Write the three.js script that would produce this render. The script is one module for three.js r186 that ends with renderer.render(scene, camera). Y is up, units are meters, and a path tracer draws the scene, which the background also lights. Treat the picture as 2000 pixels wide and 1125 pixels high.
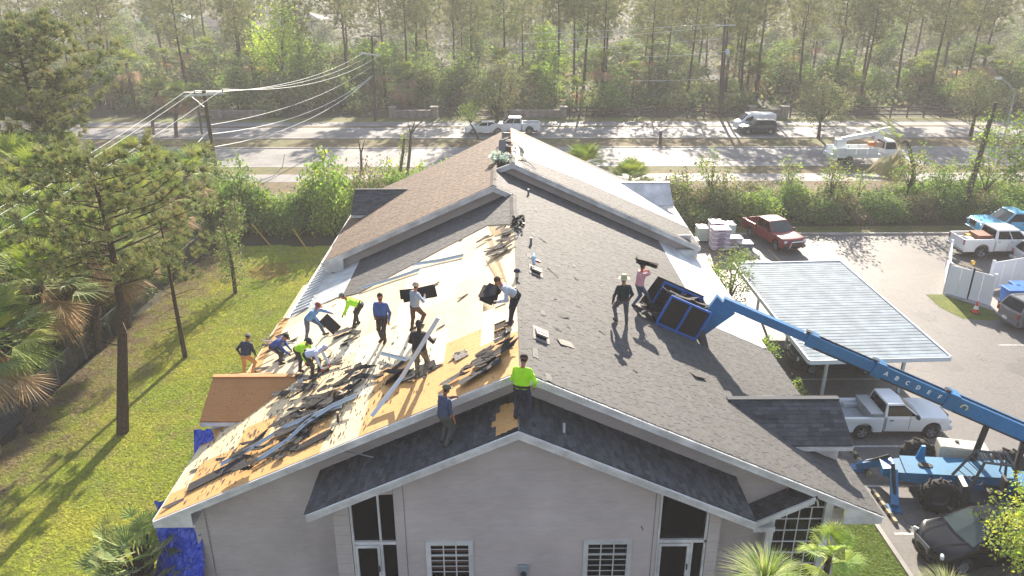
import * as THREE from 'three';
import { mergeGeometries, mergeVertices, toCreasedNormals } from 'three/addons/utils/BufferGeometryUtils.js';
import { RoundedBoxGeometry } from 'three/addons/geometries/RoundedBoxGeometry.js';
import { TextGeometry } from 'three/addons/geometries/TextGeometry.js';
import { FontLoader } from 'three/addons/loaders/FontLoader.js';

// ---------------------------------------------------------------- camera, sky, sun, exposure
const scene = new THREE.Scene();
const EYE = 18.0, FOCAL = 1500, PITCH = 0.393370, YAW = 0.0098517;      // focal length in pixels of a 2000 x 1125 picture
const camera = new THREE.PerspectiveCamera(2 * Math.atan(562.5 / FOCAL) * 180 / Math.PI, 2000 / 1125, 0.5, 2500);
camera.position.set(0, EYE, 0);
camera.rotation.order = 'YXZ';
camera.rotation.set(-PITCH, -YAW, 0);
const SUN_UP = 24.5 * Math.PI / 180, SUN_AZ = 8.5 * Math.PI / 180;
const sunDir = new THREE.Vector3(Math.sin(SUN_AZ) * Math.cos(SUN_UP), Math.sin(SUN_UP), -Math.cos(SUN_AZ) * Math.cos(SUN_UP));
{
  // hazy morning sky: warm white air at the horizon, soft blue overhead, a broad glow of haze round the sun
  const w = 512, h = 256, d = new Float32Array(w * h * 4), dir = new THREE.Vector3();
  for (let y = 0; y < h; y++) for (let x = 0; x < w; x++) {
    const lat = ((y + 0.5) / h - 0.5) * Math.PI, lon = ((x + 0.5) / w - 0.5) * 2 * Math.PI, o = (y * w + x) * 4;
    dir.set(Math.cos(lat) * Math.cos(lon), Math.sin(lat), Math.cos(lat) * Math.sin(lon));
    const up = Math.max(0, dir.y), t = Math.pow(1 - up, 3), c = Math.max(0, dir.dot(sunDir)), glow = 0.22 * Math.pow(c, 6) + 0.5 * Math.pow(c, 40);
    d[o] = 0.15 + 0.105 * t + glow * 1.0; d[o + 1] = 0.188 + 0.08 * t + glow * 0.93; d[o + 2] = 0.27 + 0.02 * t + glow * 0.82; d[o + 3] = 1;
  }
  const air = new THREE.DataTexture(d, w, h, THREE.RGBAFormat, THREE.FloatType);
  air.mapping = THREE.EquirectangularReflectionMapping; air.magFilter = air.minFilter = THREE.LinearFilter; air.colorSpace = THREE.LinearSRGBColorSpace; air.needsUpdate = true;
  scene.background = air; scene.environment = air;
}
const sun = new THREE.DirectionalLight(0xfff1de, 4.8);
sun.position.copy(sunDir).multiplyScalar(150).add(new THREE.Vector3(0, 0, -40));
sun.target.position.set(0, 0, -40);
sun.castShadow = true;
sun.shadow.mapSize.set(4096, 4096);
Object.assign(sun.shadow.camera, { left: -90, right: 90, top: 90, bottom: -90, near: 1, far: 400 });
scene.add(sun, sun.target);
const renderer = new THREE.WebGLRenderer({ antialias: true });
renderer.shadowMap.enabled = true;
renderer.toneMapping = THREE.LinearToneMapping;
renderer.toneMappingExposure = 3.3;
scene.fog = new THREE.FogExp2(0xeeebe8, 0.001);

// ---------------------------------------------------------------- small helpers
let seedState = 12345;
const seedRnd = (s) => { seedState = s | 0; };
const rnd = () => { seedState = (seedState + 0x6d2b79f5) | 0; let t = Math.imul(seedState ^ (seedState >>> 15), 1 | seedState); t = (t + Math.imul(t ^ (t >>> 7), 61 | t)) ^ t; return ((t ^ (t >>> 14)) >>> 0) / 4294967296; };
const rr = (a, b) => a + (b - a) * rnd();
const ri = (n) => Math.floor(rnd() * n);
const V = (x, y, z) => new THREE.Vector3(x, y, z);
const lerp = (a, b, t) => a + (b - a) * t, clamp = (x, a, b) => Math.min(b, Math.max(a, x));
const DEG = Math.PI / 180;
// a photo pixel to a point: on a level plane, on a plane of constant z, on a roof plane y = h + k (x - x0)
const fwd = V(Math.sin(YAW) * Math.cos(PITCH), -Math.sin(PITCH), -Math.cos(YAW) * Math.cos(PITCH));
const rgt = V(Math.cos(YAW), 0, Math.sin(YAW)), upv = new THREE.Vector3().crossVectors(rgt, fwd);
const ray = (u, v) => fwd.clone().addScaledVector(rgt, (u - 1000) / FOCAL).addScaledVector(upv, (562.5 - v) / FOCAL);
const atY = (u, v, y = 0) => { const d = ray(u, v), t = (y - EYE) / d.y; return V(d.x * t, y, d.z * t); };
const atZ = (u, v, z) => { const d = ray(u, v), t = z / d.z; return V(d.x * t, EYE + d.y * t, z); };
const onSlope = (u, v, [x0, h, k]) => { const d = ray(u, v), t = (EYE - h + k * x0) / (k * d.x - d.y); return V(d.x * t, EYE + d.y * t, d.z * t); };

const taken = {};
const numbered = (n) => { taken[n] = (taken[n] || 0) + 1; return taken[n] === 1 ? n : n + '_' + String(taken[n] - 1).padStart(3, '0'); };
function setup(o) { o.traverse((m) => { if (m.isMesh) { m.castShadow = true; m.receiveShadow = true; } }); return o; }
function tag(o, label, category, group, kind) {
  o.userData = { label, category };
  if (group) o.userData.group = group;
  if (kind) o.userData.kind = kind;
  return o;
}
function thing(name, label, category, pos = [0, 0, 0], turn = 0, group) {
  const o = new THREE.Group();
  o.name = numbered(name); o.position.set(...pos); o.rotation.y = turn;
  scene.add(o);
  return tag(o, label, category, group);
}
function part(name, g, m, parent) {
  const mesh = new THREE.Mesh(g instanceof Geo ? g.build() : g, m);
  mesh.name = name; mesh.castShadow = mesh.receiveShadow = true;
  if (parent) parent.add(mesh); else { mesh.name = numbered(name); scene.add(mesh); }
  return mesh;
}
const struct = (name, g, m, label, category) => { const o = part(name, g, m); tag(o, label, category || name.replace(/_/g, ' '), null, 'structure'); return o; };
function copyOf(o, label, group) {
  const c = o.clone();
  c.name = numbered(o.name.replace(/_\d{3}$/, ''));
  c.userData = { ...o.userData };
  if (label) c.userData.label = label;
  if (group) c.userData.group = group;
  scene.add(c);
  return c;
}

// triangle soup with uv in metres, taken from the two axes a face lies along most
class Geo {
  constructor() { this.p = []; this.u = []; this.c = []; this.hasC = false; this.col = [1, 1, 1]; this.m = null; }
  at(m) { this.m = m; return this; }
  tint(c) { this.hasC = true; this.col = c; return this; }
  tri(a, b, c) {
    const A = this.m ? a.clone().applyMatrix4(this.m) : a, B = this.m ? b.clone().applyMatrix4(this.m) : b, C = this.m ? c.clone().applyMatrix4(this.m) : c;
    const nx = Math.abs((b.y - a.y) * (c.z - a.z) - (b.z - a.z) * (c.y - a.y)), ny = Math.abs((b.z - a.z) * (c.x - a.x) - (b.x - a.x) * (c.z - a.z)), nz = Math.abs((b.x - a.x) * (c.y - a.y) - (b.y - a.y) * (c.x - a.x));
    for (const [P, q] of [[A, a], [B, b], [C, c]]) {
      this.p.push(P.x, P.y, P.z);
      if (ny >= nx && ny >= nz) this.u.push(q.x, q.z); else if (nx >= nz) this.u.push(q.z, q.y); else this.u.push(q.x, q.y);
      this.c.push(...this.col);
    }
    return this;
  }
  quad(a, b, c, d) { this.tri(a, b, c); this.tri(a, c, d); return this; }
  box(x0, x1, y0, y1, z0, z1) {
    const p = [V(x0, y0, z0), V(x1, y0, z0), V(x1, y1, z0), V(x0, y1, z0), V(x0, y0, z1), V(x1, y0, z1), V(x1, y1, z1), V(x0, y1, z1)];
    return this.hexa(p);
  }
  hexa(p) {   // bottom-back ring 0-3, front ring 4-7
    this.quad(p[4], p[5], p[6], p[7]); this.quad(p[1], p[0], p[3], p[2]); this.quad(p[0], p[4], p[7], p[3]);
    this.quad(p[5], p[1], p[2], p[6]); this.quad(p[3], p[7], p[6], p[2]); this.quad(p[0], p[1], p[5], p[4]);
    return this;
  }
  beam(a, b, w, h, up = V(0, 1, 0)) {   // a bar of w x h from a to b
    const d = b.clone().sub(a).normalize(), s = new THREE.Vector3().crossVectors(d, up).normalize(), u = new THREE.Vector3().crossVectors(s, d);
    const c = (o, i, j) => o.clone().addScaledVector(s, i * w / 2).addScaledVector(u, j * h / 2);
    return this.hexa([c(a, -1, -1), c(a, 1, -1), c(a, 1, 1), c(a, -1, 1), c(b, -1, -1), c(b, 1, -1), c(b, 1, 1), c(b, -1, 1)]);
  }
  tube(pts, rad, n = 8, cap = true) {
    const rings = [];
    let ref = V(0, 1, 0);
    for (let i = 0; i < pts.length; i++) {
      const d = pts[Math.min(i + 1, pts.length - 1)].clone().sub(pts[Math.max(i - 1, 0)]).normalize();
      if (i === 0 && Math.abs(d.y) > 0.9) ref = V(1, 0, 0);
      const s = new THREE.Vector3().crossVectors(d, ref).normalize(), u = new THREE.Vector3().crossVectors(s, d).normalize();
      ref = u;
      const r = Array.isArray(rad) ? rad[i] : rad, ring = [];
      for (let k = 0; k < n; k++) { const a = k / n * 2 * Math.PI; ring.push(pts[i].clone().addScaledVector(s, Math.cos(a) * r).addScaledVector(u, Math.sin(a) * r)); }
      rings.push(ring);
    }
    for (let i = 0; i + 1 < rings.length; i++) for (let k = 0; k < n; k++) this.quad(rings[i][k], rings[i][(k + 1) % n], rings[i + 1][(k + 1) % n], rings[i + 1][k]);
    if (cap) for (const [ring, f] of [[rings[0], 1], [rings[rings.length - 1], -1]]) for (let k = 1; k + 1 < n; k++) f > 0 ? this.tri(ring[0], ring[k + 1], ring[k]) : this.tri(ring[0], ring[k], ring[k + 1]);
    return this;
  }
  poly(pts) { for (let k = 1; k + 1 < pts.length; k++) this.tri(pts[0], pts[k], pts[k + 1]); return this; }   // convex
  slab(pts, t) {   // convex polygon pushed along vector t
    const q = pts.map((p) => p.clone().add(t));
    this.poly(q); this.poly([...pts].reverse());
    for (let k = 0; k < pts.length; k++) { const j = (k + 1) % pts.length; this.quad(pts[k], pts[j], q[j], q[k]); }
    return this;
  }
  build(smooth = 0) {
    let g = new THREE.BufferGeometry();
    g.setAttribute('position', new THREE.Float32BufferAttribute(this.p, 3));
    g.setAttribute('uv', new THREE.Float32BufferAttribute(this.u, 2));
    if (this.hasC) g.setAttribute('color', new THREE.Float32BufferAttribute(this.c, 3));
    if (smooth) g = toCreasedNormals(g, smooth); else g.computeVertexNormals();
    return g;
  }
}
const add = (g, geom, m) => { if (m) geom.applyMatrix4(m); return geom; };
const mat4 = (x, y, z, rx = 0, ry = 0, rz = 0, s = 1) => new THREE.Matrix4().compose(V(x, y, z), new THREE.Quaternion().setFromEuler(new THREE.Euler(rx, ry, rz, 'YXZ')), typeof s === 'number' ? V(s, s, s) : V(...s));
const plainMerge = (list) => mergeGeometries(list.map((g) => { const q = g.index ? g.toNonIndexed() : g; for (const k of Object.keys(q.attributes)) if (!['position', 'normal', 'uv'].includes(k)) q.deleteAttribute(k); return q; }));

// ---------------------------------------------------------------- computed textures
const lattice = {};
function vnoise(x, y, per, s) {   // value noise that repeats after per cells
  const k = per + '_' + s;
  if (!lattice[k]) { const old = seedState; seedRnd(s * 7919 + per); lattice[k] = Float32Array.from({ length: per * per }, () => rnd()); seedState = old; }
  const L = lattice[k], xi = Math.floor(x), yi = Math.floor(y), fx = x - xi, fy = y - yi, sx = fx * fx * (3 - 2 * fx), sy = fy * fy * (3 - 2 * fy);
  const w = (a) => ((a % per) + per) % per, x0 = w(xi), x1 = w(xi + 1), y0 = w(yi) * per, y1 = w(yi + 1) * per;
  return lerp(lerp(L[y0 + x0], L[y0 + x1], sx), lerp(L[y1 + x0], L[y1 + x1], sx), sy);
}
const fbm = (u, v, per, oct, s) => { let a = 0.5, t = 0, n = 0; for (let o = 0; o < oct; o++) { t += a * vnoise(u * per, v * per, per, s + o); n += a; a *= 0.55; per *= 2; } return t / n; };
function tex(size, f, srgb = true, metres = 1) {
  const d = new Uint8Array(size * size * 4);
  for (let y = 0; y < size; y++) for (let x = 0; x < size; x++) { const c = f(x / size, y / size), o = (y * size + x) * 4; for (let k = 0; k < 3; k++) d[o + k] = clamp(Math.round((typeof c === 'number' ? c : c[k]) * 255), 0, 255); d[o + 3] = 255; }
  const t = new THREE.DataTexture(d, size, size);
  t.wrapS = t.wrapT = THREE.RepeatWrapping; t.magFilter = THREE.LinearFilter; t.minFilter = THREE.LinearMipmapLinearFilter; t.generateMipmaps = true;
  if (srgb) t.colorSpace = THREE.SRGBColorSpace;
  t.repeat.set(1 / metres, 1 / metres); t.needsUpdate = true;
  return t;
}
const scaled = (t, m) => { const c = t.clone(); c.repeat.set(1 / m, 1 / m); return c; };
const hexmix = (a, b, t) => [lerp(a[0], b[0], t), lerp(a[1], b[1], t), lerp(a[2], b[2], t)];
const T = {
  grain: tex(256, (u, v) => 0.78 + 0.44 * (fbm(u, v, 32, 3, 1) - 0.5) + 0.22 * (fbm(u, v, 4, 3, 5) - 0.5), true, 2),
  grainBump: tex(256, (u, v) => fbm(u, v, 64, 2, 2), false, 1),
  blotch: tex(512, (u, v) => 0.86 + 0.34 * (fbm(u, v, 6, 5, 11) - 0.5) + 0.1 * (fbm(u, v, 128, 2, 12) - 0.5), true, 9),
  asphalt: tex(512, (u, v) => { const s = fbm(u, v, 128, 2, 21); return 0.8 + 0.5 * (fbm(u, v, 4, 5, 20) - 0.5) + 0.3 * (s - 0.5) + (s > 0.72 ? 0.1 : 0); }, true, 6),
  siding: tex(256, (u, v) => 0.88 + 0.07 * (fbm(u, v * 4, 16, 3, 31) - 0.5) + 0.12 * (fbm(u, v, 4, 3, 33) - 0.5), true, 3.7),
  bark: tex(256, (u, v) => 0.62 + 0.8 * (fbm(u * 4, v, 16, 3, 41) - 0.5) + 0.4 * (fbm(u, v, 8, 3, 42) - 0.5), true, 0.7),
  grass: tex(512, (u, v) => { const a = fbm(u, v, 96, 2, 51), b = fbm(u, v, 5, 4, 53); return [0.74 + 0.62 * (a - 0.5) + 0.3 * (b - 0.5), 0.76 + 0.55 * (a - 0.5) + 0.22 * (b - 0.5), 0.66 + 0.5 * (a - 0.5)]; }, true, 3.1),
  grassBump: tex(256, (u, v) => fbm(u, v, 48, 2, 51), false, 1.4),
  cloth: tex(128, (u, v) => 0.8 + 0.5 * (fbm(u, v, 8, 4, 61) - 0.5), true, 0.5),
};
T.lot = tex(1024, (u, v) => { const s = fbm(u, v, 256, 2, 81), c = Math.abs(fbm(u, v, 5, 5, 83) - 0.5), c2 = Math.abs(fbm(u, v, 9, 4, 87) - 0.5), o = fbm(u, v, 14, 3, 91); let k = 0.86 + 0.22 * (fbm(u, v, 6, 5, 85) - 0.5) + 0.2 * (s - 0.5); if (c < 0.0022) k *= 0.72; if (c2 < 0.0016) k *= 0.8; if (o > 0.7) k *= 0.9; return [k, k * 0.985, k * 0.97]; }, true, 22);
T.ply = tex(512, (u, v) => {
  const g = fbm(u * 0.5 + 0.12 * fbm(u, v, 3, 2, 70), v * 6, 6, 4, 71), s = Math.sin((v * 26 + 5 * fbm(u, v, 3, 3, 72)) * 6.28) * 0.5 + 0.5, k = fbm(u, v, 40, 2, 73);
  const t = 0.55 * g + 0.25 * s * fbm(u, v, 4, 2, 74) + 0.2 * k, b = k > 0.8 ? 0.6 : 1;
  return [b * lerp(1.0, 0.86, t), b * lerp(0.98, 0.78, t), b * lerp(0.92, 0.66, t)];
}, true, 1.3);
const S = (hex, roughness = 0.8, o = {}) => new THREE.MeshStandardMaterial({ color: hex, roughness, ...o });
const P = (hex, roughness = 0.5, o = {}) => new THREE.MeshPhysicalMaterial({ color: hex, roughness, ...o });
const M = {
  white: S(0xe6e6e2, 0.55, { map: T.blotch }), fascia: S(0xeeeeea, 0.6, { map: scaled(T.blotch, 3) }), wall: S(0xd2c6bf, 0.85, { map: T.siding }), wallTrim: S(0xd1c8c2, 0.85, { map: T.siding }),
  shingle: S(0xffffff, 0.82, { vertexColors: true, map: scaled(T.grain, 0.7), bumpMap: scaled(T.grainBump, 0.4), bumpScale: 0.004 }),
  ply: S(0xfaf3e4, 0.6, { map: T.ply }), plyB: S(0xf4e6cc, 0.62, { map: T.ply }), plyC: S(0xe0b67e, 0.66, { map: T.ply }), plyOld: S(0xbd8d5e, 0.75, { map: T.ply }),
  metalRoof: S(0xdfe4e6, 0.42, { metalness: 0.05, map: scaled(T.blotch, 2.5) }), underlay: S(0xe4e4e2, 0.42, { map: scaled(T.blotch, 4) }),
  glass: P(0x0b0e12, 0.08, { ior: 1.3 }), screen: S(0x12100f, 0.7), steel: S(0x9aa0a4, 0.4, { metalness: 0.7 }), black: S(0x101113, 0.7), rubber: S(0x17171a, 0.85),
  asphalt: S(0x706e6d, 0.6, { map: T.lot, bumpMap: scaled(T.grainBump, 0.8), bumpScale: 0.004 }), road: S(0x8c8a88, 0.78, { map: scaled(T.asphalt, 11), bumpMap: scaled(T.grainBump, 1), bumpScale: 0.004 }), paint: S(0xd8d8d4, 0.6, { map: T.grain }), paintY: S(0xcbb27a, 0.6, { map: T.grain }), concrete: S(0xb4afa8, 0.75, { map: T.blotch }),
  bark: S(0x6b5647, 0.95, { map: T.bark }), barkGrey: S(0x80756b, 0.95, { map: T.bark }), wood: S(0x7a6a5c, 0.9, { map: T.bark }),
};
// ---------------------------------------------------------------- ground, roads, car park
const N2 = (x, z, s, seed = 3) => fbm((x / s + 500) / 64, (z / s + 500) / 64, 64, 3, 300 + seed);   // world noise, feature size s
function sheet(x0, x1, z0, z1, step, y, col, inside) {
  const g = new Geo(), nx = Math.max(1, Math.round((x1 - x0) / step)), nz = Math.max(1, Math.round((z1 - z0) / step));
  const c = (i, j) => { const x = lerp(x0, x1, i / nx), z = lerp(z0, z1, j / nz); return V(x, y, z); };
  const pos = [], uv = [], cc = [], idx = [];
  for (let j = 0; j <= nz; j++) for (let i = 0; i <= nx; i++) { const p = c(i, j), k = col ? col(p.x, p.z) : [1, 1, 1]; pos.push(p.x, p.y, p.z); uv.push(p.x, p.z); cc.push(...k); }
  for (let j = 0; j < nz; j++) for (let i = 0; i < nx; i++) {
    const a = j * (nx + 1) + i, m = c(i + 0.5, j + 0.5);
    if (inside && !inside(m.x, m.z)) continue;
    idx.push(a, a + nx + 1, a + nx + 2, a, a + nx + 2, a + 1);
  }
  const b = new THREE.BufferGeometry();
  b.setAttribute('position', new THREE.Float32BufferAttribute(pos, 3)); b.setAttribute('uv', new THREE.Float32BufferAttribute(uv, 2)); b.setAttribute('color', new THREE.Float32BufferAttribute(cc, 3));
  b.setIndex(idx); b.computeVertexNormals();
  return b;
}
const mix3 = (a, b, t) => [lerp(a[0], b[0], t), lerp(a[1], b[1], t), lerp(a[2], b[2], t)];
const soil = S(0xffffff, 0.95, { vertexColors: true, map: scaled(T.grass, 4.3), bumpMap: T.grassBump, bumpScale: 0.03 });
const turf = S(0xffffff, 0.92, { vertexColors: true, map: T.grass, bumpMap: T.grassBump, bumpScale: 0.035 });
struct('ground', sheet(-700, 700, -1300, 40, 10, -0.02, (x, z) => mix3([0.06, 0.05, 0.035], [0.05, 0.06, 0.022], clamp(N2(x, z, 14) * 2.4 - 0.7, 0, 1))), soil, 'brown and olive leaf-littered soil under everything', 'ground');
const lawnCol = (x, z) => {
  const a = N2(x, z, 2.2), b = N2(x, z, 0.7, 9), e = clamp((x + 19.9 + 1.4 * (N2(x, z, 1.6, 4) - 0.5)) / 3.2, 0, 1);
  let c = mix3([0.36, 0.43, 0.012], [0.49, 0.48, 0.03], clamp(a * 2.2 - 0.6, 0, 1));
  c = mix3(c, [0.24, 0.28, 0.016], clamp(b * 2.6 - 1.5, 0, 0.8));
  c = mix3(c, [0.46, 0.37, 0.12], clamp((N2(x, z, 0.45, 12) - 0.56) * 5, 0, 0.55) * clamp((N2(x, z, 3.1, 13) - 0.4) * 5, 0, 1));      // straw showing in thin turf
  c = mix3([0.30, 0.22, 0.12], c, clamp(e + (b - 0.45) * 1.6, 0, 1));           // bare, strawy earth along the wire fence
  if (Math.hypot((x + 15.2) / 1.3, (z + 46.3) / 1.4) < 0.8 + 0.5 * b) c = mix3(c, [0.42, 0.24, 0.06], 0.55);
  return c;
};
const lawnEdge = (x, z) => x > -20.5 + 1.1 * (N2(x, z, 1.3, 6) - 0.5) + (z < -49 ? (-49 - z) * 1.2 : 0) && z > -51.2 + 0.9 * (N2(x, z, 1.6, 8) - 0.5);
struct('lawn', sheet(-22.5, -6, -52.5, -6, 0.25, 0, lawnCol, lawnEdge), turf, 'sunlit yellow-green lawn beside the building', 'lawn');
struct('lawn', sheet(8.2, 13.05, -52.5, -6, 0.25, 0, (x, z) => mix3([0.2, 0.3, 0.012], [0.34, 0.4, 0.02], clamp(N2(x, z, 0.9) * 2 - 0.5, 0, 1))), turf, 'narrow strip of bright grass between the building and the car park', 'lawn');
// road verges and median: dead brown grass with green patches
const vergeCol = (x, z) => mix3([0.24, 0.165, 0.10], [0.19, 0.20, 0.05], clamp(N2(x, z, 3.5, 2) * 3 - 1.45, 0, 1));
const verge = (z0, z1, label) => struct('verge', sheet(-160, 160, z0, z1, 1.1, -0.008, vergeCol), turf, label, 'verge');
verge(-74.7, -71.7, 'dry brown grass strip between the pavement and the near carriageway');
verge(-88.4, -83.1, 'dry brown grass median between the two carriageways');
verge(-95.9, -94.9, 'thin grass strip between the far carriageway and its pavement');
struct('verge', sheet(-160, 160, -101.8, -98.9, 1.1, -0.008, (x, z) => mix3([0.24, 0.20, 0.08], [0.20, 0.24, 0.03], clamp(N2(x, z, 4, 2) * 3 - 1.1, 0, 1))), turf, 'green grass strip in front of the rail fence', 'verge');
struct('verge', sheet(-160, 160, -68.8, -62, 1.1, -0.008, vergeCol), turf, 'dry brown bank between the hedges and the pavement', 'verge');
const flat = (x0, x1, z0, z1, y, step = 8) => sheet(x0, x1, z0, z1, step, y);
struct('pavement', flat(-160, 160, -71.7, -68.8, 0.004), M.road, 'grey footpath running along the near side of the road', 'pavement');
struct('road', flat(-160, 160, -83.1, -74.7, 0), M.road, 'near carriageway of pale sunlit asphalt', 'road');
struct('road', flat(-160, 160, -94.9, -88.4, 0), M.road, 'far carriageway of pale sunlit asphalt beyond the median', 'road');
struct('pavement', flat(-160, 160, -98.9, -95.9, 0.004), M.road, 'grey footpath between the far carriageway and the rail fence', 'pavement');
for (const [z0, z1, l] of [[-83.35, -83.1, 'kerb on the near side of the median'], [-88.4, -88.2, 'kerb on the far side of the median']]) struct('kerb', new Geo().box(-160, 160, -0.05, 0.09, z0, z1), M.concrete, 'long concrete ' + l, 'kerb');
const lines = (name, list, m, label) => list.forEach((q) => struct(name, flat(...q, 0.008, 20), m, label, 'road marking'));
lines('road_marking', [[-160, 160, -75.05, -74.9]], M.paint, 'solid white edge line on the near carriageway beside its verge');
lines('road_marking', [[-160, 160, -82.9, -82.75]], M.paint, 'solid white line on the near carriageway beside the median');
lines('road_marking', [[-160, 160, -94.7, -94.55]], M.paint, 'solid white edge line at the far rim of the far carriageway');
lines('road_marking', [[-160, 160, -88.75, -88.6]], M.paint, 'solid white line on the far carriageway beside the median');
for (let k = -9; k < 10; k++) {
  tag(struct('lane_dash', flat(k * 12.2 - 22.8, k * 12.2 - 19.2, -79.0, -78.87, 0.008), M.paint, 'x'), 'white lane dash in the middle of the near carriageway', 'road marking', 'lane dashes of the near carriageway', 'structure');
  tag(struct('lane_dash', flat(k * 12.2 - 14.8, k * 12.2 - 11.2, -91.7, -91.58, 0.008), M.paint, 'x'), 'white lane dash in the middle of the far carriageway', 'road marking', 'lane dashes of the far carriageway', 'structure');
}
// car park
struct('car_park', sheet(13.05, 70, -53.3, 10, 0.7, 0.004, null, null), M.asphalt, 'light grey asphalt car park', 'car park');
struct('kerb', new Geo().box(13.9, 70, -0.05, 0.12, -53.5, -53.3), M.concrete, 'concrete kerb between the car park and the hedge', 'kerb');
struct('kerb', new Geo().box(12.9, 13.05, -0.05, 0.07, -37, -6), M.concrete, 'concrete kerb along the grass strip beside the building', 'kerb');
struct('verge', sheet(13.05, 70, -55.3, -53.5, 0.6, 0.03, (x, z) => mix3([0.17, 0.2, 0.03], [0.2, 0.15, 0.07], N2(x, z, 1.5))), turf, 'grass edging behind the car park kerb', 'verge');
const mark = (a, b, w, m, label, group) => {
  const d = b.clone().sub(a).normalize(), s = V(-d.z, 0, d.x).multiplyScalar(w / 2), h = V(0, 0.008, 0);
  const o = struct('bay_line', new Geo().poly([a.clone().add(s).add(h), b.clone().add(s).add(h), b.clone().sub(s).add(h), a.clone().sub(s).add(h)]), m, label, 'parking line');
  o.userData.group = group; return o;
};
for (const z of [-39.4, -36.9, -34.4, -31.9, -29.1, -26.35, -23.75, -21.1, -18.5]) mark(V(13.4, 0, z), V(18.5, 0, z), 0.11, M.paint, 'white bay line painted beside the building', 'bay lines along the building');
for (const [u0, v0, u1, v1] of [[1350, 478, 1560, 548], [1470, 483, 1500, 503], [1440, 490, 1480, 512], [1500, 487, 1530, 516]]) mark(atY(u0, v0), atY(u1, v1), 0.11, M.paintY, 'cream bay line painted near the shingle pallets', 'angled lines by the pallets');
mark(atY(1950, 674), atY(2040, 674), 0.12, M.paint, 'short white bay line behind the grey crossover', 'bay lines opposite');
// wheel stops: dark and cream bands
const stopMat = [S(0x3a3936, 0.85, { map: T.grain }), S(0xc9bb95, 0.8, { map: T.grain })];
const stopSpots = [[14.0, -25.2], [13.68, -22.5], [13.7, -30.4], [13.7, -35.2, 0.06]];
const stopLabels = ['banded concrete wheel stop in front of the blue machine', 'banded concrete wheel stop ahead of the black saloon', 'banded concrete wheel stop under the carport roof edge', 'pale worn wheel stop by the shrubs beside the carport'];
stopSpots.forEach(([x, z, a = 0], i) => {
  const t = thing('wheel_stop', stopLabels[i], 'wheel stop', [x, 0.004, z], a, 'wheel stops');
  for (let k = 0; k < 8; k++) { const z0 = -0.9 + k * 0.225; part('band', new Geo().hexa([V(-0.09, 0, z0), V(0.09, 0, z0), V(0.06, 0.13, z0), V(-0.06, 0.13, z0), V(-0.09, 0, z0 + 0.225), V(0.09, 0, z0 + 0.225), V(0.06, 0.13, z0 + 0.225), V(-0.06, 0.13, z0 + 0.225)]), stopMat[i === 3 ? 1 : k % 2], t); }
});
// the small island of grass with a concrete pad by the bin enclosure
{
  const pts = [[1808, 575], [1835, 600], [1880, 622], [1935, 626], [2010, 615], [2010, 600], [1940, 605], [1880, 590], [1845, 575]].map(([u, v]) => atY(u, v, 0.012));
  const sh = new Geo();
  const cen = atY(1880, 605, 0.06);
  for (let k = 0; k < pts.length; k++) sh.tri(cen, pts[(k + 1) % pts.length], pts[k]);
  sh.tint([0.2, 0.24, 0.02]); sh.c = sh.p.map((_, i) => [0.2, 0.24, 0.02][i % 3]);
  struct('grass_island', sh, turf, 'tapered patch of grass on the asphalt below the white bin enclosure', 'grass island');
  const q = [[1845, 577], [1870, 567], [2040, 600], [2040, 640]].map(([u, v]) => atY(u, v, 0.03));
  struct('concrete_pad', new Geo().slab([...q].reverse(), V(0, 0.05, 0)), M.concrete, 'pale concrete pad under the white bin enclosure', 'pad');
}
// ---------------------------------------------------------------- the building
const K = 0.4576, XA = 0.39, HA = 8.2, ZF = -17.9, ZW = -18.6, ZB = -35.2, ZBW = -35.65, ZC = -38.3, ZCW = -38.75, ZE = -47.6;
const AL = [XA, HA, K], AR = [XA, HA, -K], XB = -0.54, HB = 8.62, BL = [XB, HB, K], XC = 0.4, HC = 8.98, CR = [XC, HC, -K];
const hy = ([x0, h, k], x) => h + k * (x - x0);
const bld = thing('office_building', 'long grey single-storey building with stepped gable roof half stripped of shingles', 'building');
// slope polygon in plan (x, z) -> thick deck
function deck(name, P4, plan, m, parent, t = 0.14, lift = 0) {
  const n = V(-P4[2], 1, 0).normalize(), g = new Geo();
  g.slab(plan.map(([x, z]) => V(x, hy(P4, x), z).addScaledVector(n, lift - t)), n.clone().multiplyScalar(t));
  return part(name, g, m, parent);
}
// where a line across the slope at a given x cuts a plan polygon
function cuts(plan, x) {
  const s = [];
  for (let k = 0; k < plan.length; k++) { const [ax, az] = plan[k], [bx, bz] = plan[(k + 1) % plan.length]; if ((ax <= x) !== (bx <= x)) s.push(az + (bz - az) * (x - ax) / (bx - ax)); }
  s.sort((a, b) => a - b);
  const out = []; for (let k = 0; k + 1 < s.length; k += 2) out.push([s[k], s[k + 1]]);
  return out;
}
const tabShapes = {};
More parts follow.
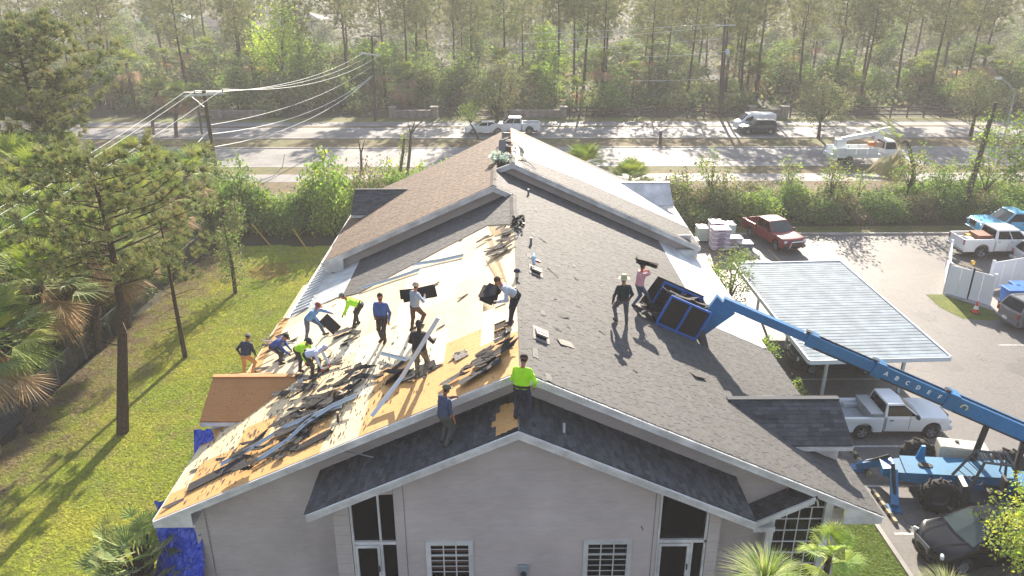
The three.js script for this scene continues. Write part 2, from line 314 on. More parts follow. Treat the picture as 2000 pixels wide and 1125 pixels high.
// shingles in courses: every tab a wedge with its own edges; frame turns (down-slope, along, out) into space
function shingles(parent, P4, plan, dir, tone, single = 0, name = 'shingle_field', gaps) {
  const n = V(-P4[2], 1, 0).normalize(), dn = V(dir, P4[2] * dir, 0).normalize(), len = Math.hypot(1, P4[2]);
  const xs = plan.map((p) => p[0]), from = dir > 0 ? Math.min(...xs) : Math.max(...xs), to = dir > 0 ? Math.max(...xs) : Math.min(...xs);
  const E0 = 0.128, rows = Math.floor(Math.abs(to - from) * len / E0), g = new Geo(), whole = [];
  for (let r = 0; r <= rows; r++) {
    const x = from + dir * (r + 0.5) * E0 / len;
    const x1 = from + dir * (r + 1) * E0 / len;
    for (const [za, zb] of cuts(plan, clamp(x, Math.min(from, to) + 1e-4, Math.max(from, to) - 1e-4))) {
      let z = za - rr(0, 0.3);
      while (z < zb) {
        const w = 0.29 * (rnd() < 0.3 ? 0.7 : rnd() < 0.4 ? 1.25 : 1), z0 = Math.max(z, za), z1 = Math.min(z + w, zb);
        z += w;
        if (z1 - z0 < 0.03) continue;
        if (gaps && gaps(x, (z0 + z1) / 2)) continue;
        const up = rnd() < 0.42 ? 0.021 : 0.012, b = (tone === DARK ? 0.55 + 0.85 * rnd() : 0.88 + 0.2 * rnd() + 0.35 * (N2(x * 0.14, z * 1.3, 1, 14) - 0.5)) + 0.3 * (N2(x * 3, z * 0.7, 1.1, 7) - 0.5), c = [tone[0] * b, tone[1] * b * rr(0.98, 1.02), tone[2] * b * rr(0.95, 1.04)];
        const y1 = hy(P4, x1), low = V(x1, y1, 0), L = E0 * 1.12;
        const A = low.clone().setZ(z0 + 0.006), B = low.clone().setZ(z1 - 0.006);
        whole.push([A, B, up, L, c, z1 - z0 > 0.26 ? 1 : 0]);
      }
    }
  }
  const one = (G, A, B, up, L) => {
    const a = A.clone().addScaledVector(n, 0.001), b = B.clone().addScaledVector(n, 0.001), a2 = A.clone().addScaledVector(n, up), b2 = B.clone().addScaledVector(n, up), a3 = A.clone().addScaledVector(dn, -L).addScaledVector(n, 0.003), b3 = B.clone().addScaledVector(dn, -L).addScaledVector(n, 0.003);
    const f = dir > 0 ? (p, q, r, s) => G.quad(p, q, r, s) : (p, q, r, s) => G.quad(s, r, q, p);
    f(a3, a2, b2, b3); f(a2, a, b, b2); if (dir > 0) { G.tri(a3, a, a2); G.tri(b3, b2, b); } else { G.tri(a3, a2, a); G.tri(b3, b, b2); }
  };
  whole.sort((p, q) => q[0].z - p[0].z);
  const singles = whole.filter((t) => t[5]).slice(0, single), set = new Set(singles);
  for (const t of whole) if (!set.has(t)) { g.tint(t[4]); one(g, t[0], t[1], t[2], t[3]); }
  const holder = part(name, g, M.shingle, parent);
  holder.userData.kind = 'stuff';
  for (const t of singles) {
    const w = Math.round((t[1].z - t[0].z) * 20) / 20, key = [dir, P4[2] > 0, w, t[2], Math.round(t[4][0] / tone[0] * 5), tone[0]].join();
    if (!tabShapes[key]) { const G = new Geo(), A = V(0, 0, 0), B = V(0, 0, w - 0.006); G.tint(t[4]); one(G, A, B, t[2], t[3]); tabShapes[key] = G.build(); }
    const m = part('shingle', tabShapes[key], M.shingle, parent); m.position.copy(t[0]);
  }
}
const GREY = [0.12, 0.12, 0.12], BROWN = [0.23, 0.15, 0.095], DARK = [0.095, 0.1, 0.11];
const LW = -10.12, RW = 10.9;
// plan outlines
const eaveMetalL = -7.17, zSheath = -31.4;
const planSheath = [[XA, ZF], [LW, ZF], [LW, -30.9], [-9.65, -31.75], [-6.3, -30.35], [-3.02, -31.3], [-0.75, -31.9], [XA - 0.1, -30.6]];
const planALsh = [[XA, -30.6], [XA, ZBW], [eaveMetalL, ZBW], [eaveMetalL, -31.0], [-6.3, -30.45], [-3.02, -31.4], [-0.75, -32.0]];
const planAR = [[XA, ZF], [RW, ZF], [RW, -28.25], [8.2, -28.35], [8.2, ZCW], [XA, ZCW]];
const planBL = [[XB + 0.02, ZB], [-8.85, ZB], [-8.95, -46.2], [-7.6, -46.7], [-3.8, -46.4], [-0.2, -47.2]];
const planCR = [[XC, ZC], [10.3, ZC], [10.55, -47.6], [XC, -47.6]];
// decks
const roofL = deck('roof_slope', AL, [[XA, ZF], [LW, ZF], [LW, -31.9], [LW, ZBW], [XA, ZBW]], M.plyB, bld, 0.13, -0.03);
roofL.userData.label = 'stripped timber roof slope carrying most of the workers';
const felt = S(0x54504c, 0.9);
const roofR = deck('roof_slope', AR, [[XA, ZF], [RW, ZF], [RW, ZCW], [XA, ZCW]], felt, bld, 0.15, -0.004);
const roofB = deck('roof_slope', BL, planBL, felt, bld, 0.15, -0.004);
deck('roof_slope', [XB, HB, -K], [[XB, ZB], [XA, ZB], [XA, ZC - 0.5], [XB, ZC - 0.5]], M.plyC, bld, 0.12, -0.004);
const roofC = deck('roof_slope', CR, planCR, M.plyC, bld, 0.15, -0.004);
seedRnd(77);
shingles(roofL, AL, planALsh, -1, GREY);
shingles(roofR, AR, planAR, 1, GREY, 300, 'shingle_field', (x, z) => (Math.abs(z + 22.9) < 1.2 && Math.abs(x - 8.2) < 0.0) );
shingles(roofB, BL, planBL, -1, BROWN);
shingles(bld, [XB, HB, -K], [[XB, ZB], [XA + 0.05, ZB], [XA + 0.05, ZC - 0.5], [XB, ZC - 0.5]], 1, GREY);
shingles(roofC, CR, [[XC + 0.5, ZC], [10.3, ZC], [10.4, -41.6], [9.2, -41.6], [3.4, -41.3], [XC + 0.5, -40.4]], 1, GREY);
shingles(roofC, CR, [[XC + 0.3, -46.5], [9.5, -46.9], [10.5, -47.6], [XC, -47.6]], 1, GREY);
// left rear plane strip of the ridge that is peeled: bare deck shows; white underlay on the far slope
{
  const n = V(K, 1, 0).normalize(), g = new Geo(), cs = [[XC + 0.02, -40.4], [XC + 0.5, -40.45], [3.4, -41.32], [9.2, -41.63], [10.42, -41.63], [10.5, -46.95], [9.5, -46.95], [XC + 0.3, -46.55]];
  const rowsX = [XC + 0.02, 1.3, 2.3, 3.3, 4.3, 5.3, 6.3, 7.3, 8.3, 9.3, 10.4];
  for (let k = 0; k + 1 < rowsX.length; k++) {
    const a = rowsX[k], b = rowsX[k + 1] + 0.06, q = new Geo();
    const z0 = cuts(cs, a + 0.02)[0] || [-46.5, -40.5], z1 = cuts(cs, b - 0.08)[0] || z0;
    const w = (x, z, l) => V(x, hy(CR, x), z).addScaledVector(n, l);
    q.slab([w(a, z0[1], 0.004), w(b, z1[1], 0.012), w(b, z1[0], 0.012), w(a, z0[0], 0.004)].reverse(), n.clone().multiplyScalar(0.004));
    part('underlay_strip', q, M.underlay, roofC);
  }
}
// plywood sheets on the stripped slope (each 2.44 x 1.22 m, laid along the eaves)
seedRnd(5);
{
  const n = V(-K, 1, 0).normalize(), len = Math.hypot(1, K), w = 1.215 / len, mats = [M.ply, M.plyB, M.plyC];
  const holes = [[0.02, -0.32, -24.6, -25.5], [0.02, -0.34, -20.45, -21.5]];   // ridge vent slots
  let row = 0;
  for (let x = XA - 0.02; x > LW + 0.02; x -= w, row++) {
    const xb = Math.max(x - w + 0.004, LW);
    let z = ZF - (row % 2 ? 1.22 : 0) ;
    z = row % 2 ? ZF : ZF;
    let first = row % 2;
    while (z > -32.2) {
      const L = first ? 1.22 : 2.44; first = 0;
      let z0 = z, z1 = z - L + 0.004;
      z -= L;
      // clip against the torn outline
      const ca = cuts(planSheath, x - 0.01)[0], cb = cuts(planSheath, xb + 0.01)[0];
      if (!ca || !cb) continue;
      const za = Math.max(z1, ca[0]), zb = Math.max(z1, cb[0]);
      if (z0 - za < 0.05 && z0 - zb < 0.05) continue;
      const near = (ZF - z0) < 1.5 || x < LW + 1.5;
      const m = mats[near ? (rnd() < 0.8 ? 2 : 1) : (rnd() < 0.7 ? 0 : 1)];
      const l = rr(-0.002, 0.003);
      const pieces = [];
      const hole = holes.find((h) => x > h[0] && z0 > h[3] && z1 < h[2]);
      const rect = (xa, xc, p0, pa, pb) => pieces.push([[xa, Math.min(p0, XA) === p0 ? p0 : p0], [xa, pa], [xc, pb], [xc, p0]]);
      if (hole && row === 0) {
        const hz0 = hole[2], hz1 = hole[3], hx0 = hole[0], hx1 = hole[1];
        if (z0 > hz0) rect(x, xb, z0, hz0, hz0);
        if (za < hz1) rect(x, xb, Math.min(z0, hz1), za, zb);
        rect(x, hx0, Math.min(z0, hz0), Math.max(za, hz1), Math.max(za, hz1));
        rect(hx1, xb, Math.min(z0, hz0), Math.max(za, hz1), Math.max(za, hz1));
      } else rect(x, xb, z0, za, zb);
      const G = new Geo();
      for (const q of pieces) G.slab(q.map(([px, pz]) => V(px, hy(AL, px), pz).addScaledVector(n, -0.018 + l)).reverse(), n.clone().multiplyScalar(0.018));
      part('plywood_sheet', G, m, roofL);
    }
  }
  // dark slots with a rafter across each
  for (const [a, b, z0, z1] of holes) {
    const s = new Geo().slab([[a, z0], [a, z1], [b, z1], [b, z0]].map(([px, pz]) => V(px, hy(AL, px), pz).addScaledVector(n, -0.029)).reverse(), n.clone().multiplyScalar(0.003));
    part('ridge_slot', s, S(0x2a1710, 0.9), roofL);
    part('rafter', new Geo().beam(V(a, hy(AL, a) - 0.004, (z0 + z1) / 2), V(b, hy(AL, b) - 0.004, (z0 + z1) / 2), 0.035, 0.03), M.plyC, roofL);
  }
}
// sheet-metal patches, with standing seams
{
  const patch = (P4, xa, xb, z0, z1, label) => {
    const n = V(-P4[2], 1, 0).normalize(), t = part('metal_roof', new Geo().slab([[xa, z0], [xb, z0], [xb, z1], [xa, z1]].map(([x, z]) => V(x, hy(P4, x), z)), n.clone().multiplyScalar(0.012)), M.metalRoof, bld);
    t.userData.label = label;
    if (P4[2] > 0) for (let z = Math.min(z0, z1) + 0.3; z < Math.max(z0, z1); z += 0.42) part('seam', new Geo().beam(V(xa + (xb - xa) * 0.68, hy(P4, xa + (xb - xa) * 0.68) + 0.03, z), V(xb, hy(P4, xb) + 0.03, z), 0.06, 0.06, n), M.metalRoof, t);
    part('gutter', new Geo().box(Math.min(xb, xb + Math.sign(xb) * 0.12), Math.max(xb, xb + Math.sign(xb) * 0.12), hy(P4, xb) - 0.12, hy(P4, xb) + 0.03, Math.min(z0, z1), Math.max(z0, z1)), M.white, t);
    part('flashing', new Geo().beam(V(xa, hy(P4, xa) + 0.02, z0), V(xa, hy(P4, xa) + 0.02, z1), 0.07, 0.02, n), M.white, t);
  };
  patch(AL, eaveMetalL, -9.62, -31.2, -38.2, 'ribbed white metal roof strip beside the lawn');
  patch(AR, 8.2, 10.72, -28.35, -38.6, 'bright white metal roof strip beside the carport');
}
// ridge caps
const ridgeCap = (x, y, z0, z1, tone) => {
  const g = new Geo();
  for (let z = z0; z > z1; z -= 0.19) { const b = rr(0.7, 1.2); g.tint(tone.map((c) => c * b)); const w = 0.16, d = w * K; g.quad(V(x - w, y - d + 0.03, z), V(x, y + 0.034, z), V(x, y + 0.024, z - 0.2), V(x - w, y - d + 0.02, z - 0.2)); g.quad(V(x, y + 0.034, z), V(x + w, y - d + 0.03, z), V(x + w, y - d + 0.02, z - 0.2), V(x, y + 0.024, z - 0.2)); g.quad(V(x, y + 0.034, z), V(x - w, y - d + 0.03, z), V(x - w, y - d + 0.005, z), V(x, y + 0.008, z)); g.quad(V(x + w, y - d + 0.03, z), V(x, y + 0.034, z), V(x, y + 0.008, z), V(x + w, y - d + 0.005, z)); }
  const o = part('ridge_cap', g, M.shingle, bld); o.userData.kind = 'stuff';
};
ridgeCap(XA, HA, -30.4, ZB, GREY); ridgeCap(XB, HB, ZB, ZC, GREY); ridgeCap(XC, HC, ZC, -39.6, GREY);
// rake boards: two stepped boards that follow a slope in a plane of constant z
function rake(pts, z, h1 = 0.2, parent = bld) {
  for (let k = 0; k + 1 < pts.length; k++) {
    const [ax, ay] = pts[k], [bx, by] = pts[k + 1];
    const f = (y0, y1, zf, zb) => new Geo().hexa([V(ax, ay + y0, zb), V(bx, by + y0, zb), V(bx, by + y1, zb), V(ax, ay + y1, zb), V(ax, ay + y0, zf), V(bx, by + y0, zf), V(bx, by + y1, zf), V(ax, ay + y1, zf)]);
    const o = part('rake_board', f(-h1 - 0.06, -0.1, z + 0.02, z - 0.02), M.fascia, parent);
    part('rake_trim', f(-0.1, -0.012, z + 0.05, z - 0.02), M.fascia, o);
    part('soffit', f(-h1 - 0.06, -h1 - 0.03, z - 0.02, z - 0.68), M.fascia, o);
  }
}
const low = (P4, x) => [x, hy(P4, x)];
rake([low(AL, LW), low(AL, XA)], ZF + 0.02); rake([low(AR, XA), low(AR, RW)], ZF + 0.02);
rake([low(BL, -8.85), low(BL, XB)], ZB + 0.02, 0.24); rake([[XB, HB], [XA - 0.05, hy([XB, HB, -K], XA - 0.05)]], ZB + 0.02, 0.24);
rake([low(CR, XC), low(CR, 10.3)].map((q) => q), ZC + 0.02, 0.24); rake([[-0.42, hy(BL, -0.42)], [XC, HC]], ZC + 0.02, 0.24);
// eaves: fascia and soffit return boxes
part('eave_board', new Geo().box(LW - 0.03, LW, hy(AL, LW) - 0.24, hy(AL, LW) - 0.01, -31.2, ZF), M.fascia, bld);
part('eave_board', new Geo().box(RW, RW + 0.03, hy(AR, RW) - 0.24, hy(AR, RW) - 0.01, -28.3, ZF), M.fascia, bld);
part('eave_return', new Geo().box(LW, LW + 1.15, hy(AL, LW) - 0.27, hy(AL, LW) - 0.2, ZW, ZF - 0.01), M.fascia, bld);
part('eave_return', new Geo().hexa([V(LW + 0.02, hy(AL, LW) - 0.26, ZF - 0.03), V(LW + 1.1, hy(AL, LW) - 0.26, ZF - 0.03), V(LW + 1.1, hy(AL, LW + 1.1) - 0.2, ZF - 0.03), V(LW + 0.02, hy(AL, LW) - 0.2, ZF - 0.03), V(LW + 0.02, hy(AL, LW) - 0.26, ZF), V(LW + 1.1, hy(AL, LW) - 0.26, ZF), V(LW + 1.1, hy(AL, LW + 1.1) - 0.2, ZF), V(LW + 0.02, hy(AL, LW) - 0.2, ZF)]), M.fascia, bld);
part('eave_return', new Geo().hexa([V(RW - 1.1, hy(AR, RW) - 0.3, ZF - 0.03), V(RW - 0.02, hy(AR, RW) - 0.3, ZF - 0.03), V(RW - 0.02, hy(AR, RW) - 0.2, ZF - 0.03), V(RW - 1.1, hy(AR, RW - 1.1) - 0.2, ZF - 0.03), V(RW - 1.1, hy(AR, RW) - 0.3, ZF), V(RW - 0.02, hy(AR, RW) - 0.3, ZF), V(RW - 0.02, hy(AR, RW) - 0.2, ZF), V(RW - 1.1, hy(AR, RW - 1.1) - 0.2, ZF)]), M.fascia, bld);
part('eave_board', new Geo().box(-8.98, -8.9, hy(BL, -8.9) - 0.25, hy(BL, -8.9) - 0.02, -46.2, ZB), M.fascia, bld);
part('eave_return', new Geo().hexa([V(-8.85, hy(BL, -8.85) - 0.55, ZB - 0.3), V(-7.9, hy(BL, -8.85) - 0.55, ZB - 0.3), V(-7.9, hy(BL, -7.9) - 0.2, ZB - 0.3), V(-8.85, hy(BL, -8.85) - 0.2, ZB - 0.3), V(-8.85, hy(BL, -8.85) - 0.55, ZB), V(-7.9, hy(BL, -8.85) - 0.55, ZB), V(-7.9, hy(BL, -7.9) - 0.2, ZB), V(-8.85, hy(BL, -8.85) - 0.2, ZB)]), M.fascia, bld);
part('eave_board', new Geo().hexa([V(10.3, hy(CR, 10.3) - 0.25, ZC), V(10.38, hy(CR, 10.3) - 0.25, ZC), V(10.38, hy(CR, 10.38) - 0.02, ZC), V(10.3, hy(CR, 10.3) - 0.02, ZC), V(10.55, hy(CR, 10.55) - 0.25, -47.6), V(10.63, hy(CR, 10.55) - 0.25, -47.6), V(10.63, hy(CR, 10.6) - 0.02, -47.6), V(10.55, hy(CR, 10.55) - 0.02, -47.6)]), M.fascia, bld);
part('eave_return', new Geo().box(9.2, 10.25, hy(CR, 10.3) - 0.6, hy(CR, 10.3) - 0.24, ZC - 0.25, ZC - 0.05), M.fascia, bld);
part('wall_panel', new Geo().box(8.25, 9.9, 4.1, 4.95, ZCW - 0.02, ZCW + 0.04), M.white, bld);
// gable walls between the stepped roofs
const wallQ = (pts, z, m = M.wall) => part('gable_wall', new Geo().slab(pts.map(([x, y]) => V(x, y, z)), V(0, 0, 0.06)), m, bld);
wallQ([[-8.6, 3.2], [-8.6, hy(BL, -8.6) - 0.3], [XB, HB - 0.24], [XA, HA - 0.2], [-7.0, 3.2]].reverse(), ZBW);
wallQ([[XB - 0.1, 7.8], [XB - 0.1, HB - 0.2], [XC, HC - 0.24], [10.0, hy(CR, 10.0) - 0.25], [10.0, 3.0]].reverse(), ZCW);
// side and end walls (hardly seen, they close the shell)
part('side_wall', new Geo().box(-9.35, -9.2, -0.1, 3.65, -35.6, ZW - 0.02), M.wall, bld);
part('side_wall', new Geo().box(9.9, 10.05, -0.1, 3.7, -38.7, ZW - 0.02), M.wall, bld);
part('side_wall', new Geo().box(-8.5, -8.35, -0.1, 4.8, -46.0, ZBW - 0.01), M.wall, bld);
part('side_wall', new Geo().box(9.85, 10.0, -0.1, 4.4, -47.2, ZCW - 0.01), M.wall, bld);
part('end_wall', new Geo().slab([[-8.35, -0.1], [9.85, -0.1], [9.85, 4.3], [XC, HC - 0.3], [-8.35, 4.7]].map(([x, y]) => V(x, y, -46.6)), V(0, 0, 0.15)), M.wall, bld);
// lapped boards on a wall in a plane of constant z
function boards(parent, z, x0, x1, y0, top, holes, e = 0.131) {
  for (let y = y0; y < 9; y += e) {
    let iv = [[x0, x1]];
    const a = top.filter ? null : top;
    const t = a(y + e * 0.8); if (!t) break;
    iv = [[Math.max(x0, t[0]), Math.min(x1, t[1])]];
    for (const [hx0, hx1, hy0, hy1] of holes) if (y + e * 0.5 > hy0 && y + e * 0.5 < hy1) iv = iv.flatMap(([p, q]) => hx1 <= p || hx0 >= q ? [[p, q]] : [[p, hx0], [hx1, q]].filter(([i, j]) => j - i > 0.02));
    for (const [p, q] of iv) {
      if (q - p < 0.05) continue;
      const cutsX = [p]; if (q - p > 3.5) cutsX.push(lerp(p, q, rr(0.3, 0.7))); cutsX.push(q);
      for (let k = 0; k + 1 < cutsX.length; k++) { const i = cutsX[k] + (k ? 0.003 : 0), j = cutsX[k + 1]; part('siding_board', new Geo().hexa([V(i, y, z), V(j, y, z), V(j, y + e + 0.01, z), V(i, y + e + 0.01, z), V(i, y, z + 0.03), V(j, y, z + 0.03), V(j, y + e + 0.01, z + 0.011), V(i, y + e + 0.01, z + 0.011)]), rnd() < 0.25 ? M.wallTrim : M.wall, parent); }
    }
  }
}
// porch block that projects under its own gable
const ZP = -16.6, ZPW = -17.05, XP = 0.33, HP = 7.2, PL_ = [XP, HP, K], PR_ = [XP, HP, -K], PXL = -5.3, PXR = 6.7;
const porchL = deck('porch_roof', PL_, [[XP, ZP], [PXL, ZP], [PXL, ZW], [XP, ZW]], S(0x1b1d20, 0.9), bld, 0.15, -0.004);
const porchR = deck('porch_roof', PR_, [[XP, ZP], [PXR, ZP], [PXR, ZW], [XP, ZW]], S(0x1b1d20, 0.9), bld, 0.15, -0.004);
seedRnd(91);
const torn = (x, z) => { const dx = (x - 0.02) / 0.42, dz = (z + 17.15) / 0.95; return dx * dx + dz * dz + 1.1 * (N2(x * 6, z * 6, 1, 4) - 0.5) < 0.75 && x < XP; };
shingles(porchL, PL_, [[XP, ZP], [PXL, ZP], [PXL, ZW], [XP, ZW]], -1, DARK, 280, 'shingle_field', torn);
{ const g = new Geo(), n = V(-K, 1, 0).normalize(); for (let k = 0; k < 5; k++) { const a = -0.42 + k * 0.15, q = [[a, -16.72 - 0.1 * rnd()], [a + 0.155, -16.72 - 0.1 * rnd()], [a + 0.155, -18.0 - 0.3 * rnd()], [a, -18.0 - 0.3 * rnd()]]; g.slab(q.map(([x, z]) => V(x, hy(PL_, x), z)).reverse(), n.clone().multiplyScalar(0.004 + k * 0.0004)); } part('bare_plywood', g, M.plyC, porchL); }
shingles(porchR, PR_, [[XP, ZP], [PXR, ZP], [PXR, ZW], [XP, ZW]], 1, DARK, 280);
rake([low(PL_, PXL), low(PL_, XP)], ZP + 0.02, 0.19); rake([low(PR_, XP), low(PR_, PXR)], ZP + 0.02, 0.19);
part('eave_board', new Geo().box(PXL - 0.03, PXL, hy(PL_, PXL) - 0.2, hy(PL_, PXL) - 0.01, ZW, ZP), M.fascia, bld);
part('eave_board', new Geo().box(PXR, PXR + 0.03, hy(PR_, PXR) - 0.2, hy(PR_, PXR) - 0.01, ZW, ZP), M.fascia, bld);
part('vent_pipe', new Geo().tube([V(1.55, hy(PR_, 1.55) - 0.05, -17.35), V(1.55, hy(PR_, 1.55) + 0.28, -17.35)], 0.035, 10), M.white, bld);
part('ridge_wire', new Geo().tube([V(XP + 0.01, HP + 0.03, ZP + 0.01), V(XP + 0.01, HP + 0.03, ZW)], 0.012, 5), M.steel, bld);
const gableTop = (x0, h, l, r) => (y) => (y > h - 0.1 ? null : [Math.max(l, x0 - (h - y) / K), Math.min(r, x0 + (h - y) / K)]);
const pw = part('front_wall', new Geo().slab([[-4.75, -0.1], [5.95, -0.1], [5.95, hy(PR_, 5.95) - 0.3], [XP, HP - 0.3], [-4.75, hy(PL_, -4.75) - 0.3]].map(([x, y]) => V(x, y, ZPW - 0.34)), V(0, 0, 0.12)), M.wall, bld);
const px = (u, v, z = ZPW) => atZ(u, v, z);
const wL0 = px(831, 1056), wL1 = px(924, 1056), wR0 = px(1140, 1055), wR1 = px(1235, 1055), jl = px(790, 1000).x, jr = px(1279, 1000).x, ol = px(683, 1000).x, or_ = px(1385, 1000).x;
const winH = 1.62, wt = wL0.y;
const doorTop = px(700, 1062).y;
const openL = [ol, jl - 0.28, -0.1, 5.3], openR = [jr + 0.12, or_, -0.1, 5.3];
const winHoles = [[wL0.x, wL1.x, wt - winH, wt], [wR0.x, wR1.x, wt - winH, wt]];
seedRnd(19);
boards(pw, ZPW - 0.02, jl, jr, 0.4, gableTop(XP, HP - 0.22, jl, jr), winHoles);
// jamb boards and banded corner piers
const vboard = (x0, x1, y0, y1, z0, z1, m = M.wallTrim, p = pw, n = 'trim_board') => part(n, new Geo().box(x0, x1, y0, y1, z0, z1), m, p);
vboard(jl - 0.28, jl - 0.012, -0.1, hy(PL_, jl - 0.28) - 0.27, ZPW - 0.02, ZPW + 0.03);
vboard(jr + 0.012, jr + 0.12, -0.1, hy(PR_, jr + 0.2) - 0.27, ZPW - 0.02, ZPW + 0.03);
for (const [x0, x1, P4, e] of [[-4.72, ol - 0.02, PL_, PXL], [or_ + 0.02, 5.92, PR_, PXR]]) for (let y = -0.1, k = 0; y < hy(P4, (x0 + x1) / 2) - 0.3; y += 0.335, k++) part('pier_block', new Geo().box(x0, x1, y, Math.min(y + 0.328, hy(P4, P4[2] > 0 ? x0 : x1) - 0.27), ZPW - 0.03, ZPW + 0.05), k % 3 ? M.wallTrim : M.wall, pw);
// screened openings with a door each
function screenBay(x0, x1, P4, flip, label) {
  const t = new THREE.Group(); t.name = 'screen_bay'; bld.add(t); t.userData.label = label;
  const top = (x) => hy(P4, x) - 0.3, z = ZPW, w = 0.055, side = flip ? x1 - 0.42 : x1 - 0.44, mid = doorTop + 0.02;
  const fr = (a, b, c, d) => part('frame_bar', new Geo().box(a, b, c, d, z - 0.03, z + 0.045), M.fascia, t);
  part('screen', new Geo().slab([[x0, -0.1], [x1, -0.1], [x1, top(x1)], [x0, top(x0)]].map(([x, y]) => V(x, y, z - 0.045)), V(0, 0, 0.012)), M.glass, t);
  fr(x0, x0 + w, -0.1, top(x0)); fr(x0 + w, x1, mid - 0.02, mid + 0.07);
  if (flip) { fr(x1 - w, x1, -0.1, top(x1)); fr(side, side + w * 1.3, -0.1, mid - 0.02); } else { fr(side, side + w * 1.3, -0.1, mid - 0.02); part('frame_bar', new Geo().box(side, side + w, mid + 0.07, top(side + 0.2), z - 0.03, z + 0.045), M.fascia, t); }
  const d = part('screen_door', new Geo().box(x0 + w + 0.01, x0 + w + 0.075, 0.0, mid - 0.05, z - 0.01, z + 0.06), M.fascia, t);
  part('stile', new Geo().box(side - 0.085, side - 0.012, 0.0, mid - 0.05, z - 0.01, z + 0.06), M.fascia, d);
  part('rail', new Geo().box(x0 + w + 0.075, side - 0.085, mid - 0.13, mid - 0.05, z - 0.01, z + 0.06), M.fascia, d);
  part('handle', new Geo().box(side - 0.07, side - 0.04, mid - 0.95, mid - 0.75, z + 0.06, z + 0.1), M.black, d);
  if (!flip) part('head_board', new Geo().slab([[x0 + 0.2, top(x0 + 0.2) - 0.03], [x1, top(x1) - 0.42], [x1, top(x1)], [x0 + 0.2, top(x0 + 0.2)]].map(([x, y]) => V(x, y, z - 0.02)), V(0, 0, 0.05)), M.wallTrim, t);
}
screenBay(ol, jl - 0.29, PL_, false, 'tall dark screened opening with a white door beside a jamb board');
screenBay(jr + 0.13, or_, PR_, true, 'tall dark screened opening with a white door and a side light');
// white framed windows with glazing bars, shelves inside one of them
function gridWindow(x0, x1, yt, label, inside) {
  const t = new THREE.Group(); t.name = 'window'; bld.add(t); t.userData.label = label;
  const z = ZPW + 0.01, w = 0.135, yb = yt - winH;
  for (const b of [[x0, x1, yt - w, yt], [x0, x1, yb, yb + w], [x0, x0 + w, yb + w, yt - w], [x1 - w, x1, yb + w, yt - w]]) part('frame', new Geo().box(...b, z - 0.05, z + 0.04), M.white, t);
  part('pane', new Geo().box(x0 + w, x1 - w, yb + w, yt - w, z - 0.06, z - 0.045), M.glass, t);
  const ix0 = x0 + w, ix1 = x1 - w, iy0 = yb + w, iy1 = yt - w;
  for (const k of [1, 2]) part('glazing_bar', new Geo().box(lerp(ix0, ix1, k / 3) - 0.017, lerp(ix0, ix1, k / 3) + 0.017, iy0, iy1, z - 0.045, z - 0.02), M.white, t);
  for (let k = 1; k < 7; k++) part('glazing_bar', new Geo().box(ix0, ix1, iy1 - k * 0.2 - (k === 2 ? 0.025 : 0.011), iy1 - k * 0.2 + (k === 2 ? 0.025 : 0.011), z - 0.045, z - (k === 2 ? 0.012 : 0.034)), M.white, t);
  if (inside) for (let k = 0; k < 5; k++) part('blind', new Geo().box(ix0, ix1, iy1 - 0.1 - k * 0.2, iy1 - 0.02 - k * 0.2, z - 0.045, z - 0.044), S(0x4a3326, 0.8), t);
}
gridWindow(wL0.x, wL1.x, wt, 'white framed window with brown shelves behind its small panes', true);
gridWindow(wR0.x, wR1.x, wt, 'white framed window with small dark panes', false);
// meter box
{
  const c = px(1022, 1103), t = new THREE.Group(); t.name = 'meter_box'; bld.add(t);
  part('housing', new RoundedBoxGeometry(0.26, 0.62, 0.12, 2, 0.02).translate(c.x, c.y - 0.26, ZPW + 0.07), S(0x9aa5ab, 0.45, { metalness: 0.3 }), t);
  part('dial', new THREE.CylinderGeometry(0.085, 0.085, 0.05, 20).rotateX(Math.PI / 2).translate(c.x, c.y - 0.2, ZPW + 0.14), S(0x3a4046, 0.3), t);
}
part('cable_hook', new Geo().tube([V(px(1252, 1027).x, px(1252, 1027).y, ZPW + 0.02), V(px(1256, 1034).x, px(1256, 1034).y, ZPW + 0.02)], 0.012, 5), M.black, bld);
// main gable wall behind the porch
const mw = part('front_wall', new Geo().slab([[-9.3, -0.1], [10.0, -0.1], [10.0, hy(AR, 10) - 0.3], [XA, HA - 0.3], [-9.3, hy(AL, -9.3) - 0.3]].map(([x, y]) => V(x, y, ZW - 0.16)), V(0, 0, 0.14)), M.wall, bld);
seedRnd(23);
boards(mw, ZW - 0.02, -8.92, -4.7, 0.25, gableTop(XA, HA - 0.24, -8.92, -4.7), []);
boards(mw, ZW - 0.02, -4.7, XA, 4.9, gableTop(XA, HA - 0.24, -4.7, XA), []);
boards(mw, ZW - 0.02, XA, 7.6, 4.3, gableTop(XA, HA - 0.24, XA, 7.6), []);
boards(mw, ZW - 0.02, 5.9, 7.6, 0.25, gableTop(XA, 4.4 + 0.0, 5.9, 7.6), []);
for (let y = -0.1; y < 3.4; y += 0.335) part('pier_block', new Geo().box(-9.3, -8.95, y, Math.min(y + 0.328, hy(AL, -9.3) - 0.28), ZW - 0.02, ZW + 0.045), M.wallTrim, mw);
part('conduit', new Geo().tube([V(-4.9, 5.32, ZW + 0.06), V(-4.2, 5.36, ZW + 0.3), V(-3.7, 5.4, ZW + 0.55)], 0.018, 6), M.steel, bld);
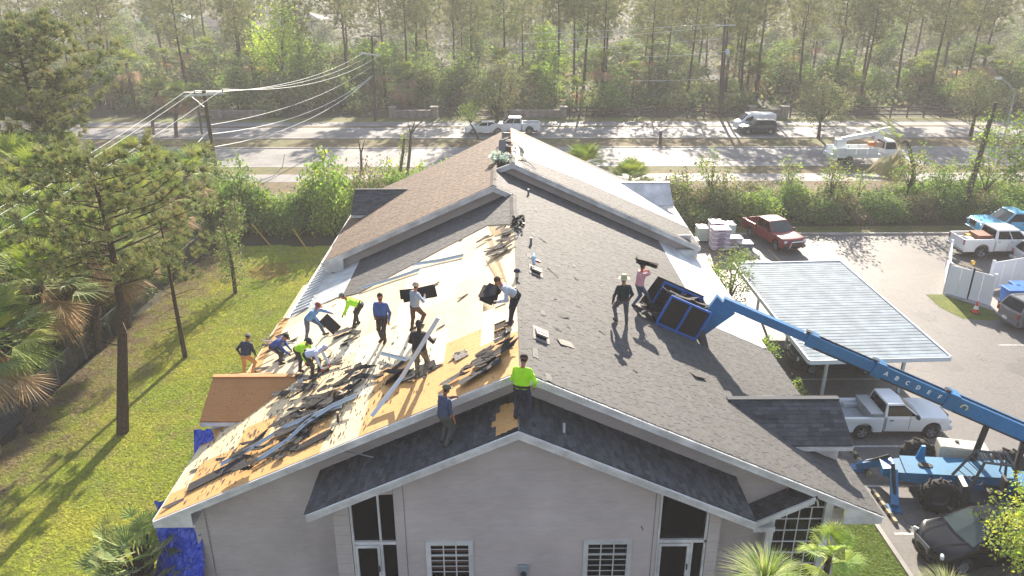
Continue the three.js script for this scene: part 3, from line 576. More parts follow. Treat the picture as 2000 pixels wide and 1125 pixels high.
// small side gable with the arched window
{
  const g0 = 8.82, gh = 4.12, ks = 0.53, zf = -17.86, xl = 7.17, P4 = [g0, gh, ks];
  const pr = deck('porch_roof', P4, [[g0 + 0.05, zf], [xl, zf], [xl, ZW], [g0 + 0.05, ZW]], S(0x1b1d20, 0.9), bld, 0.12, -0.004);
  pr.userData.label = 'small shingled side gable roof over the arched window';
  seedRnd(31);
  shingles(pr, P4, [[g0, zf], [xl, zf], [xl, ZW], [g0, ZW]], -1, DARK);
  rake([[xl, hy(P4, xl)], [g0, gh]], zf + 0.03, 0.16);
  part('eave_return', new Geo().box(xl + 0.02, xl + 0.66, 2.85, 3.02, zf - 0.5, zf), M.fascia, bld);
  const t = new THREE.Group(); t.name = 'arched_window'; bld.add(t);
  const x0 = 7.85, x1 = 9.5, zz = -18.35, yt = 3.35, cx = (x0 + x1) / 2, r = (x1 - x0) / 2 - 0.3;
  part('post', new Geo().box(x0 - 0.1, x0 + 0.12, -0.1, 3.55, zz - 0.1, zz + 0.08), M.fascia, t);
  part('post', new Geo().box(x1 - 0.1, x1 + 0.13, -0.1, 3.85, zz - 0.1, zz + 0.08), M.fascia, t);
  part('pane', new Geo().slab([[x0 + 0.12, -0.1], [x1 - 0.1, -0.1], [x1 - 0.1, 3.7], [g0, 3.92], [x0 + 0.12, hy(P4, x0 + 0.12) - 0.16]].map(([x, y]) => V(x, y, zz - 0.06)), V(0, 0, 0.02)), M.glass, t);
  for (let k = 1; k < 4; k++) part('glazing_bar', new Geo().box(lerp(x0 + 0.12, x1 - 0.1, k / 4) - 0.013, lerp(x0 + 0.12, x1 - 0.1, k / 4) + 0.013, -0.1, yt, zz - 0.03, zz), M.fascia, t);
  for (let k = 0; k < 6; k++) part('glazing_bar', new Geo().box(x0 + 0.12, x1 - 0.1, yt - k * 0.42 - 0.015, yt - k * 0.42 + 0.015, zz - 0.028, zz + 0.004), M.fascia, t);
  for (const a of [50, 90, 130]) part('glazing_bar', new Geo().beam(V(cx, yt, zz), V(cx + Math.cos(a * DEG) * r, yt + Math.sin(a * DEG) * r, zz), 0.03, 0.03), M.fascia, t);
  const arc = []; for (let k = 0; k <= 16; k++) arc.push(V(cx + Math.cos(k / 16 * Math.PI) * r, yt + Math.sin(k / 16 * Math.PI) * r, zz));
  part('arch_bar', new Geo().tube(arc, 0.03, 6), M.fascia, t);
  for (let y = -0.1; y < 3.3; y += 0.34) part('pier_block', new Geo().box(x1 + 0.14, x1 + 0.52, y, y + 0.33, zz - 0.25, zz - 0.02), M.wallTrim, mw);
}
// cross-gable dormers that straddle the eaves
function dormer(dirX, xin, xout, z, yr, drop, run, roofP, m, shingleTone, label) {
  const k = drop / run, t = new THREE.Group(); t.name = 'dormer'; bld.add(t); t.userData.label = label;
  for (const s of [1, -1]) {   // near slope, far slope
    const ye = yr - drop, zE = z + s * run;
    const xv = roofP[0] + (ye - roofP[1]) / roofP[2];       // where the eave line meets the main slope
    const xi = clamp(Math.abs(xv), 0, Math.abs(xout) - 0.05) * dirX;
    const pts = [V(xin, yr, z), V(xout, yr, z), V(xout, ye, zE), V(xi, ye, zE)];
    const n = V(0, run, s * drop).normalize();
    const p = part('slope', new Geo().slab((s * dirX > 0 ? [...pts].reverse() : pts).map((q) => q.clone().addScaledVector(n, -0.1)), n.clone().multiplyScalar(0.1)), m, t);
    if (shingleTone) {
      const g = new Geo(), E0 = 0.142, L = Math.hypot(run, drop), rows = Math.floor(L / E0), dn = V(0, -drop, s * run).normalize(), ax = V(dirX, 0, 0);
      for (let r = 0; r < rows; r++) {
        const f = (r + 1) / rows, start = lerp(xin, xi, (r + 0.6) / rows), base = V(0, lerp(yr, ye, f), lerp(z, zE, f));
        let x = start - dirX * rr(0, 0.2);
        while ((xout - x) * dirX > 0) {
          const w = 0.33 * (rnd() < 0.3 ? 0.7 : 1.05), xa = (x - start) * dirX < 0 ? start : x, xb = (x + dirX * w - xout) * dirX > 0 ? xout : x + dirX * w;
          x += dirX * w;
          const up = rnd() < 0.4 ? 0.02 : 0.011, b = rr(0.55, 1.45);
          g.tint(shingleTone.map((c) => c * b));
          const A = base.clone().setX(xa + dirX * 0.005), B = base.clone().setX(xb - dirX * 0.005), up3 = (q, u) => q.clone().addScaledVector(n, u);
          const A3 = up3(A.clone().addScaledVector(dn, -E0 * 1.1), 0.003), B3 = up3(B.clone().addScaledVector(dn, -E0 * 1.1), 0.003);
          const f4 = s * dirX > 0 ? (p1, p2, p3, p4) => g.quad(p1, p2, p3, p4) : (p1, p2, p3, p4) => g.quad(p4, p3, p2, p1);
          f4(A3, up3(A, up), up3(B, up), B3); f4(up3(A, up), up3(A, 0.001), up3(B, 0.001), up3(B, up));
        }
      }
      const o = part('shingle_field', g, M.shingle, p); o.userData.kind = 'stuff';
    }
    part('eave_board', new Geo().box(Math.min(xi, xout), Math.max(xi, xout), ye - 0.2, ye - 0.07, zE - 0.03, zE + 0.03), M.fascia, t);
    const xw = xout - dirX * 0.35, zw2 = zE - s * 0.3, yw = ye - 0.1;
    part('cheek', new Geo().slab([V(xi - dirX * 0.1, yw, zw2), V(xw, yw, zw2), V(xw, hy(roofP, xw) - 0.05, zw2), V(xi - dirX * 0.1, hy(roofP, xi) - 0.12, zw2)], V(0, 0, 0.05)), M.white, t);
  }
  part('gable_end', new Geo().slab([V(xout - dirX * 0.35, yr - 0.15, z), V(xout - dirX * 0.35, yr - drop - 0.05, z - run + 0.25), V(xout - dirX * 0.35, yr - drop - 0.9, z - run + 0.25), V(xout - dirX * 0.35, yr - drop - 0.9, z + run - 0.25), V(xout - dirX * 0.35, yr - drop - 0.05, z + run - 0.25)], V(dirX * 0.05, 0, 0)), M.white, t);
  part('ridge_cap', new Geo().box(Math.min(xin, xout), Math.max(xin, xout), yr - 0.01, yr + 0.03, z - 0.1, z + 0.1), shingleTone ? S(0x4a4d52, 0.9) : m, t);
  return t;
}
seedRnd(41);
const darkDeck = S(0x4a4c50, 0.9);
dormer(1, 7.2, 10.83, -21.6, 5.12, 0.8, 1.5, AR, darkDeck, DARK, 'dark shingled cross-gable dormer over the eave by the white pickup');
dormer(-1, -7.2, -10.28, -23.9, 4.76, 0.78, 1.68, AL, M.plyOld, null, 'bare brown plywood cross-gable dormer beside the lawn');
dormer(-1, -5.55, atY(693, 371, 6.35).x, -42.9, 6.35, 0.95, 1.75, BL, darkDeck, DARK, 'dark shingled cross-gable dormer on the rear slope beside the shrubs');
dormer(1, 7.0, atY(1307, 356, 5.95).x, atY(1260, 356, 5.95).z, 5.95, 0.95, 1.75, CR, M.underlay, null, 'cross-gable dormer covered in pale underlay sheet');
// roof vents and pipes on the shingled slope
function roofVent(u, v, w, l, label) {
  const p = onSlope(u, v, AR), t = new THREE.Group(); t.name = 'roof_vent'; bld.add(t);
  t.position.copy(p); t.rotation.z = -Math.atan(K);
  part('flange', new Geo().box(-w * 0.7, w * 0.8, 0.01, 0.03, -l * 0.8, l * 0.7), S(0xa9a39c, 0.8, { map: T.grain }), t);
  part('hood', new Geo().hexa([V(-w / 2, 0.03, -l / 2), V(w / 2, 0.03, -l / 2), V(w / 2, 0.05, -l / 2), V(-w / 2, 0.05, -l / 2), V(-w / 2, 0.12, l / 2), V(w / 2, 0.12, l / 2), V(w / 2, 0.17, l / 2), V(-w / 2, 0.17, l / 2)]), S(0xb3aca4, 0.7, { map: T.grain }), t);
  part('throat', new Geo().box(-w / 2 + 0.02, w / 2 - 0.02, 0.03, 0.13, l / 2 - 0.3, l / 2 - 0.02), M.black, t);
}
roofVent(1055, 655, 0.36, 0.62); roofVent(1045, 530, 0.36, 0.6);
for (const [u, v] of [[1032, 381], [1037, 478], [1023, 440]]) { const p = onSlope(u, v, AR); part('vent_pipe', new Geo().tube([p.clone().setY(p.y - 0.1), p.clone().setY(p.y + 0.3)], 0.05, 10), S(0x6a6f73, 0.6), bld); }
// pale bald patches where loose tabs came away along the ridge line
for (const [u, v, w, l] of [[1046, 410, 0.16, 0.55], [1041, 458, 0.17, 0.5], [1063, 400, 0.1, 0.4], [1033, 500, 0.2, 0.5], [1060, 612, 0.14, 0.36], [1045, 690, 0.16, 0.6], [1071, 738, 0.16, 0.4], [1120, 520, 0.12, 0.3]]) {
  const p = onSlope(u, v, AR), o = part('bald_patch', new Geo().box(-w / 2, w / 2, 0, 0.024, -l / 2, l / 2), S(0x8f8c87, 0.88, { map: T.grain }), bld);
  o.position.copy(p); o.rotation.z = -Math.atan(K);
}
// ---------------------------------------------------------------- vegetation
class Leaves {   // many small faces with a colour each
  constructor() { this.p = []; this.c = []; }
  tri(ax, ay, az, bx, by, bz, cx, cy, cz, k) { this.p.push(ax, ay, az, bx, by, bz, cx, cy, cz); for (let i = 0; i < 3; i++) this.c.push(Math.min(0.9, k[0] * 1.7), Math.min(0.9, k[1] * 1.7), Math.min(0.9, k[2] * 1.7)); }
  leaf(c, d, s, len, wid, k) {   // rhombus at c along d, width along s
    const tx = c.x + d.x * len, ty = c.y + d.y * len, tz = c.z + d.z * len, mx = c.x + d.x * len * 0.45, my = c.y + d.y * len * 0.45, mz = c.z + d.z * len * 0.45;
    this.tri(c.x, c.y, c.z, mx + s.x * wid, my + s.y * wid, mz + s.z * wid, tx, ty, tz, k);
    this.tri(c.x, c.y, c.z, tx, ty, tz, mx - s.x * wid, my - s.y * wid, mz - s.z * wid, k);
  }
  strap(a, b, w0, w1, s, k) {
    this.tri(a.x - s.x * w0, a.y - s.y * w0, a.z - s.z * w0, a.x + s.x * w0, a.y + s.y * w0, a.z + s.z * w0, b.x + s.x * w1, b.y + s.y * w1, b.z + s.z * w1, k);
    if (w1 > 0.0005) this.tri(a.x - s.x * w0, a.y - s.y * w0, a.z - s.z * w0, b.x + s.x * w1, b.y + s.y * w1, b.z + s.z * w1, b.x - s.x * w1, b.y - s.y * w1, b.z - s.z * w1, k);
  }
  build() {
    const g = new THREE.BufferGeometry();
    g.setAttribute('position', new THREE.Float32BufferAttribute(this.p, 3));
    g.setAttribute('color', new THREE.Float32BufferAttribute(this.c, 3));
    g.computeVertexNormals();
    return g;
  }
}
const leafMat = new THREE.MeshPhysicalMaterial({ color: 0xffffff, vertexColors: true, roughness: 1, transmission: 0.42, thickness: 0, side: THREE.DoubleSide });
const needleMat = new THREE.MeshPhysicalMaterial({ color: 0xffffff, vertexColors: true, roughness: 0.9, transmission: 0.25, thickness: 0, side: THREE.DoubleSide });
const rdir = () => { const z = rr(-1, 1), a = rr(0, 6.283), r = Math.sqrt(1 - z * z); return V(r * Math.cos(a), z, r * Math.sin(a)); };
const vary = (k, a = 0.25) => { const b = 1 + rr(-a, a), h = rr(-0.12, 0.12); return [k[0] * b * (1 + h), k[1] * b, k[2] * b * (1 - h)]; };
// leafy mass: clumps over an uneven ellipsoid, gaps between them
function leafMass(L, c, rx, ry, rz, clumps, per, size, pal, fill = 0.35) {
  for (let i = 0; i < clumps; i++) {
    const d = rdir(), k = rnd() < fill ? Math.cbrt(rnd()) * 0.8 : rr(0.78, 1.08), q = V(c.x + d.x * rx * k, c.y + d.y * ry * k, c.z + d.z * rz * k), col = vary(pal[ri(pal.length)], 0.3), cr = size * rr(1.6, 3.2);
    if (q.y < 0.1) q.y = rr(0.1, 0.4);
    for (let j = 0; j < per; j++) {
      const o = rdir().multiplyScalar(cr * Math.cbrt(rnd())), dd = rdir(); dd.y = dd.y * 0.6 - 0.1; dd.addScaledVector(d, 0.5).normalize();
      const s = rdir().cross(dd).normalize(), len = size * rr(0.6, 1.25);
      L.leaf(q.clone().add(o), dd, s, len, len * rr(0.26, 0.4), vary(col, 0.16));
    }
  }
}
const GREENS = [[0.10, 0.17, 0.022], [0.13, 0.2, 0.03], [0.075, 0.13, 0.02], [0.16, 0.22, 0.04]];
const DARKS = [[0.05, 0.09, 0.02], [0.065, 0.11, 0.025], [0.085, 0.12, 0.03]];
const OLIVE = [[0.115, 0.125, 0.04], [0.09, 0.105, 0.035], [0.14, 0.14, 0.05]];
const LIME = [[0.2, 0.28, 0.03], [0.25, 0.3, 0.03], [0.15, 0.23, 0.03]];
function shrubShape(rx, h, rz, n, size, pal, stems = 5) {
  const L = new Leaves(), w = new Geo(), lobes = 4 + ri(3);
  for (let i = 0; i < lobes; i++) {
    const a = i / lobes * 6.283 + rr(-0.4, 0.4), k = i ? rr(0.3, 0.62) : 0, hh = h * (i ? rr(0.55, 0.9) : 1);
    leafMass(L, V(Math.cos(a) * rx * k, hh * 0.52, Math.sin(a) * rz * k), rx * rr(0.4, 0.6), hh * 0.5, rz * rr(0.4, 0.6), Math.round(n / lobes), 12, size, pal);
    w.tube([V(Math.cos(a) * 0.1, 0, Math.sin(a) * 0.1), V(Math.cos(a) * rx * k * 0.6, hh * 0.4, Math.sin(a) * rz * k * 0.6), V(Math.cos(a) * rx * k, hh * 0.8, Math.sin(a) * rz * k)], [0.05, 0.035, 0.012], 5);
  }
  return [L.build(), w.build()];
}
function plant(name, label, cat, [leaves, wood], pos, turn, scale, group, names = ['foliage', 'stem'], mats = [leafMat, M.bark]) {
  const t = thing(name, label, cat, pos, turn, group);
  const a = part(names[0], leaves, mats[0], t); a.userData.kind = 'stuff';
  if (wood) part(names[1], wood, mats[1], t);
  t.scale.set(...(typeof scale === 'number' ? [scale, scale, scale] : scale));
  return t;
}
// broadleaf tree
function treeShape(h, trunkH, r, n, size, pal, lean = 0) {
  const L = new Leaves(), w = new Geo(), top = V(lean, trunkH, rr(-0.2, 0.2));
  w.tube([V(0, -0.1, 0), V(lean * 0.4, trunkH * 0.5, 0), top], [r * 0.075, r * 0.06, r * 0.05], 8);
  const limbs = 9;
  for (let i = 0; i < limbs; i++) {
    const a = i / limbs * 6.283 + rr(-0.3, 0.3), e = i < 2 ? 0.2 : rr(0.45, 0.85), q = V(top.x + Math.cos(a) * r * e, lerp(trunkH, h, i < 2 ? 0.75 : rr(0.2, 0.62)), top.z + Math.sin(a) * r * e), m = top.clone().lerp(q, 0.5).add(V(0, 0.15 * r, 0));
    w.tube([top, m, q], [r * 0.035, r * 0.022, r * 0.006], 5);
    leafMass(L, q, r * rr(0.34, 0.52), (h - trunkH) * rr(0.2, 0.32), r * rr(0.34, 0.52), Math.round(n / limbs), 12, size, pal, 0.4);
  }
  return [L.build(), w.build()];
}
// fan frond: stalk and a folded fan of blades
function fan(L, base, dir, stalk, R, blades, k, droop = 0.5, spread = 2.4) {
  const side = new THREE.Vector3().crossVectors(dir, V(0, 1, 0)); if (side.lengthSq() < 0.01) side.set(1, 0, 0); side.normalize();
  const nrm = new THREE.Vector3().crossVectors(side, dir).normalize(), hub = base.clone().addScaledVector(dir, stalk).add(V(0, -stalk * 0.12, 0));
  L.strap(base, hub, 0.02, 0.014, side, [k[0] * 1.15, k[1] * 1.05, k[2] * 1.2]);
  for (let i = 0; i < blades; i++) {
    const a = (i / (blades - 1) - 0.5) * spread, d = dir.clone().multiplyScalar(Math.cos(a)).addScaledVector(side, Math.sin(a)).addScaledVector(nrm, 0.16 * Math.abs(Math.sin(a * 1.3))).normalize();
    const len = R * (0.72 + 0.28 * Math.cos(a)) * rr(0.9, 1.08), w = R * spread / blades * 0.2, s = new THREE.Vector3().crossVectors(d, nrm).normalize().addScaledVector(nrm, i % 2 ? 0.35 : -0.35).normalize();
    const m = hub.clone().addScaledVector(d, len * 0.55), tip = hub.clone().addScaledVector(d, len); tip.y -= droop * len * rr(0.3, 0.55); m.y -= droop * len * 0.06;
    const c = vary(k, 0.15);
    L.strap(hub, m, w * 0.3, w, s, c); L.strap(m, tip, w, 0, s, c);
  }
}
function palmShape(h, fronds, R, o = {}) {
  const L = new Leaves(), w = new Geo(), pts = [], rad = [], lean = o.lean || 0, n = 12;
  for (let i = 0; i <= n; i++) { const t = i / n; pts.push(V(lean * t * t, h * t, 0)); rad.push((o.rad || 0.17) * (1.15 - 0.2 * t + 0.07 * (i % 2)) ); }
  w.tube(pts, rad, 9);
  const top = V(lean, h, 0);
  for (let i = 0; i < fronds; i++) {
    const dead = rnd() < (o.dead ?? 0.2), e = dead ? rr(-1.35, -0.7) : lerp(-0.55, 1.35, Math.pow(rnd(), 0.85)), a = i * 2.39996 + rr(-0.3, 0.3), d = V(Math.cos(a) * Math.cos(e), Math.sin(e), Math.sin(a) * Math.cos(e));
    const k = dead ? vary([0.22, 0.155, 0.09], 0.3) : vary((o.pal || [[0.12, 0.165, 0.02], [0.17, 0.2, 0.028], [0.08, 0.12, 0.02]])[ri(3)], 0.2);
    fan(L, top.clone().add(V(0, rr(-0.3, 0.15), 0)), d, R * rr(0.55, 0.95), R * rr(0.8, 1.1), o.blades || 22, k, dead ? 0.15 : o.droop ?? 0.55);
  }
  if (o.boots) for (let i = 0; i < 60; i++) { const t = rr(0.35, 0.99), a = rr(0, 6.28), q = V(lean * t * t + Math.cos(a) * 0.16, h * t, Math.sin(a) * 0.16); w.beam(q, q.clone().add(V(Math.cos(a) * 0.16, 0.24, Math.sin(a) * 0.16)), 0.05, 0.02); }
  return [L.build(), w.build()];
}
// pines
function tuft(L, c, d, n, len, w, k) {
  for (let i = 0; i < n; i++) { const q = rdir().multiplyScalar(0.85).add(d).normalize(), s = rdir().cross(q).normalize(); L.strap(c, c.clone().addScaledVector(q, len * rr(0.7, 1.15)), w, 0.0, s, vary(k, 0.18)); }
}
function pineShape(o) {
  const L = new Leaves(), w = new Geo(), pts = [], rad = [], n = 10, { h, r, crown, bend = 0 } = o;
  for (let i = 0; i <= n; i++) { const t = i / n; pts.push(V(bend * Math.sin(t * 2.6) + rr(-0.02, 0.02) * h * 0.2, h * t - (i ? 0 : 0.15), (o.bendZ || 0) * t * t)); rad.push(r * Math.pow(1 - t * 0.92, 0.75)); }
  w.tube(pts, rad, o.sides || 8);
  const on = (t) => { const x = t * n, i = Math.min(n - 1, Math.floor(x)); return pts[i].clone().lerp(pts[i + 1], x - i); };
  for (let i = 0; i < o.limbs; i++) {
    const t = lerp(o.from, 0.99, Math.pow(i / o.limbs, 0.9)), b = on(t), a = i * 2.39996 + rr(-0.5, 0.5), reach = crown * Math.sin(clamp((t - o.from) / (1.02 - o.from), 0.06, 1) * 2.6 + 0.35) * rr(0.6, 1.1) + 0.25;
    const d = V(Math.cos(a), 0, Math.sin(a)), m = b.clone().addScaledVector(d, reach * 0.5).add(V(0, reach * rr(-0.02, 0.2), 0)), e = b.clone().addScaledVector(d, reach).add(V(rr(-0.2, 0.2), reach * rr(0.15, 0.5), rr(-0.2, 0.2)));
    const lr = r * 0.32 * Math.pow(1 - t * 0.75, 0.8);
    w.tube([b, m, e], [lr, lr * 0.6, lr * 0.18], o.sides > 6 ? 6 : 4);
    const tw = o.twigs;
    for (let j = 0; j < tw; j++) {
      const f = lerp(0.22, 1, j / Math.max(1, tw - 1)), q0 = f < 0.5 ? b.clone().lerp(m, f * 2) : m.clone().lerp(e, f * 2 - 1), sd = V(-d.z, 0, d.x).multiplyScalar(j % 2 ? 1 : -1), td = sd.multiplyScalar(rr(0.3, 1)).addScaledVector(d, rr(0.3, 0.9)).add(V(0, rr(0.1, 0.8), 0)).normalize(), q1 = q0.clone().addScaledVector(td, rr(0.3, 0.75) * o.twig);
      if (rnd() < 0.12) continue;
      if (o.sides > 6) w.tube([q0, q1], [lr * 0.25, lr * 0.1], 3, false);
      for (let m2 = 0; m2 < o.tufts; m2++) { const c = q0.clone().lerp(q1, o.tufts > 2 ? rr(0.35, 1.05) : m2 ? 0.62 : 1).add(rdir().multiplyScalar(o.loose || 0.08)); tuft(L, c, td.clone().add(V(0, 0.25, 0)).normalize(), o.needles, o.len, o.wid, o.pal[ri(o.pal.length)]); }
    }
  }
  for (let i = 0; i < (o.dead || 0); i++) {   // bare dead branches below the crown
    const t = rr(o.from * 0.45, o.from * 1.1), b = on(t), a = rr(0, 6.28), l = rr(0.5, 1.6) * crown * 0.5;
    w.tube([b, b.clone().add(V(Math.cos(a) * l * 0.6, l * rr(-0.1, 0.15), Math.sin(a) * l * 0.6)), b.clone().add(V(Math.cos(a) * l, l * rr(-0.2, 0.35), Math.sin(a) * l))], [r * 0.14, r * 0.09, r * 0.02], 4);
  }
  return [L.build(), w.build()];
}
const PINE = [[0.135, 0.16, 0.045], [0.17, 0.18, 0.06], [0.1, 0.13, 0.04], [0.205, 0.2, 0.075]];
const PINEFAR = PINE;

// --- the four pines by the lawn
seedRnd(1001);
const nearPine = { sides: 9, needles: 38, len: 0.34, wid: 0.022, tufts: 2, twigs: 9, twig: 1.0, loose: 0.1, pal: PINE };
const g240 = atY(240, 845), g362 = atY(362, 697), g460 = atY(460, 572);
plant('pine_tree', 'tall slash pine with a thick reddish trunk standing on the lawn beside the plywood dormer', 'pine tree', pineShape({ ...nearPine, h: 11.5, r: 0.25, crown: 3.7, from: 0.57, limbs: 42, bend: 0.9, bendZ: -1.0, dead: 3 }), [g240.x, 0, g240.z], 0, 1, null, ['crown', 'trunk'], [needleMat, M.bark]);
plant('pine_tree', 'slender young pine on the lawn with a sparse drooping crown', 'pine tree', pineShape({ ...nearPine, h: 7.6, r: 0.13, crown: 2.1, from: 0.5, limbs: 15, twigs: 6, tufts: 2, bend: -0.2, dead: 12 }), [g362.x, 0, g362.z], 1.9, 1, null, ['crown', 'trunk'], [needleMat, M.bark]);
plant('pine_tree', 'dense round-topped pine rising above the palms next to the road', 'pine tree', pineShape({ ...nearPine, h: 14.4, r: 0.3, crown: 5.2, from: 0.42, limbs: 64, twigs: 9, tufts: 2, needles: 44, len: 0.55, wid: 0.04, twig: 1.5, loose: 0.2, bend: 0.4, pal: PINE }), [-33.2, 0, -54.5], 0.7, 1, null, ['crown', 'trunk'], [needleMat, M.bark]);
seedRnd(1002);
plant('small_tree', 'small feathery green tree standing at the end of the lawn', 'tree', (() => { const L = new Leaves(), w = new Geo(); w.tube([V(0, -0.1, 0), V(0.05, 2, 0), V(-0.1, 5.2, 0)], [0.13, 0.1, 0.03], 7); for (let i = 0; i < 16; i++) { const y = lerp(0.9, 5.6, i / 15); leafMass(L, V(rr(-0.5, 0.5), y, rr(-0.5, 0.5)), 0.7 * (1 - 0.3 * i / 15), 0.5, 0.7 * (1 - 0.3 * i / 15), 22, 10, 0.13, OLIVE.concat(GREENS.slice(0, 1)), 0.6); } return [L.build(), w.build()]; })(), [g460.x, 0, g460.z], 0, 1, null, ['crown', 'trunk'], [leafMat, M.barkGrey]);

// --- cabbage palms in the dark strip beside the lawn
seedRnd(1003);
const palmKinds = [palmShape(5.6, 58, 1.2, { dead: 0.3, boots: true, lean: 1.5 }), palmShape(4.2, 50, 1.2, { dead: 0.35, boots: true, lean: 1.2 }), palmShape(7.4, 48, 1.4, { dead: 0.25, lean: 1.3 })];
const palmPx = [[60, 560, -27.8, 0], [8, 650, -25.5, 1], [20, 430, -36, 2], [105, 415, -38, 0], [185, 420, -38.5, 1], [60, 352, -43, 0], [150, 340, -44.5, 2], [238, 400, -41.5, 0], [290, 345, -46.5, 1], [18, 328, -45, 0], [222, 330, -48, 2], [330, 385, -46, 1], [100, 455, -34.5, 1], [262, 470, -38, 0], [215, 505, -35.5, 1], [150, 480, -33.5, 0], [375, 330, -53, 1], [-20, 520, -30, 0], [35, 500, -32, 1], [140, 395, -41, 2], [80, 480, -35.5, 2], [10, 380, -40, 1], [270, 400, -43.5, 1], [180, 370, -46, 0], [320, 330, -50, 2], [60, 300, -52, 2], [120, 300, -54, 0], [255, 300, -56, 2]];
palmPx.forEach(([u, v, z, k]) => { const c = atZ(u, v, z), s = clamp(c.y / [5.6, 4.2, 7.4][k], 0.75, 1.25); plant('cabbage_palm', 'cabbage palm with a ragged skirt of dead fronds behind the wire fence', 'palm tree', palmKinds[k], [c.x - 1.35 * s, c.y - [5.6, 4.2, 7.4][k] * s - 0.05, z], rr(-0.5, 0.5), s, 'palms behind the wire fence', ['fronds', 'trunk'], [leafMat, M.barkGrey]); });
[[300, 262], [345, 268], [395, 262]].forEach(([u, v], i) => { const c = atY(u, v); plant('cabbage_palm', 'cabbage palm on the median behind the leaning power pole', 'palm tree', palmKinds[i], [c.x, -0.05, c.z], i, [0.9, 1.1, 0.65][i], 'palms on the median', ['fronds', 'trunk'], [leafMat, M.barkGrey]); });
// undergrowth between and behind them
seedRnd(1004);
const bushKinds = [shrubShape(1.9, 2.6, 1.7, 300, 0.2, GREENS), shrubShape(1.7, 3.0, 1.6, 320, 0.17, DARKS.concat(GREENS)), shrubShape(2.0, 2.3, 1.8, 300, 0.19, OLIVE.concat(DARKS)), shrubShape(1.8, 2.8, 1.7, 300, 0.2, LIME.concat(GREENS)), shrubShape(1.9, 2.6, 1.7, 230, 0.18, [[0.13, 0.095, 0.06], [0.1, 0.085, 0.05], [0.085, 0.1, 0.03], [0.06, 0.09, 0.02]])];
const bush = (x, z, k, s, sy, label, group, name = 'bush') => plant(name, label, 'bush', bushKinds[k], [x, -0.05, z], rr(0, 6.28), [s, s * sy, s], group);
for (let i = 0; i < 40; i++) bush(rr(-36, -22.6), rr(-64, -22), [1, 1, 2, 1][ri(4)], rr(0.9, 1.5), rr(0.8, 1.4), 'dark leafy bush filling the gaps under the palms', 'undergrowth beneath the palms');
for (let i = 0; i < 22; i++) bush(-22.4 - rr(0, 1.5), -50 + i * 1.25, [1, 2, 4, 1][ri(4)], rr(0.7, 1.15), rr(0.6, 1.0), 'dark tangled bush pressing against the wire fence', 'tangle along the wire fence');
for (let i = 0; i < 16; i++) bush(-21.6 - rr(0, 1.2), -52 + i * 1.9, [1, 2, 0][ri(3)], rr(0.35, 0.7), rr(0.7, 1.2), 'low bush growing along the wire fence', 'low bushes along the wire fence');
// hedge of tall shrubs between the lawn and the road
for (let i = 0; i < 17; i++) bush(-22 + i * 0.98 + rr(-0.4, 0.4), -53.8 - rr(0, 3.4), [3, 0, 4, 2, 1][ri(5)], rr(0.7, 1.4), rr(0.9, 1.6), 'tall bright green shrub in the hedge behind the lawn', 'hedge behind the lawn');
for (let i = 0; i < 9; i++) bush(-12 + i * 1.3 + rr(-0.4, 0.4), -57.2 - rr(0, 2.2), [3, 3, 0][ri(3)], rr(0.8, 1.15), rr(1.1, 1.5), 'bright green shrub behind the rear roof', 'shrubs behind the rear roof');
// hedge behind the car park
for (let i = 0; i < 38; i++) { const x = 11 + i * 1.05 + rr(-0.5, 0.5); bush(x, -56.3 - rr(0, 3.6), [2, 4, 0, 1, 4, 3][ri(6)], rr(0.55, 1.35), rr(0.55, 1.15) * (x < 17 ? 1.15 : x < 21.5 ? 0.75 : 1), 'tangled shrub in the tall hedge behind the car park', 'hedge behind the car park'); }
for (let i = 0; i < 22; i++) bush(9 + i * 2.0 + rr(-0.7, 0.7), -60.6 - rr(0, 2.6), [0, 2, 3, 4][ri(4)], rr(0.6, 1.1), rr(0.5, 0.9), 'loose shrub on the bank between the hedge and the pavement', 'shrubs on the bank');
{
  seedRnd(1010);
  const thin = [treeShape(4.6, 1.6, 1.0, 40, 0.2, OLIVE.concat(LIME)), treeShape(5.4, 2.0, 1.3, 46, 0.22, GREENS.concat(OLIVE))];
  [[13.6, -57.5, 0], [16.4, -58.6, 1], [25.5, -58, 1], [28.4, -59.5, 0], [31.5, -58.2, 1], [35.2, -60, 0], [37.5, -57.6, 1], [23, -60.5, 0]].forEach(([x, z, k], i) => plant('sapling', 'thin loose sapling sticking up out of the car park hedge', 'tree', thin[k], [x, 0, z], i * 1.3, rr(0.75, 1.05), 'saplings in the car park hedge', ['crown', 'trunk'], [leafMat, M.bark]));
}
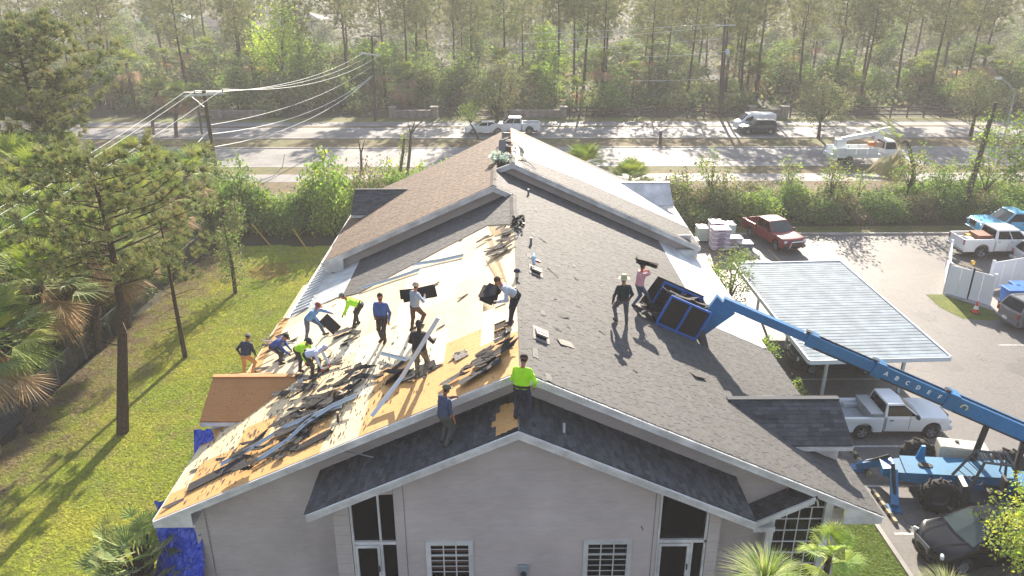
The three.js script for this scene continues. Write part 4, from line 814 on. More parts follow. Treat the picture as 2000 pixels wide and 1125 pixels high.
// two palms behind the rear roof and the broken one by the road
seedRnd(1005);
plant('cabbage_palm', 'pale green cabbage palm growing just behind the white roof slope', 'palm tree', palmShape(4.8, 44, 1.25, { dead: 0.08 }), [atY(1135, 300, 5).x, 0, -56], 0.5, 1, null, ['fronds', 'trunk'], [leafMat, M.barkGrey]);
plant('cabbage_palm', 'squat round-headed cabbage palm beside the pale dormer', 'palm tree', palmShape(3.6, 48, 1.3, { dead: 0.15 }), [atY(1232, 345, 4).x, 0, -55.2], 1.5, 1, null, ['fronds', 'trunk'], [leafMat, M.barkGrey]);
{
  const t = thing('broken_palm', 'dying palm bent over at the neck, its brown fronds hanging over the hedge', 'palm tree', [atY(1812, 352).x * 0.93, 0, -66]);
  const L = new Leaves(), w = new Geo();
  w.tube([V(0, 0, 0), V(-0.55, 2.2, 0), V(-1.3, 3.9, 0.1), V(-1.75, 4.25, 0.1), V(-2.1, 4.1, 0.1)], [0.19, 0.17, 0.16, 0.2, 0.12], 9);
  for (let i = 0; i < 34; i++) { const a = rr(1.6, 4.6), e = rr(-1.4, -0.9), green = i < 6; fan(L, V(-1.9 + rr(-0.2, 0.2), 4.2, 0.1 + rr(-0.3, 0.3)), green ? V(rr(-0.9, -0.3), rr(0.2, 0.9), rr(-0.5, 0.5)).normalize() : V(Math.cos(a) * Math.cos(e) * 1.2, Math.sin(e), Math.sin(a) * Math.cos(e)).normalize(), rr(0.9, 1.7), rr(1.6, 2.3), 20, green ? [0.19, 0.25, 0.04] : vary([0.2, 0.19, 0.09], 0.3), green ? 0.7 : 0.25, 1.2); }
  part('fronds', L.build(), leafMat, t).userData.kind = 'stuff';
  part('trunk', w.build(), M.barkGrey, t);
}
// --- trees in the median and beside the road
seedRnd(1006);
const oak = treeShape(7.2, 2.0, 3.2, 330, 0.26, OLIVE.concat([[0.12, 0.15, 0.05]]));
const oakSpots = [[atY(972, 260), 1.12, 0.3, 'broad grey-green oak in the median next to the white pickup on the road'], [atY(1598, 270), 0.92, 1.4, 'rounded olive oak in the median between the van and the bucket truck'], [atY(1895, 268), 1.0, 2.6, 'rounded green oak in the median behind the leaning trunk']];
for (const [p, s, a, l] of oakSpots) plant('oak_tree', l, 'tree', oak, [p.x, 0, p.z], a, s, 'oaks in the median', ['crown', 'trunk'], [leafMat, M.bark]);
plant('sapling', 'small bright green sapling leaning in the median beside the oak', 'tree', treeShape(4.2, 1.8, 1.5, 70, 0.2, LIME, -0.9), [atY(935, 272).x, 0, atY(935, 272).z], 0, 1, null, ['crown', 'trunk'], [leafMat, M.bark]);
// bare and topped trunks
const snag = (pts, r, label, name = 'bare_trunk') => { const t = thing(name, label, 'tree', [pts[0].x, 0, pts[0].z]); const o = pts[0].clone(); part('trunk', new Geo().tube(pts.map((p) => p.clone().sub(V(o.x, 0, o.z))), pts.map((_, i) => r * (1 - 0.55 * i / pts.length)), 7), M.barkGrey, t); return t; };
{
  const zt = -71.5, q = (u, v) => atZ(u, v, zt);
  const a = snag([q(706, 352).setY(0), q(706, 322), q(705, 298)], 0.16, 'forked bare stump behind the hedge by the near carriageway');
  for (const u of [700, 712]) part('limb', new Geo().tube([q(705, 300), q(lerp(705, u, 0.6), 286), q(u, 273)].map((p) => p.sub(a.position)), [0.09, 0.06, 0.03], 5), M.barkGrey, a);
  const b = snag([q(781, 352).setY(0), q(787, 300), q(790, 270)], 0.17, 'topped trunk wrapped in creeper beside the thin fork');
  const L = new Leaves(); for (let i = 0; i < 9; i++) leafMass(L, q(lerp(781, 790, i / 8), lerp(345, 264, i / 8)).sub(b.position), 0.3, 0.4, 0.3, 9, 8, 0.14, OLIVE.concat(LIME)); part('foliage', L.build(), leafMat, b).userData.kind = 'stuff';
  const c = snag([q(796, 352).setY(0), q(800, 300), q(802, 262)], 0.17, 'tall thin bare tree forking into twigs beside the road');
  for (const [u, v] of [[825, 234], [797, 240], [812, 233]]) part('limb', new Geo().tube([q(802, 263), q(lerp(802, u, 0.5), lerp(263, v, 0.55)), q(u, v)].map((p) => p.sub(c.position)), [0.08, 0.05, 0.02], 5), M.barkGrey, c);
  const st = atY(1289, 281), s2 = snag([V(st.x, 0, st.z), V(st.x, 1.4, st.z)], 0.2, 'short cut-off trunk standing in the median', 'tree_stump');
}
// the leaning grey trunk and leafy trees at the edge of the car park hedge
{
  const zt = -57.5, q = (u, v) => atZ(u, v, zt), b = q(1880, 425).setY(0);
  const t = snag([b, q(1900, 350), q(1925, 265), q(1945, 200)], 0.26, 'pale leaning trunk rising out of the car park hedge');
  const L = new Leaves(); for (let i = 0; i < 7; i++) leafMass(L, q(lerp(1885, 1935, i / 6), lerp(380, 230, i / 6)).sub(t.position), 0.5, 0.6, 0.5, 10, 9, 0.2, LIME.concat(GREENS), 0.4); part('foliage', L.build(), leafMat, t).userData.kind = 'stuff';
  seedRnd(1007);
  plant('leafy_tree', 'loose leafy tree overhanging the blue and white trucks', 'tree', treeShape(9.6, 2.4, 3.4, 300, 0.26, GREENS.concat(OLIVE)), [41.5, 0, -58.5], 0, 1, null, ['crown', 'trunk'], [leafMat, M.bark]);
}
// ---------------------------------------------------------------- the wood beyond the road
seedRnd(2001);
const farBark = M.bark;
const farPine = { sides: 5, needles: 9, len: 0.8, wid: 0.06, tufts: 3, twigs: 5, twig: 1.5, loose: 0.5, pal: PINEFAR, dead: 7 };
const pineKinds = [];
for (let i = 0; i < 6; i++) pineKinds.push(pineShape({ ...farPine, h: rr(15.5, 18.5), r: rr(0.2, 0.27), crown: rr(2.6, 3.7), from: rr(0.5, 0.62), limbs: 22 + ri(9), bend: rr(-0.6, 0.6), bendZ: rr(-0.5, 0.5), dead: 6 + ri(8) }));
const underKinds = [treeShape(5.5, 0.9, 2.5, 120, 0.42, DARKS.concat(OLIVE)), treeShape(7.2, 1.4, 2.9, 150, 0.45, OLIVE.concat(GREENS.slice(0, 2))), treeShape(4.4, 0.7, 2.2, 110, 0.38, GREENS.concat([[0.16, 0.2, 0.05]])), treeShape(8.6, 2.0, 2.6, 150, 0.45, LIME.concat(GREENS))];
const farPalms = [palmShape(5.4, 34, 1.35, { dead: 0.2, blades: 12 }), palmShape(3.6, 34, 1.4, { dead: 0.15, blades: 12 })];
const lowKinds = [shrubShape(2.2, 1.8, 1.8, 90, 0.36, OLIVE.concat(DARKS)), shrubShape(2.4, 2.2, 1.9, 90, 0.36, [[0.2, 0.19, 0.06], [0.15, 0.17, 0.05], [0.1, 0.13, 0.04]])];
const edge = (x) => -104.5 + 1.6 * Math.sin(x * 0.13);
const spots = [];
const farFrom = (x, z, d) => spots.every(([a, b]) => Math.hypot(a - x, b - z) > d);
// trunks whose place reads clearly in the photograph come first
for (const [u, v, k, s] of [[985, 205, 0, 1.05], [1475, 200, 1, 1.1], [1445, 205, 2, 1], [1620, 195, 3, 1.02], [1680, 200, 4, 1.05], [1810, 205, 0, 1.08], [1410, 215, 5, 0.98], [1175, 212, 1, 1], [685, 190, 2, 1.05], [480, 190, 3, 1.1], [330, 170, 4, 1.0], [1750, 190, 5, 1.02], [1905, 200, 2, 1.05], [1560, 195, 3, 0.95], [1340, 200, 4, 1.0], [1270, 195, 0, 0.95], [1085, 200, 5, 1.0], [890, 190, 1, 1.0], [800, 195, 2, 1], [75, 160, 3, 1.05], [165, 150, 0, 1.0]]) {
  const p = atY(u, v); spots.push([p.x, Math.min(p.z, edge(p.x) - 1)]);
  plant('pine_tree', 'tall thin-crowned pine among many in the hazy wood', 'pine tree', pineKinds[k], [p.x, -0.1, Math.min(p.z, edge(p.x) - 1)], rr(0, 6.28), s, 'pines in the wood beyond the road', ['crown', 'trunk'], [needleMat, farBark]);
}
for (let i = 0, guard = 0; i < 115 && guard < 4000; guard++) {
  const t = Math.pow(rnd(), 1.25), z = -109 - 190 * t, x = rr(-0.74, 0.76) * (-z) + 2;
  if (z > edge(x) - 3 || !farFrom(x, z, 3.2 + 3 * t)) continue;
  if (x < -55 && z < -160 && rnd() < 0.6) { i++; continue; }
  spots.push([x, z]); i++;
  plant('pine_tree', 'tall thin-crowned pine among many in the hazy wood', 'pine tree', pineKinds[ri(6)], [x, -0.1, z], rr(0, 6.28), rr(0.82, 1.12), 'pines in the wood beyond the road', ['crown', 'trunk'], [needleMat, farBark]);
}
for (let i = 0, guard = 0; i < 190 && guard < 4000; guard++) {
  const t = Math.pow(rnd(), 1.6), z = -106 - 120 * t, x = rr(-0.72, 0.74) * (-z) + 2, open = x > 22;
  if (z > edge(x) - 2.5 || (open && z > -116 && rnd() < 0.55)) continue;
  i++;
  const k = open ? [2, 0, 1][ri(3)] : x < -22 ? [0, 0, 1, 2][ri(4)] : [1, 2, 0, 3][ri(4)];
  plant('understorey_tree', 'bushy understorey tree beneath the pines', 'tree', underKinds[k], [x, -0.1, z], rr(0, 6.28), rr(0.75, 1.2), 'understorey trees beneath the pines', ['crown', 'trunk'], [leafMat, M.bark]);
}
for (let i = 0; i < 64; i++) { const t = Math.pow(rnd(), 1.4), x = i < 34 ? rr(-72, -14) : rr(-14, 80), z = Math.min(edge(x) - 1.5, -106 - 40 * t); plant('cabbage_palm', 'cabbage palm at the shady edge of the wood', 'palm tree', farPalms[ri(2)], [x, -0.1, z], rr(0, 6.28), rr(0.85, 1.25), 'palms at the edge of the wood', ['fronds', 'trunk'], [leafMat, M.bark]); }
for (let i = 0; i < 120; i++) { const x = i < 60 ? rr(15, 92) : rr(-80, 30), z = edge(x) - rr(0.5, 26) * (x > 15 ? 1 : 0.6); plant('bush', 'low scrubby bush on the floor of the wood', 'bush', lowKinds[ri(2)], [x, -0.1, z], rr(0, 6.28), rr(0.7, 1.15), 'scrub on the floor of the wood'); }
{ const p = atY(560, 205); plant('leafy_tree', 'tall bright yellow-green tree standing out in the wood', 'tree', treeShape(14.5, 4.5, 4.0, 260, 0.42, [[0.26, 0.34, 0.03], [0.3, 0.36, 0.03], [0.2, 0.29, 0.03]]), [p.x, 0, -112], 0.4, 1, null, ['crown', 'trunk'], [leafMat, M.barkGrey]); }
{ const p = atY(650, 200); plant('leafy_tree', 'smaller bright green tree beside the wooden power pole across the road', 'tree', treeShape(10.5, 3.2, 2.2, 110, 0.4, [[0.22, 0.3, 0.03], [0.16, 0.24, 0.03]]), [p.x - 4, 0, -115], 1.4, 1, null, ['crown', 'trunk'], [leafMat, M.barkGrey]); }
// the distant tree mass that reads as one
{
  const L = new Leaves();
  for (let i = 0; i < 900; i++) { const z = -200 - 300 * Math.pow(rnd(), 1.5), x = rr(-0.8, 0.8) * -z, lowq = i % 2; if (x < -40 && z > -290) continue; leafMass(L, V(x, lowq ? rr(1.5, 3.5) : rr(5, 9), z), rr(3, 6), lowq ? rr(2, 3.5) : rr(4, 7), rr(3, 5), 12, 9, 1.2, PINEFAR.concat(OLIVE), 0.3); }
  const o = part('distant_wood', L.build(), needleMat); tag(o, 'far hazy mass of treetops closing the view', 'wood', null, 'stuff');
}
{
  const L = new Leaves(); seedRnd(2002);
  for (let i = 0; i < 1500; i++) { const z = -107 - 150 * Math.pow(rnd(), 1.2), x = rr(-0.76, 0.78) * -z; if (z > edge(x) - 1.5) continue; leafMass(L, V(x, rr(0.2, 0.7), z), rr(1.2, 2.6), rr(0.5, 1.1), rr(1, 2), 9, 7, 0.55, OLIVE.concat(DARKS, [[0.16, 0.14, 0.07]]), 0.3); }
  tag(part('undergrowth', L.build(), leafMat), 'low ferns and scrub covering the floor of the wood', 'undergrowth', null, 'stuff');
}
// --- houses glimpsed between the trees
function house(x, z, w, d, h, wallHex, roofHex, turn, label) {
  const t = thing('house', label, 'house', [x, 0, z], turn, 'houses beyond the wood');
  part('wall', new Geo().box(-w / 2, w / 2, -0.1, h, -d / 2, d / 2), S(wallHex, 0.8, { map: T.blotch }), t);
  const e = 0.5, rh = h + d * 0.22, q = [V(-w / 2 - e, h, d / 2 + e), V(w / 2 + e, h, d / 2 + e), V(w / 2 + e, h, -d / 2 - e), V(-w / 2 - e, h, -d / 2 - e)], a = V(-w / 2 + d / 2, rh, 0), b = V(w / 2 - d / 2, rh, 0), g = new Geo();
  g.quad(q[0], q[1], b, a); g.quad(q[2], q[3], a, b); g.tri(q[1], q[2], b); g.tri(q[3], q[0], a); g.quad(q[3], q[2], q[1], q[0]);
  part('roof', g, S(roofHex, 0.75, { map: T.grain }), t);
  for (let k = 0; k < 4; k++) { const cx = lerp(-w / 2 + 1.6, w / 2 - 1.6, k / 3), o = part('window', new Geo().box(cx - 0.6, cx + 0.6, 1.0, 2.3, d / 2, d / 2 + 0.05), M.glass, t); part('frame', new Geo().box(cx - 0.7, cx + 0.7, 2.3, 2.42, d / 2, d / 2 + 0.07), M.white, o); }
}
house(-118, -200, 16, 10, 3.2, 0xc9bfae, 0xb8927a, 0.2, 'beige house with a tan tiled hip roof among the trees');
house(-104, -252, 18, 11, 3.4, 0xd8dde0, 0xaebfc4, -0.1, 'white house with a pale blue-grey hip roof far behind the trees');
house(-84, -232, 15, 10, 3.2, 0xc9c2b4, 0x8f7f72, 0.15, 'low house with a brown hip roof half hidden by pines');
house(-66, -262, 16, 10, 3.2, 0xd6d2ca, 0x9c9a98, 0, 'pale house with a grey hip roof deep in the trees');
house(-104, -150, 14, 9, 3.2, 0xb9bcc2, 0xb2714e, 0.3, 'grey-walled house with an orange hip roof beside the palms');
house(-142, -268, 18, 11, 3.4, 0xd9d6d0, 0xc9cdd0, 0, 'white-roofed house at the far edge of the estate');

// --- stone walls, rail fence
function stoneWall(u0, u1, label, pillars) {
  const z = -101.4, a = atY(u0, 231).x, b = atY(u1, 231).x, t = thing('stone_wall', label, 'wall', [0, 0, z], 0, 'stone wall sections by the wood');
  const m = [S(0xa79d93, 0.9, { map: T.grain }), S(0x9a9087, 0.9, { map: T.grain }), S(0xb3a99f, 0.9, { map: T.grain })];
  for (let r = 0; r < 3; r++) for (let x = a, k = 0; x < b - 0.05; k++) { const w = Math.min(b - x, rr(0.5, 1.0)); part('stone', new Geo().box(x + 0.01, x + w - 0.01, r * 0.32, r * 0.32 + 0.31, -0.16, 0.16 + rr(0, 0.03)), m[ri(3)], t); x += w; }
  part('coping', new Geo().box(a, b, 0.96, 1.06, -0.22, 0.22), m[2], t);
  for (const u of pillars) { const x = atY(u, 231).x, p = part('pillar', new Geo().box(x - 0.42, x + 0.42, -0.1, 1.4, -0.42, 0.42), m[0], t); part('cap', new Geo().box(x - 0.52, x + 0.52, 1.4, 1.52, -0.52, 0.52), m[2], p); }
}
seedRnd(2003);
stoneWall(762, 855, 'pale stone wall with two capped pillars left of the median oak'.replace('left of', 'beyond'), [768, 849]);
stoneWall(985, 1104, 'pale stone wall behind the white pickup ending in a capped pillar', [1100]);
stoneWall(1463, 1535, 'pale stone wall behind the white van', [1468, 1532]);
stoneWall(415, 520, 'weathered beige wall under the trees behind the wooden power pole', []);
function railFence(x0, x1, label) {
  const t = thing('rail_fence', label, 'fence', [0, 0, -101.3], 0, 'rail fence along the wood');
  for (let x = x0; x <= x1 + 0.01; x += 2.2) {
    part('post', new Geo().box(x - 0.08, x + 0.08, -0.2, 1.5, -0.08, 0.08), M.wood, t);
    if (x + 2.2 <= x1 + 0.01) for (const y of [0.35, 0.8, 1.25]) part('rail', new Geo().box(x + 0.08, x + 2.12, y, y + 0.14, 0.02 + rr(-0.01, 0.01), 0.06), M.wood, t);
  }
}
railFence(atY(1108, 231).x + 0.3, atY(1108, 231).x + 0.3 + 2.2 * 11, 'weathered timber rail fence between two stone walls behind the far pavement');
railFence(atY(1540, 231).x + 0.3, atY(1540, 231).x + 0.3 + 2.2 * 16, 'weathered timber rail fence running on past the oaks');
railFence(atY(862, 231).x, atY(862, 231).x + 2.2 * 4, 'short timber rail fence beside the stone wall behind the median oak');

// --- power poles and lines
const poleWood = S(0x6f6257, 0.9, { map: T.bark });
const p1 = atY(432, 402), p1top = atZ(398, 177, p1.z), p2 = atY(733, 236), p2top = atZ(726, 70, p2.z), p2arm = atZ(725, 106, p2.z);
{
  const t = thing('power_pole', 'leaning brown wooden power pole with a white crossarm at the end of the lawn', 'power pole', [p1.x, 0, p1.z]);
  const q = (v) => v.clone().sub(V(p1.x, 0, p1.z));
  part('pole', new Geo().tube([V(0, -0.2, 0), q(p1top)], [0.19, 0.14], 10), poleWood, t);
  const a = atZ(358, 188, p1.z + 0.25), b = atZ(437, 182, p1.z + 0.25);
  part('crossarm', new Geo().beam(q(a), q(b), 0.12, 0.14), S(0xb9bfc0, 0.6), t);
  for (const [u, v] of [[360, 180], [381, 177], [435, 174]]) { const c = q(atZ(u, v + 9, p1.z + 0.25)); part('insulator', new Geo().tube([c, c.clone().add(V(0, 0.45, 0))], [0.05, 0.07], 8), S(0x7d8286, 0.4), t); }
  part('brace', new Geo().beam(q(atZ(372, 187, p1.z + 0.2)), q(atZ(400, 210, p1.z)), 0.04, 0.04), M.steel, t);
  const t2 = thing('power_pole', 'dark wooden power pole with two crossarms standing across the road', 'power pole', [p2.x, 0, p2.z]);
  const r = (v) => v.clone().sub(V(p2.x, 0, p2.z));
  part('pole', new Geo().tube([V(0, -0.2, 0), r(p2top)], [0.2, 0.14], 9), poleWood, t2);
  part('crossarm', new Geo().beam(r(atZ(705, 104, p2.z + 0.2)), r(atZ(743, 108, p2.z + 0.2)), 0.13, 0.15), S(0xb9bfc0, 0.6), t2);
  part('crossarm', new Geo().beam(r(atZ(703, 70, p2.z + 0.2)), r(atZ(746, 71, p2.z + 0.2)), 0.11, 0.12), poleWood, t2);
  const p3 = atY(1405, 228), t3 = thing('power_pole', 'tall grey power pole rising in front of the wood behind the white van', 'power pole', [p3.x, 0, p3.z]), s = (v) => v.clone().sub(V(p3.x, 0, p3.z));
  part('pole', new Geo().tube([V(0, -0.2, 0), s(atZ(1416, 38, p3.z))], [0.22, 0.15], 9), poleWood, t3);
  part('crossarm', new Geo().beam(s(atZ(1396, 50, p3.z + 0.2)), s(atZ(1437, 49, p3.z + 0.2)), 0.13, 0.14), S(0xa9afb0, 0.6), t3);
  part('transformer', new Geo().tube([s(atZ(1421, 106, p3.z + 0.35)), s(atZ(1421, 96, p3.z + 0.35))], 0.28, 12), S(0xb8bcc0, 0.5), t3);
}
const wireMat = S(0xcfd2d2, 0.45, { metalness: 0.2 });
function wire(a, b, sag, r, label, group, name = 'power_line') {
  const pts = []; for (let k = 0; k <= 24; k++) { const t = k / 24, p = a.clone().lerp(b, t); p.y -= sag * 4 * t * (1 - t); pts.push(p); }
  return tag(part(name, new Geo().tube(pts, r, 5, false), wireMat), label, 'cable', group);
}
const over = [[360, 180, 707, 105], [381, 177, 722, 108], [435, 174, 738, 110]];
over.forEach(([u, v, u2, v2]) => wire(atZ(u, v, p1.z + 0.25), atZ(u2, v2, p2.z + 0.2), 1.25, 0.02, 'thin power line sagging over the road between the two poles', 'upper lines over the road'));
[[404, 245, 722, 132], [408, 262, 724, 150], [410, 288, 729, 147]].forEach(([u, v, u2, v2], i) => wire(atZ(u, v, p1.z), atZ(u2, v2, p2.z), [1.0, 1.3, 1.5][i], [0.02, 0.032, 0.032][i], 'thick telephone cable hung lower over the road between the two poles', 'lower cables over the road'));
const off = [[360, 180, -60, 440], [381, 177, -60, 455], [435, 174, -60, 492]];
off.forEach(([u, v, u2, v2]) => wire(atZ(u, v, p1.z + 0.25), atZ(u2, v2, -27), 0.15, 0.011, 'power line running from the leaning pole past the near pines', 'upper lines beside the lawn'));
[[405, 258, 60, 600, -31], [407, 275, -50, 700, -28], [409, 300, -60, 760, -27]].forEach(([u, v, u2, v2, z], i) => wire(atZ(u, v, p1.z), atZ(u2, v2, z), 0.2, i ? 0.013 : 0.022, 'thick cable dropping from the leaning pole through the palms', 'cables through the palms'));
[[1010, 84, 1400, 52], [1015, 66, 1397, 46], [1010, 100, 1405, 76], [1260, 110, 1420, 100], [1235, 157, 1405, 152]].forEach(([u, v, u2, v2]) => wire(atZ(u, v, p2.z + 1), atZ(u2, v2, p2.z), 0.15, 0.022, 'faint power line crossing in front of the wood', 'lines along the wood'));
tag(part('loose_cable', new Geo().tube([atZ(556, 300, -64), atZ(552, 325, -64), atZ(535, 343, -64), atZ(512, 352, -64), atZ(496, 355, -64)], 0.035, 5), wireMat), 'white cable hanging in a loop near the pavement', 'cable');
// guy wires with yellow sleeves by the hedge
for (const [u, v, u2, v2] of [[492, 438, 530, 482], [572, 447, 607, 498]]) tag(part('guy_wire', new Geo().tube([atY(u2, v2, 0), atZ(u, v, atY(u2, v2, 0).z - 1.0)], 0.045, 6), S(0xb8963a, 0.6)), 'yellow-sleeved guy wire slanting out of the lawn by the hedge', 'guy wire', 'guy wires by the hedge');
// street lamp
{
  const z = -74, b = atY(1985, 352), t = thing('street_lamp', 'grey street lamp with a curved arm above the trees by the road', 'street lamp', [atZ(1983, 178, z).x, 0, z]), o = t.position.clone();
  part('pole', new Geo().tube([V(0, -0.2, 0), atZ(1983, 180, z).sub(o)], [0.12, 0.07], 8), M.steel, t);
  part('arm', new Geo().tube([atZ(1983, 180, z), atZ(1968, 163, z), atZ(1955, 153, z)].map((p) => p.sub(o)), 0.05, 6), M.steel, t);
  part('lamp_head', new Geo().hexa([[1943, 155], [1957, 155], [1957, 150], [1943, 150]].map(([u, v]) => atZ(u, v, z - 0.15).sub(o)).concat([[1943, 155], [1957, 155], [1957, 150], [1943, 150]].map(([u, v]) => atZ(u, v, z + 0.15).sub(o)))), S(0xd4d6d6, 0.4), t);
}
// chain-link fence beside the lawn
{
  const t = thing('chain_link_fence', 'sagging grey chain-link fence along the edge of the lawn', 'fence', [-20.95, 0, 0]);
  for (let z = -24; z > -50; z -= 2.6) part('post', new Geo().tube([V(0, -0.1, z), V(rr(-0.15, 0.05), 1.25, z)], 0.03, 6), M.steel, t);
  part('top_rail', new Geo().tube([V(0, 1.22, -23.5), V(-0.1, 1.16, -30), V(-0.05, 1.2, -40), V(0, 1.2, -50)], 0.025, 6), M.steel, t);
  const g = new Geo(); const w = (a, b) => { g.beam(a, b, 0.006, 0.006, V(1, 0, 0)); };
  for (let z = -23.5; z > -50; z -= 0.12) { w(V(0, 0, z), V(-0.06, 1.2, z - 1.2)); w(V(0, 0, z), V(-0.06, 1.2, z + 1.2)); }
  const m = part('mesh', g, M.steel, t); m.userData.kind = 'stuff';
}
// --- planting round the building
seedRnd(2005);
{
  const L = new Leaves(), w = new Geo();   // saw palmetto clump
  for (let i = 0; i < 64; i++) { const a = rr(0, 6.28), r = rr(0, 1.05), b = V(Math.cos(a) * r, rr(0.3, 1.5), Math.sin(a) * r * 0.9), e = rr(0.0, 1.2); w.tube([V(b.x * 0.4, 0, b.z * 0.4), b], [0.05, 0.03], 5); for (let k = 0; k < 3; k++) { const a2 = a + rr(-0.9, 0.9); fan(L, b, V(Math.cos(a2) * Math.cos(e), Math.sin(e), Math.sin(a2) * Math.cos(e)).normalize(), rr(0.35, 0.8), rr(0.36, 0.52), 15, vary([[0.1, 0.15, 0.025], [0.07, 0.115, 0.02], [0.15, 0.18, 0.04]][ri(3)], 0.2), 0.15, 2.7); } }
  plant('saw_palmetto', 'spiky green palmetto clump at the corner of the building beside the blue tarpaulin', 'plant', [L.build(), w.build()], [-11.2, 0, -18.7], 0, 1.15, null, ['fronds', 'stem'], [leafMat, M.bark]);
  // arching blades
  const blade = (Lf, n, h, spread, pal) => { for (let i = 0; i < n; i++) { const a = rr(0, 6.28), l = h * rr(0.7, 1.15), o = spread * rr(0.3, 1), s = V(-Math.sin(a), 0, Math.cos(a)), k = vary(pal[ri(pal.length)], 0.2), p = (t) => V(Math.cos(a) * (0.12 + o * t * t), l * (t - 0.8 * t * t * (o / spread)), Math.sin(a) * (0.12 + o * t * t)); for (let q = 0; q < 4; q++) Lf.strap(p(q / 4), p((q + 1) / 4), 0.013 * (1 - q / 4.5), q === 3 ? 0 : 0.013 * (1 - (q + 1) / 4.5), s, k); } };
  const crownOn = (G, label, x, y, z, sc) => { const t = plant('slender_palm', label, 'palm tree', [G.build(), new Geo().tube([V(0, -y / sc, 0), V(0.03, -y / sc / 2, 0), V(0, 0.1, 0)], [0.09, 0.075, 0.06], 9).build()], [x, y, z], 0, sc, null, ['fronds', 'trunk'], [leafMat, M.barkGrey]); return t; };
  const G2b = new Leaves(); blade(G2b, 620, 1.5, 1.35, [[0.15, 0.23, 0.035], [0.2, 0.27, 0.045], [0.36, 0.36, 0.18]]);
  crownOn(G2b, 'slender palm whose arching bright blades rise in front of the arched window', 5.5, 5.75, -12.6, 0.85);
  const G3 = new Leaves(); blade(G3, 420, 1.3, 1.1, [[0.26, 0.26, 0.12], [0.36, 0.34, 0.2], [0.17, 0.22, 0.05]]);
  crownOn(G3, 'slender palm with pale feathery blades beside the black saloon', 9.4, 5.45, -12.6, 0.75);
  plant('fan_palm', 'fan palm with drooping bright leaves beside the building corner', 'palm tree', palmShape(5.5, 22, 0.55, { dead: 0, blades: 26, droop: 0.8, rad: 0.07, pal: [[0.17, 0.25, 0.03], [0.22, 0.29, 0.04], [0.13, 0.2, 0.03]] }), [7.5, 0, -14], 0.6, 1, null, ['fronds', 'trunk'], [leafMat, M.bark]);
  const b1 = atY(1960, 1040, 1.8);
  plant('tree', 'bright yellow-green leafy tree overhanging the black saloon', 'tree', treeShape(3.6, 1.0, 1.6, 460, 0.12, [[0.24, 0.29, 0.03], [0.3, 0.34, 0.035], [0.17, 0.23, 0.03]]), [b1.x + 1.05, 0, b1.z + 0.5], 0, 1, null, ['crown', 'trunk'], [leafMat, M.bark]);
  plant('bush', 'flowering bush with yellowish tips beside the metal roof strip', 'bush', shrubShape(1.2, 2.0, 1.0, 200, 0.11, [[0.2, 0.2, 0.04], [0.13, 0.17, 0.03], [0.24, 0.2, 0.05]]), [12.2, 0, -42.2], 0, 1, null);
  plant('small_tree', 'loose small tree between the building and the carport roof', 'tree', treeShape(4.3, 1.3, 1.7, 210, 0.13, OLIVE.concat(GREENS)), [12.3, 0, -38.6], 0, 1, null, ['crown', 'trunk'], [leafMat, M.bark]);
  plant('bush', 'bright green bush below the blue boom beside the eave', 'bush', shrubShape(1.15, 2.4, 1.4, 230, 0.12, LIME.concat(GREENS)), [12.0, 0, -31.3], 0, 1, null);
  plant('bush', 'green bush beside the bay of the dark parked car', 'bush', shrubShape(0.8, 1.7, 1.3, 150, 0.11, LIME.concat(OLIVE)), [12.4, 0, -28.9], 1, 1, null);
}
// blades of grass over the lawn
{
  seedRnd(2006);
  const L = new Leaves();
  for (let i = 0; i < 5; i++) { const a = rr(0, 6.28), d = V(Math.cos(a) * 0.6, 0.8, Math.sin(a) * 0.6), s = V(-Math.sin(a), 0, Math.cos(a)); L.strap(V(rr(-0.04, 0.04), 0, rr(-0.04, 0.04)), V(d.x * 0.12, 0.035 * rr(0.7, 1.3), d.z * 0.12), 0.012, 0, s, [1, 1, 1]); }
  const n = 170000, m = new THREE.InstancedMesh(L.build(), new THREE.MeshPhysicalMaterial({ color: 0xffffff, roughness: 1, transmission: 0.4, thickness: 0, side: THREE.DoubleSide }), n), mm = new THREE.Matrix4(), c = new THREE.Color();
  let k = 0;
  while (k < n) {
    const right = rnd() < 0.09, x = right ? rr(9.5, 13) : rr(-21.2, -8.8), z = right ? rr(-22, -12) : -12 - 40 * Math.pow(rnd(), 1.25);
    if (!right && !lawnEdge(x, z)) continue;
    const e = right ? [0.2, 0.27, 0.015] : lawnCol(x, z), b = rr(0.75, 1.35);
    mm.compose(V(x, 0, z), new THREE.Quaternion().setFromAxisAngle(V(0, 1, 0), rr(0, 6.28)), V(rr(0.8, 1.5), rr(0.7, 1.5), rr(0.8, 1.5)));
    m.setMatrixAt(k, mm); m.setColorAt(k, c.setRGB(e[0] * b, e[1] * b * 1.05, e[2] * b)); k++;
  }
  m.name = 'grass'; m.castShadow = m.receiveShadow = true; tag(m, 'short yellow-green grass blades covering the lawns', 'grass', null, 'stuff'); scene.add(m);
}
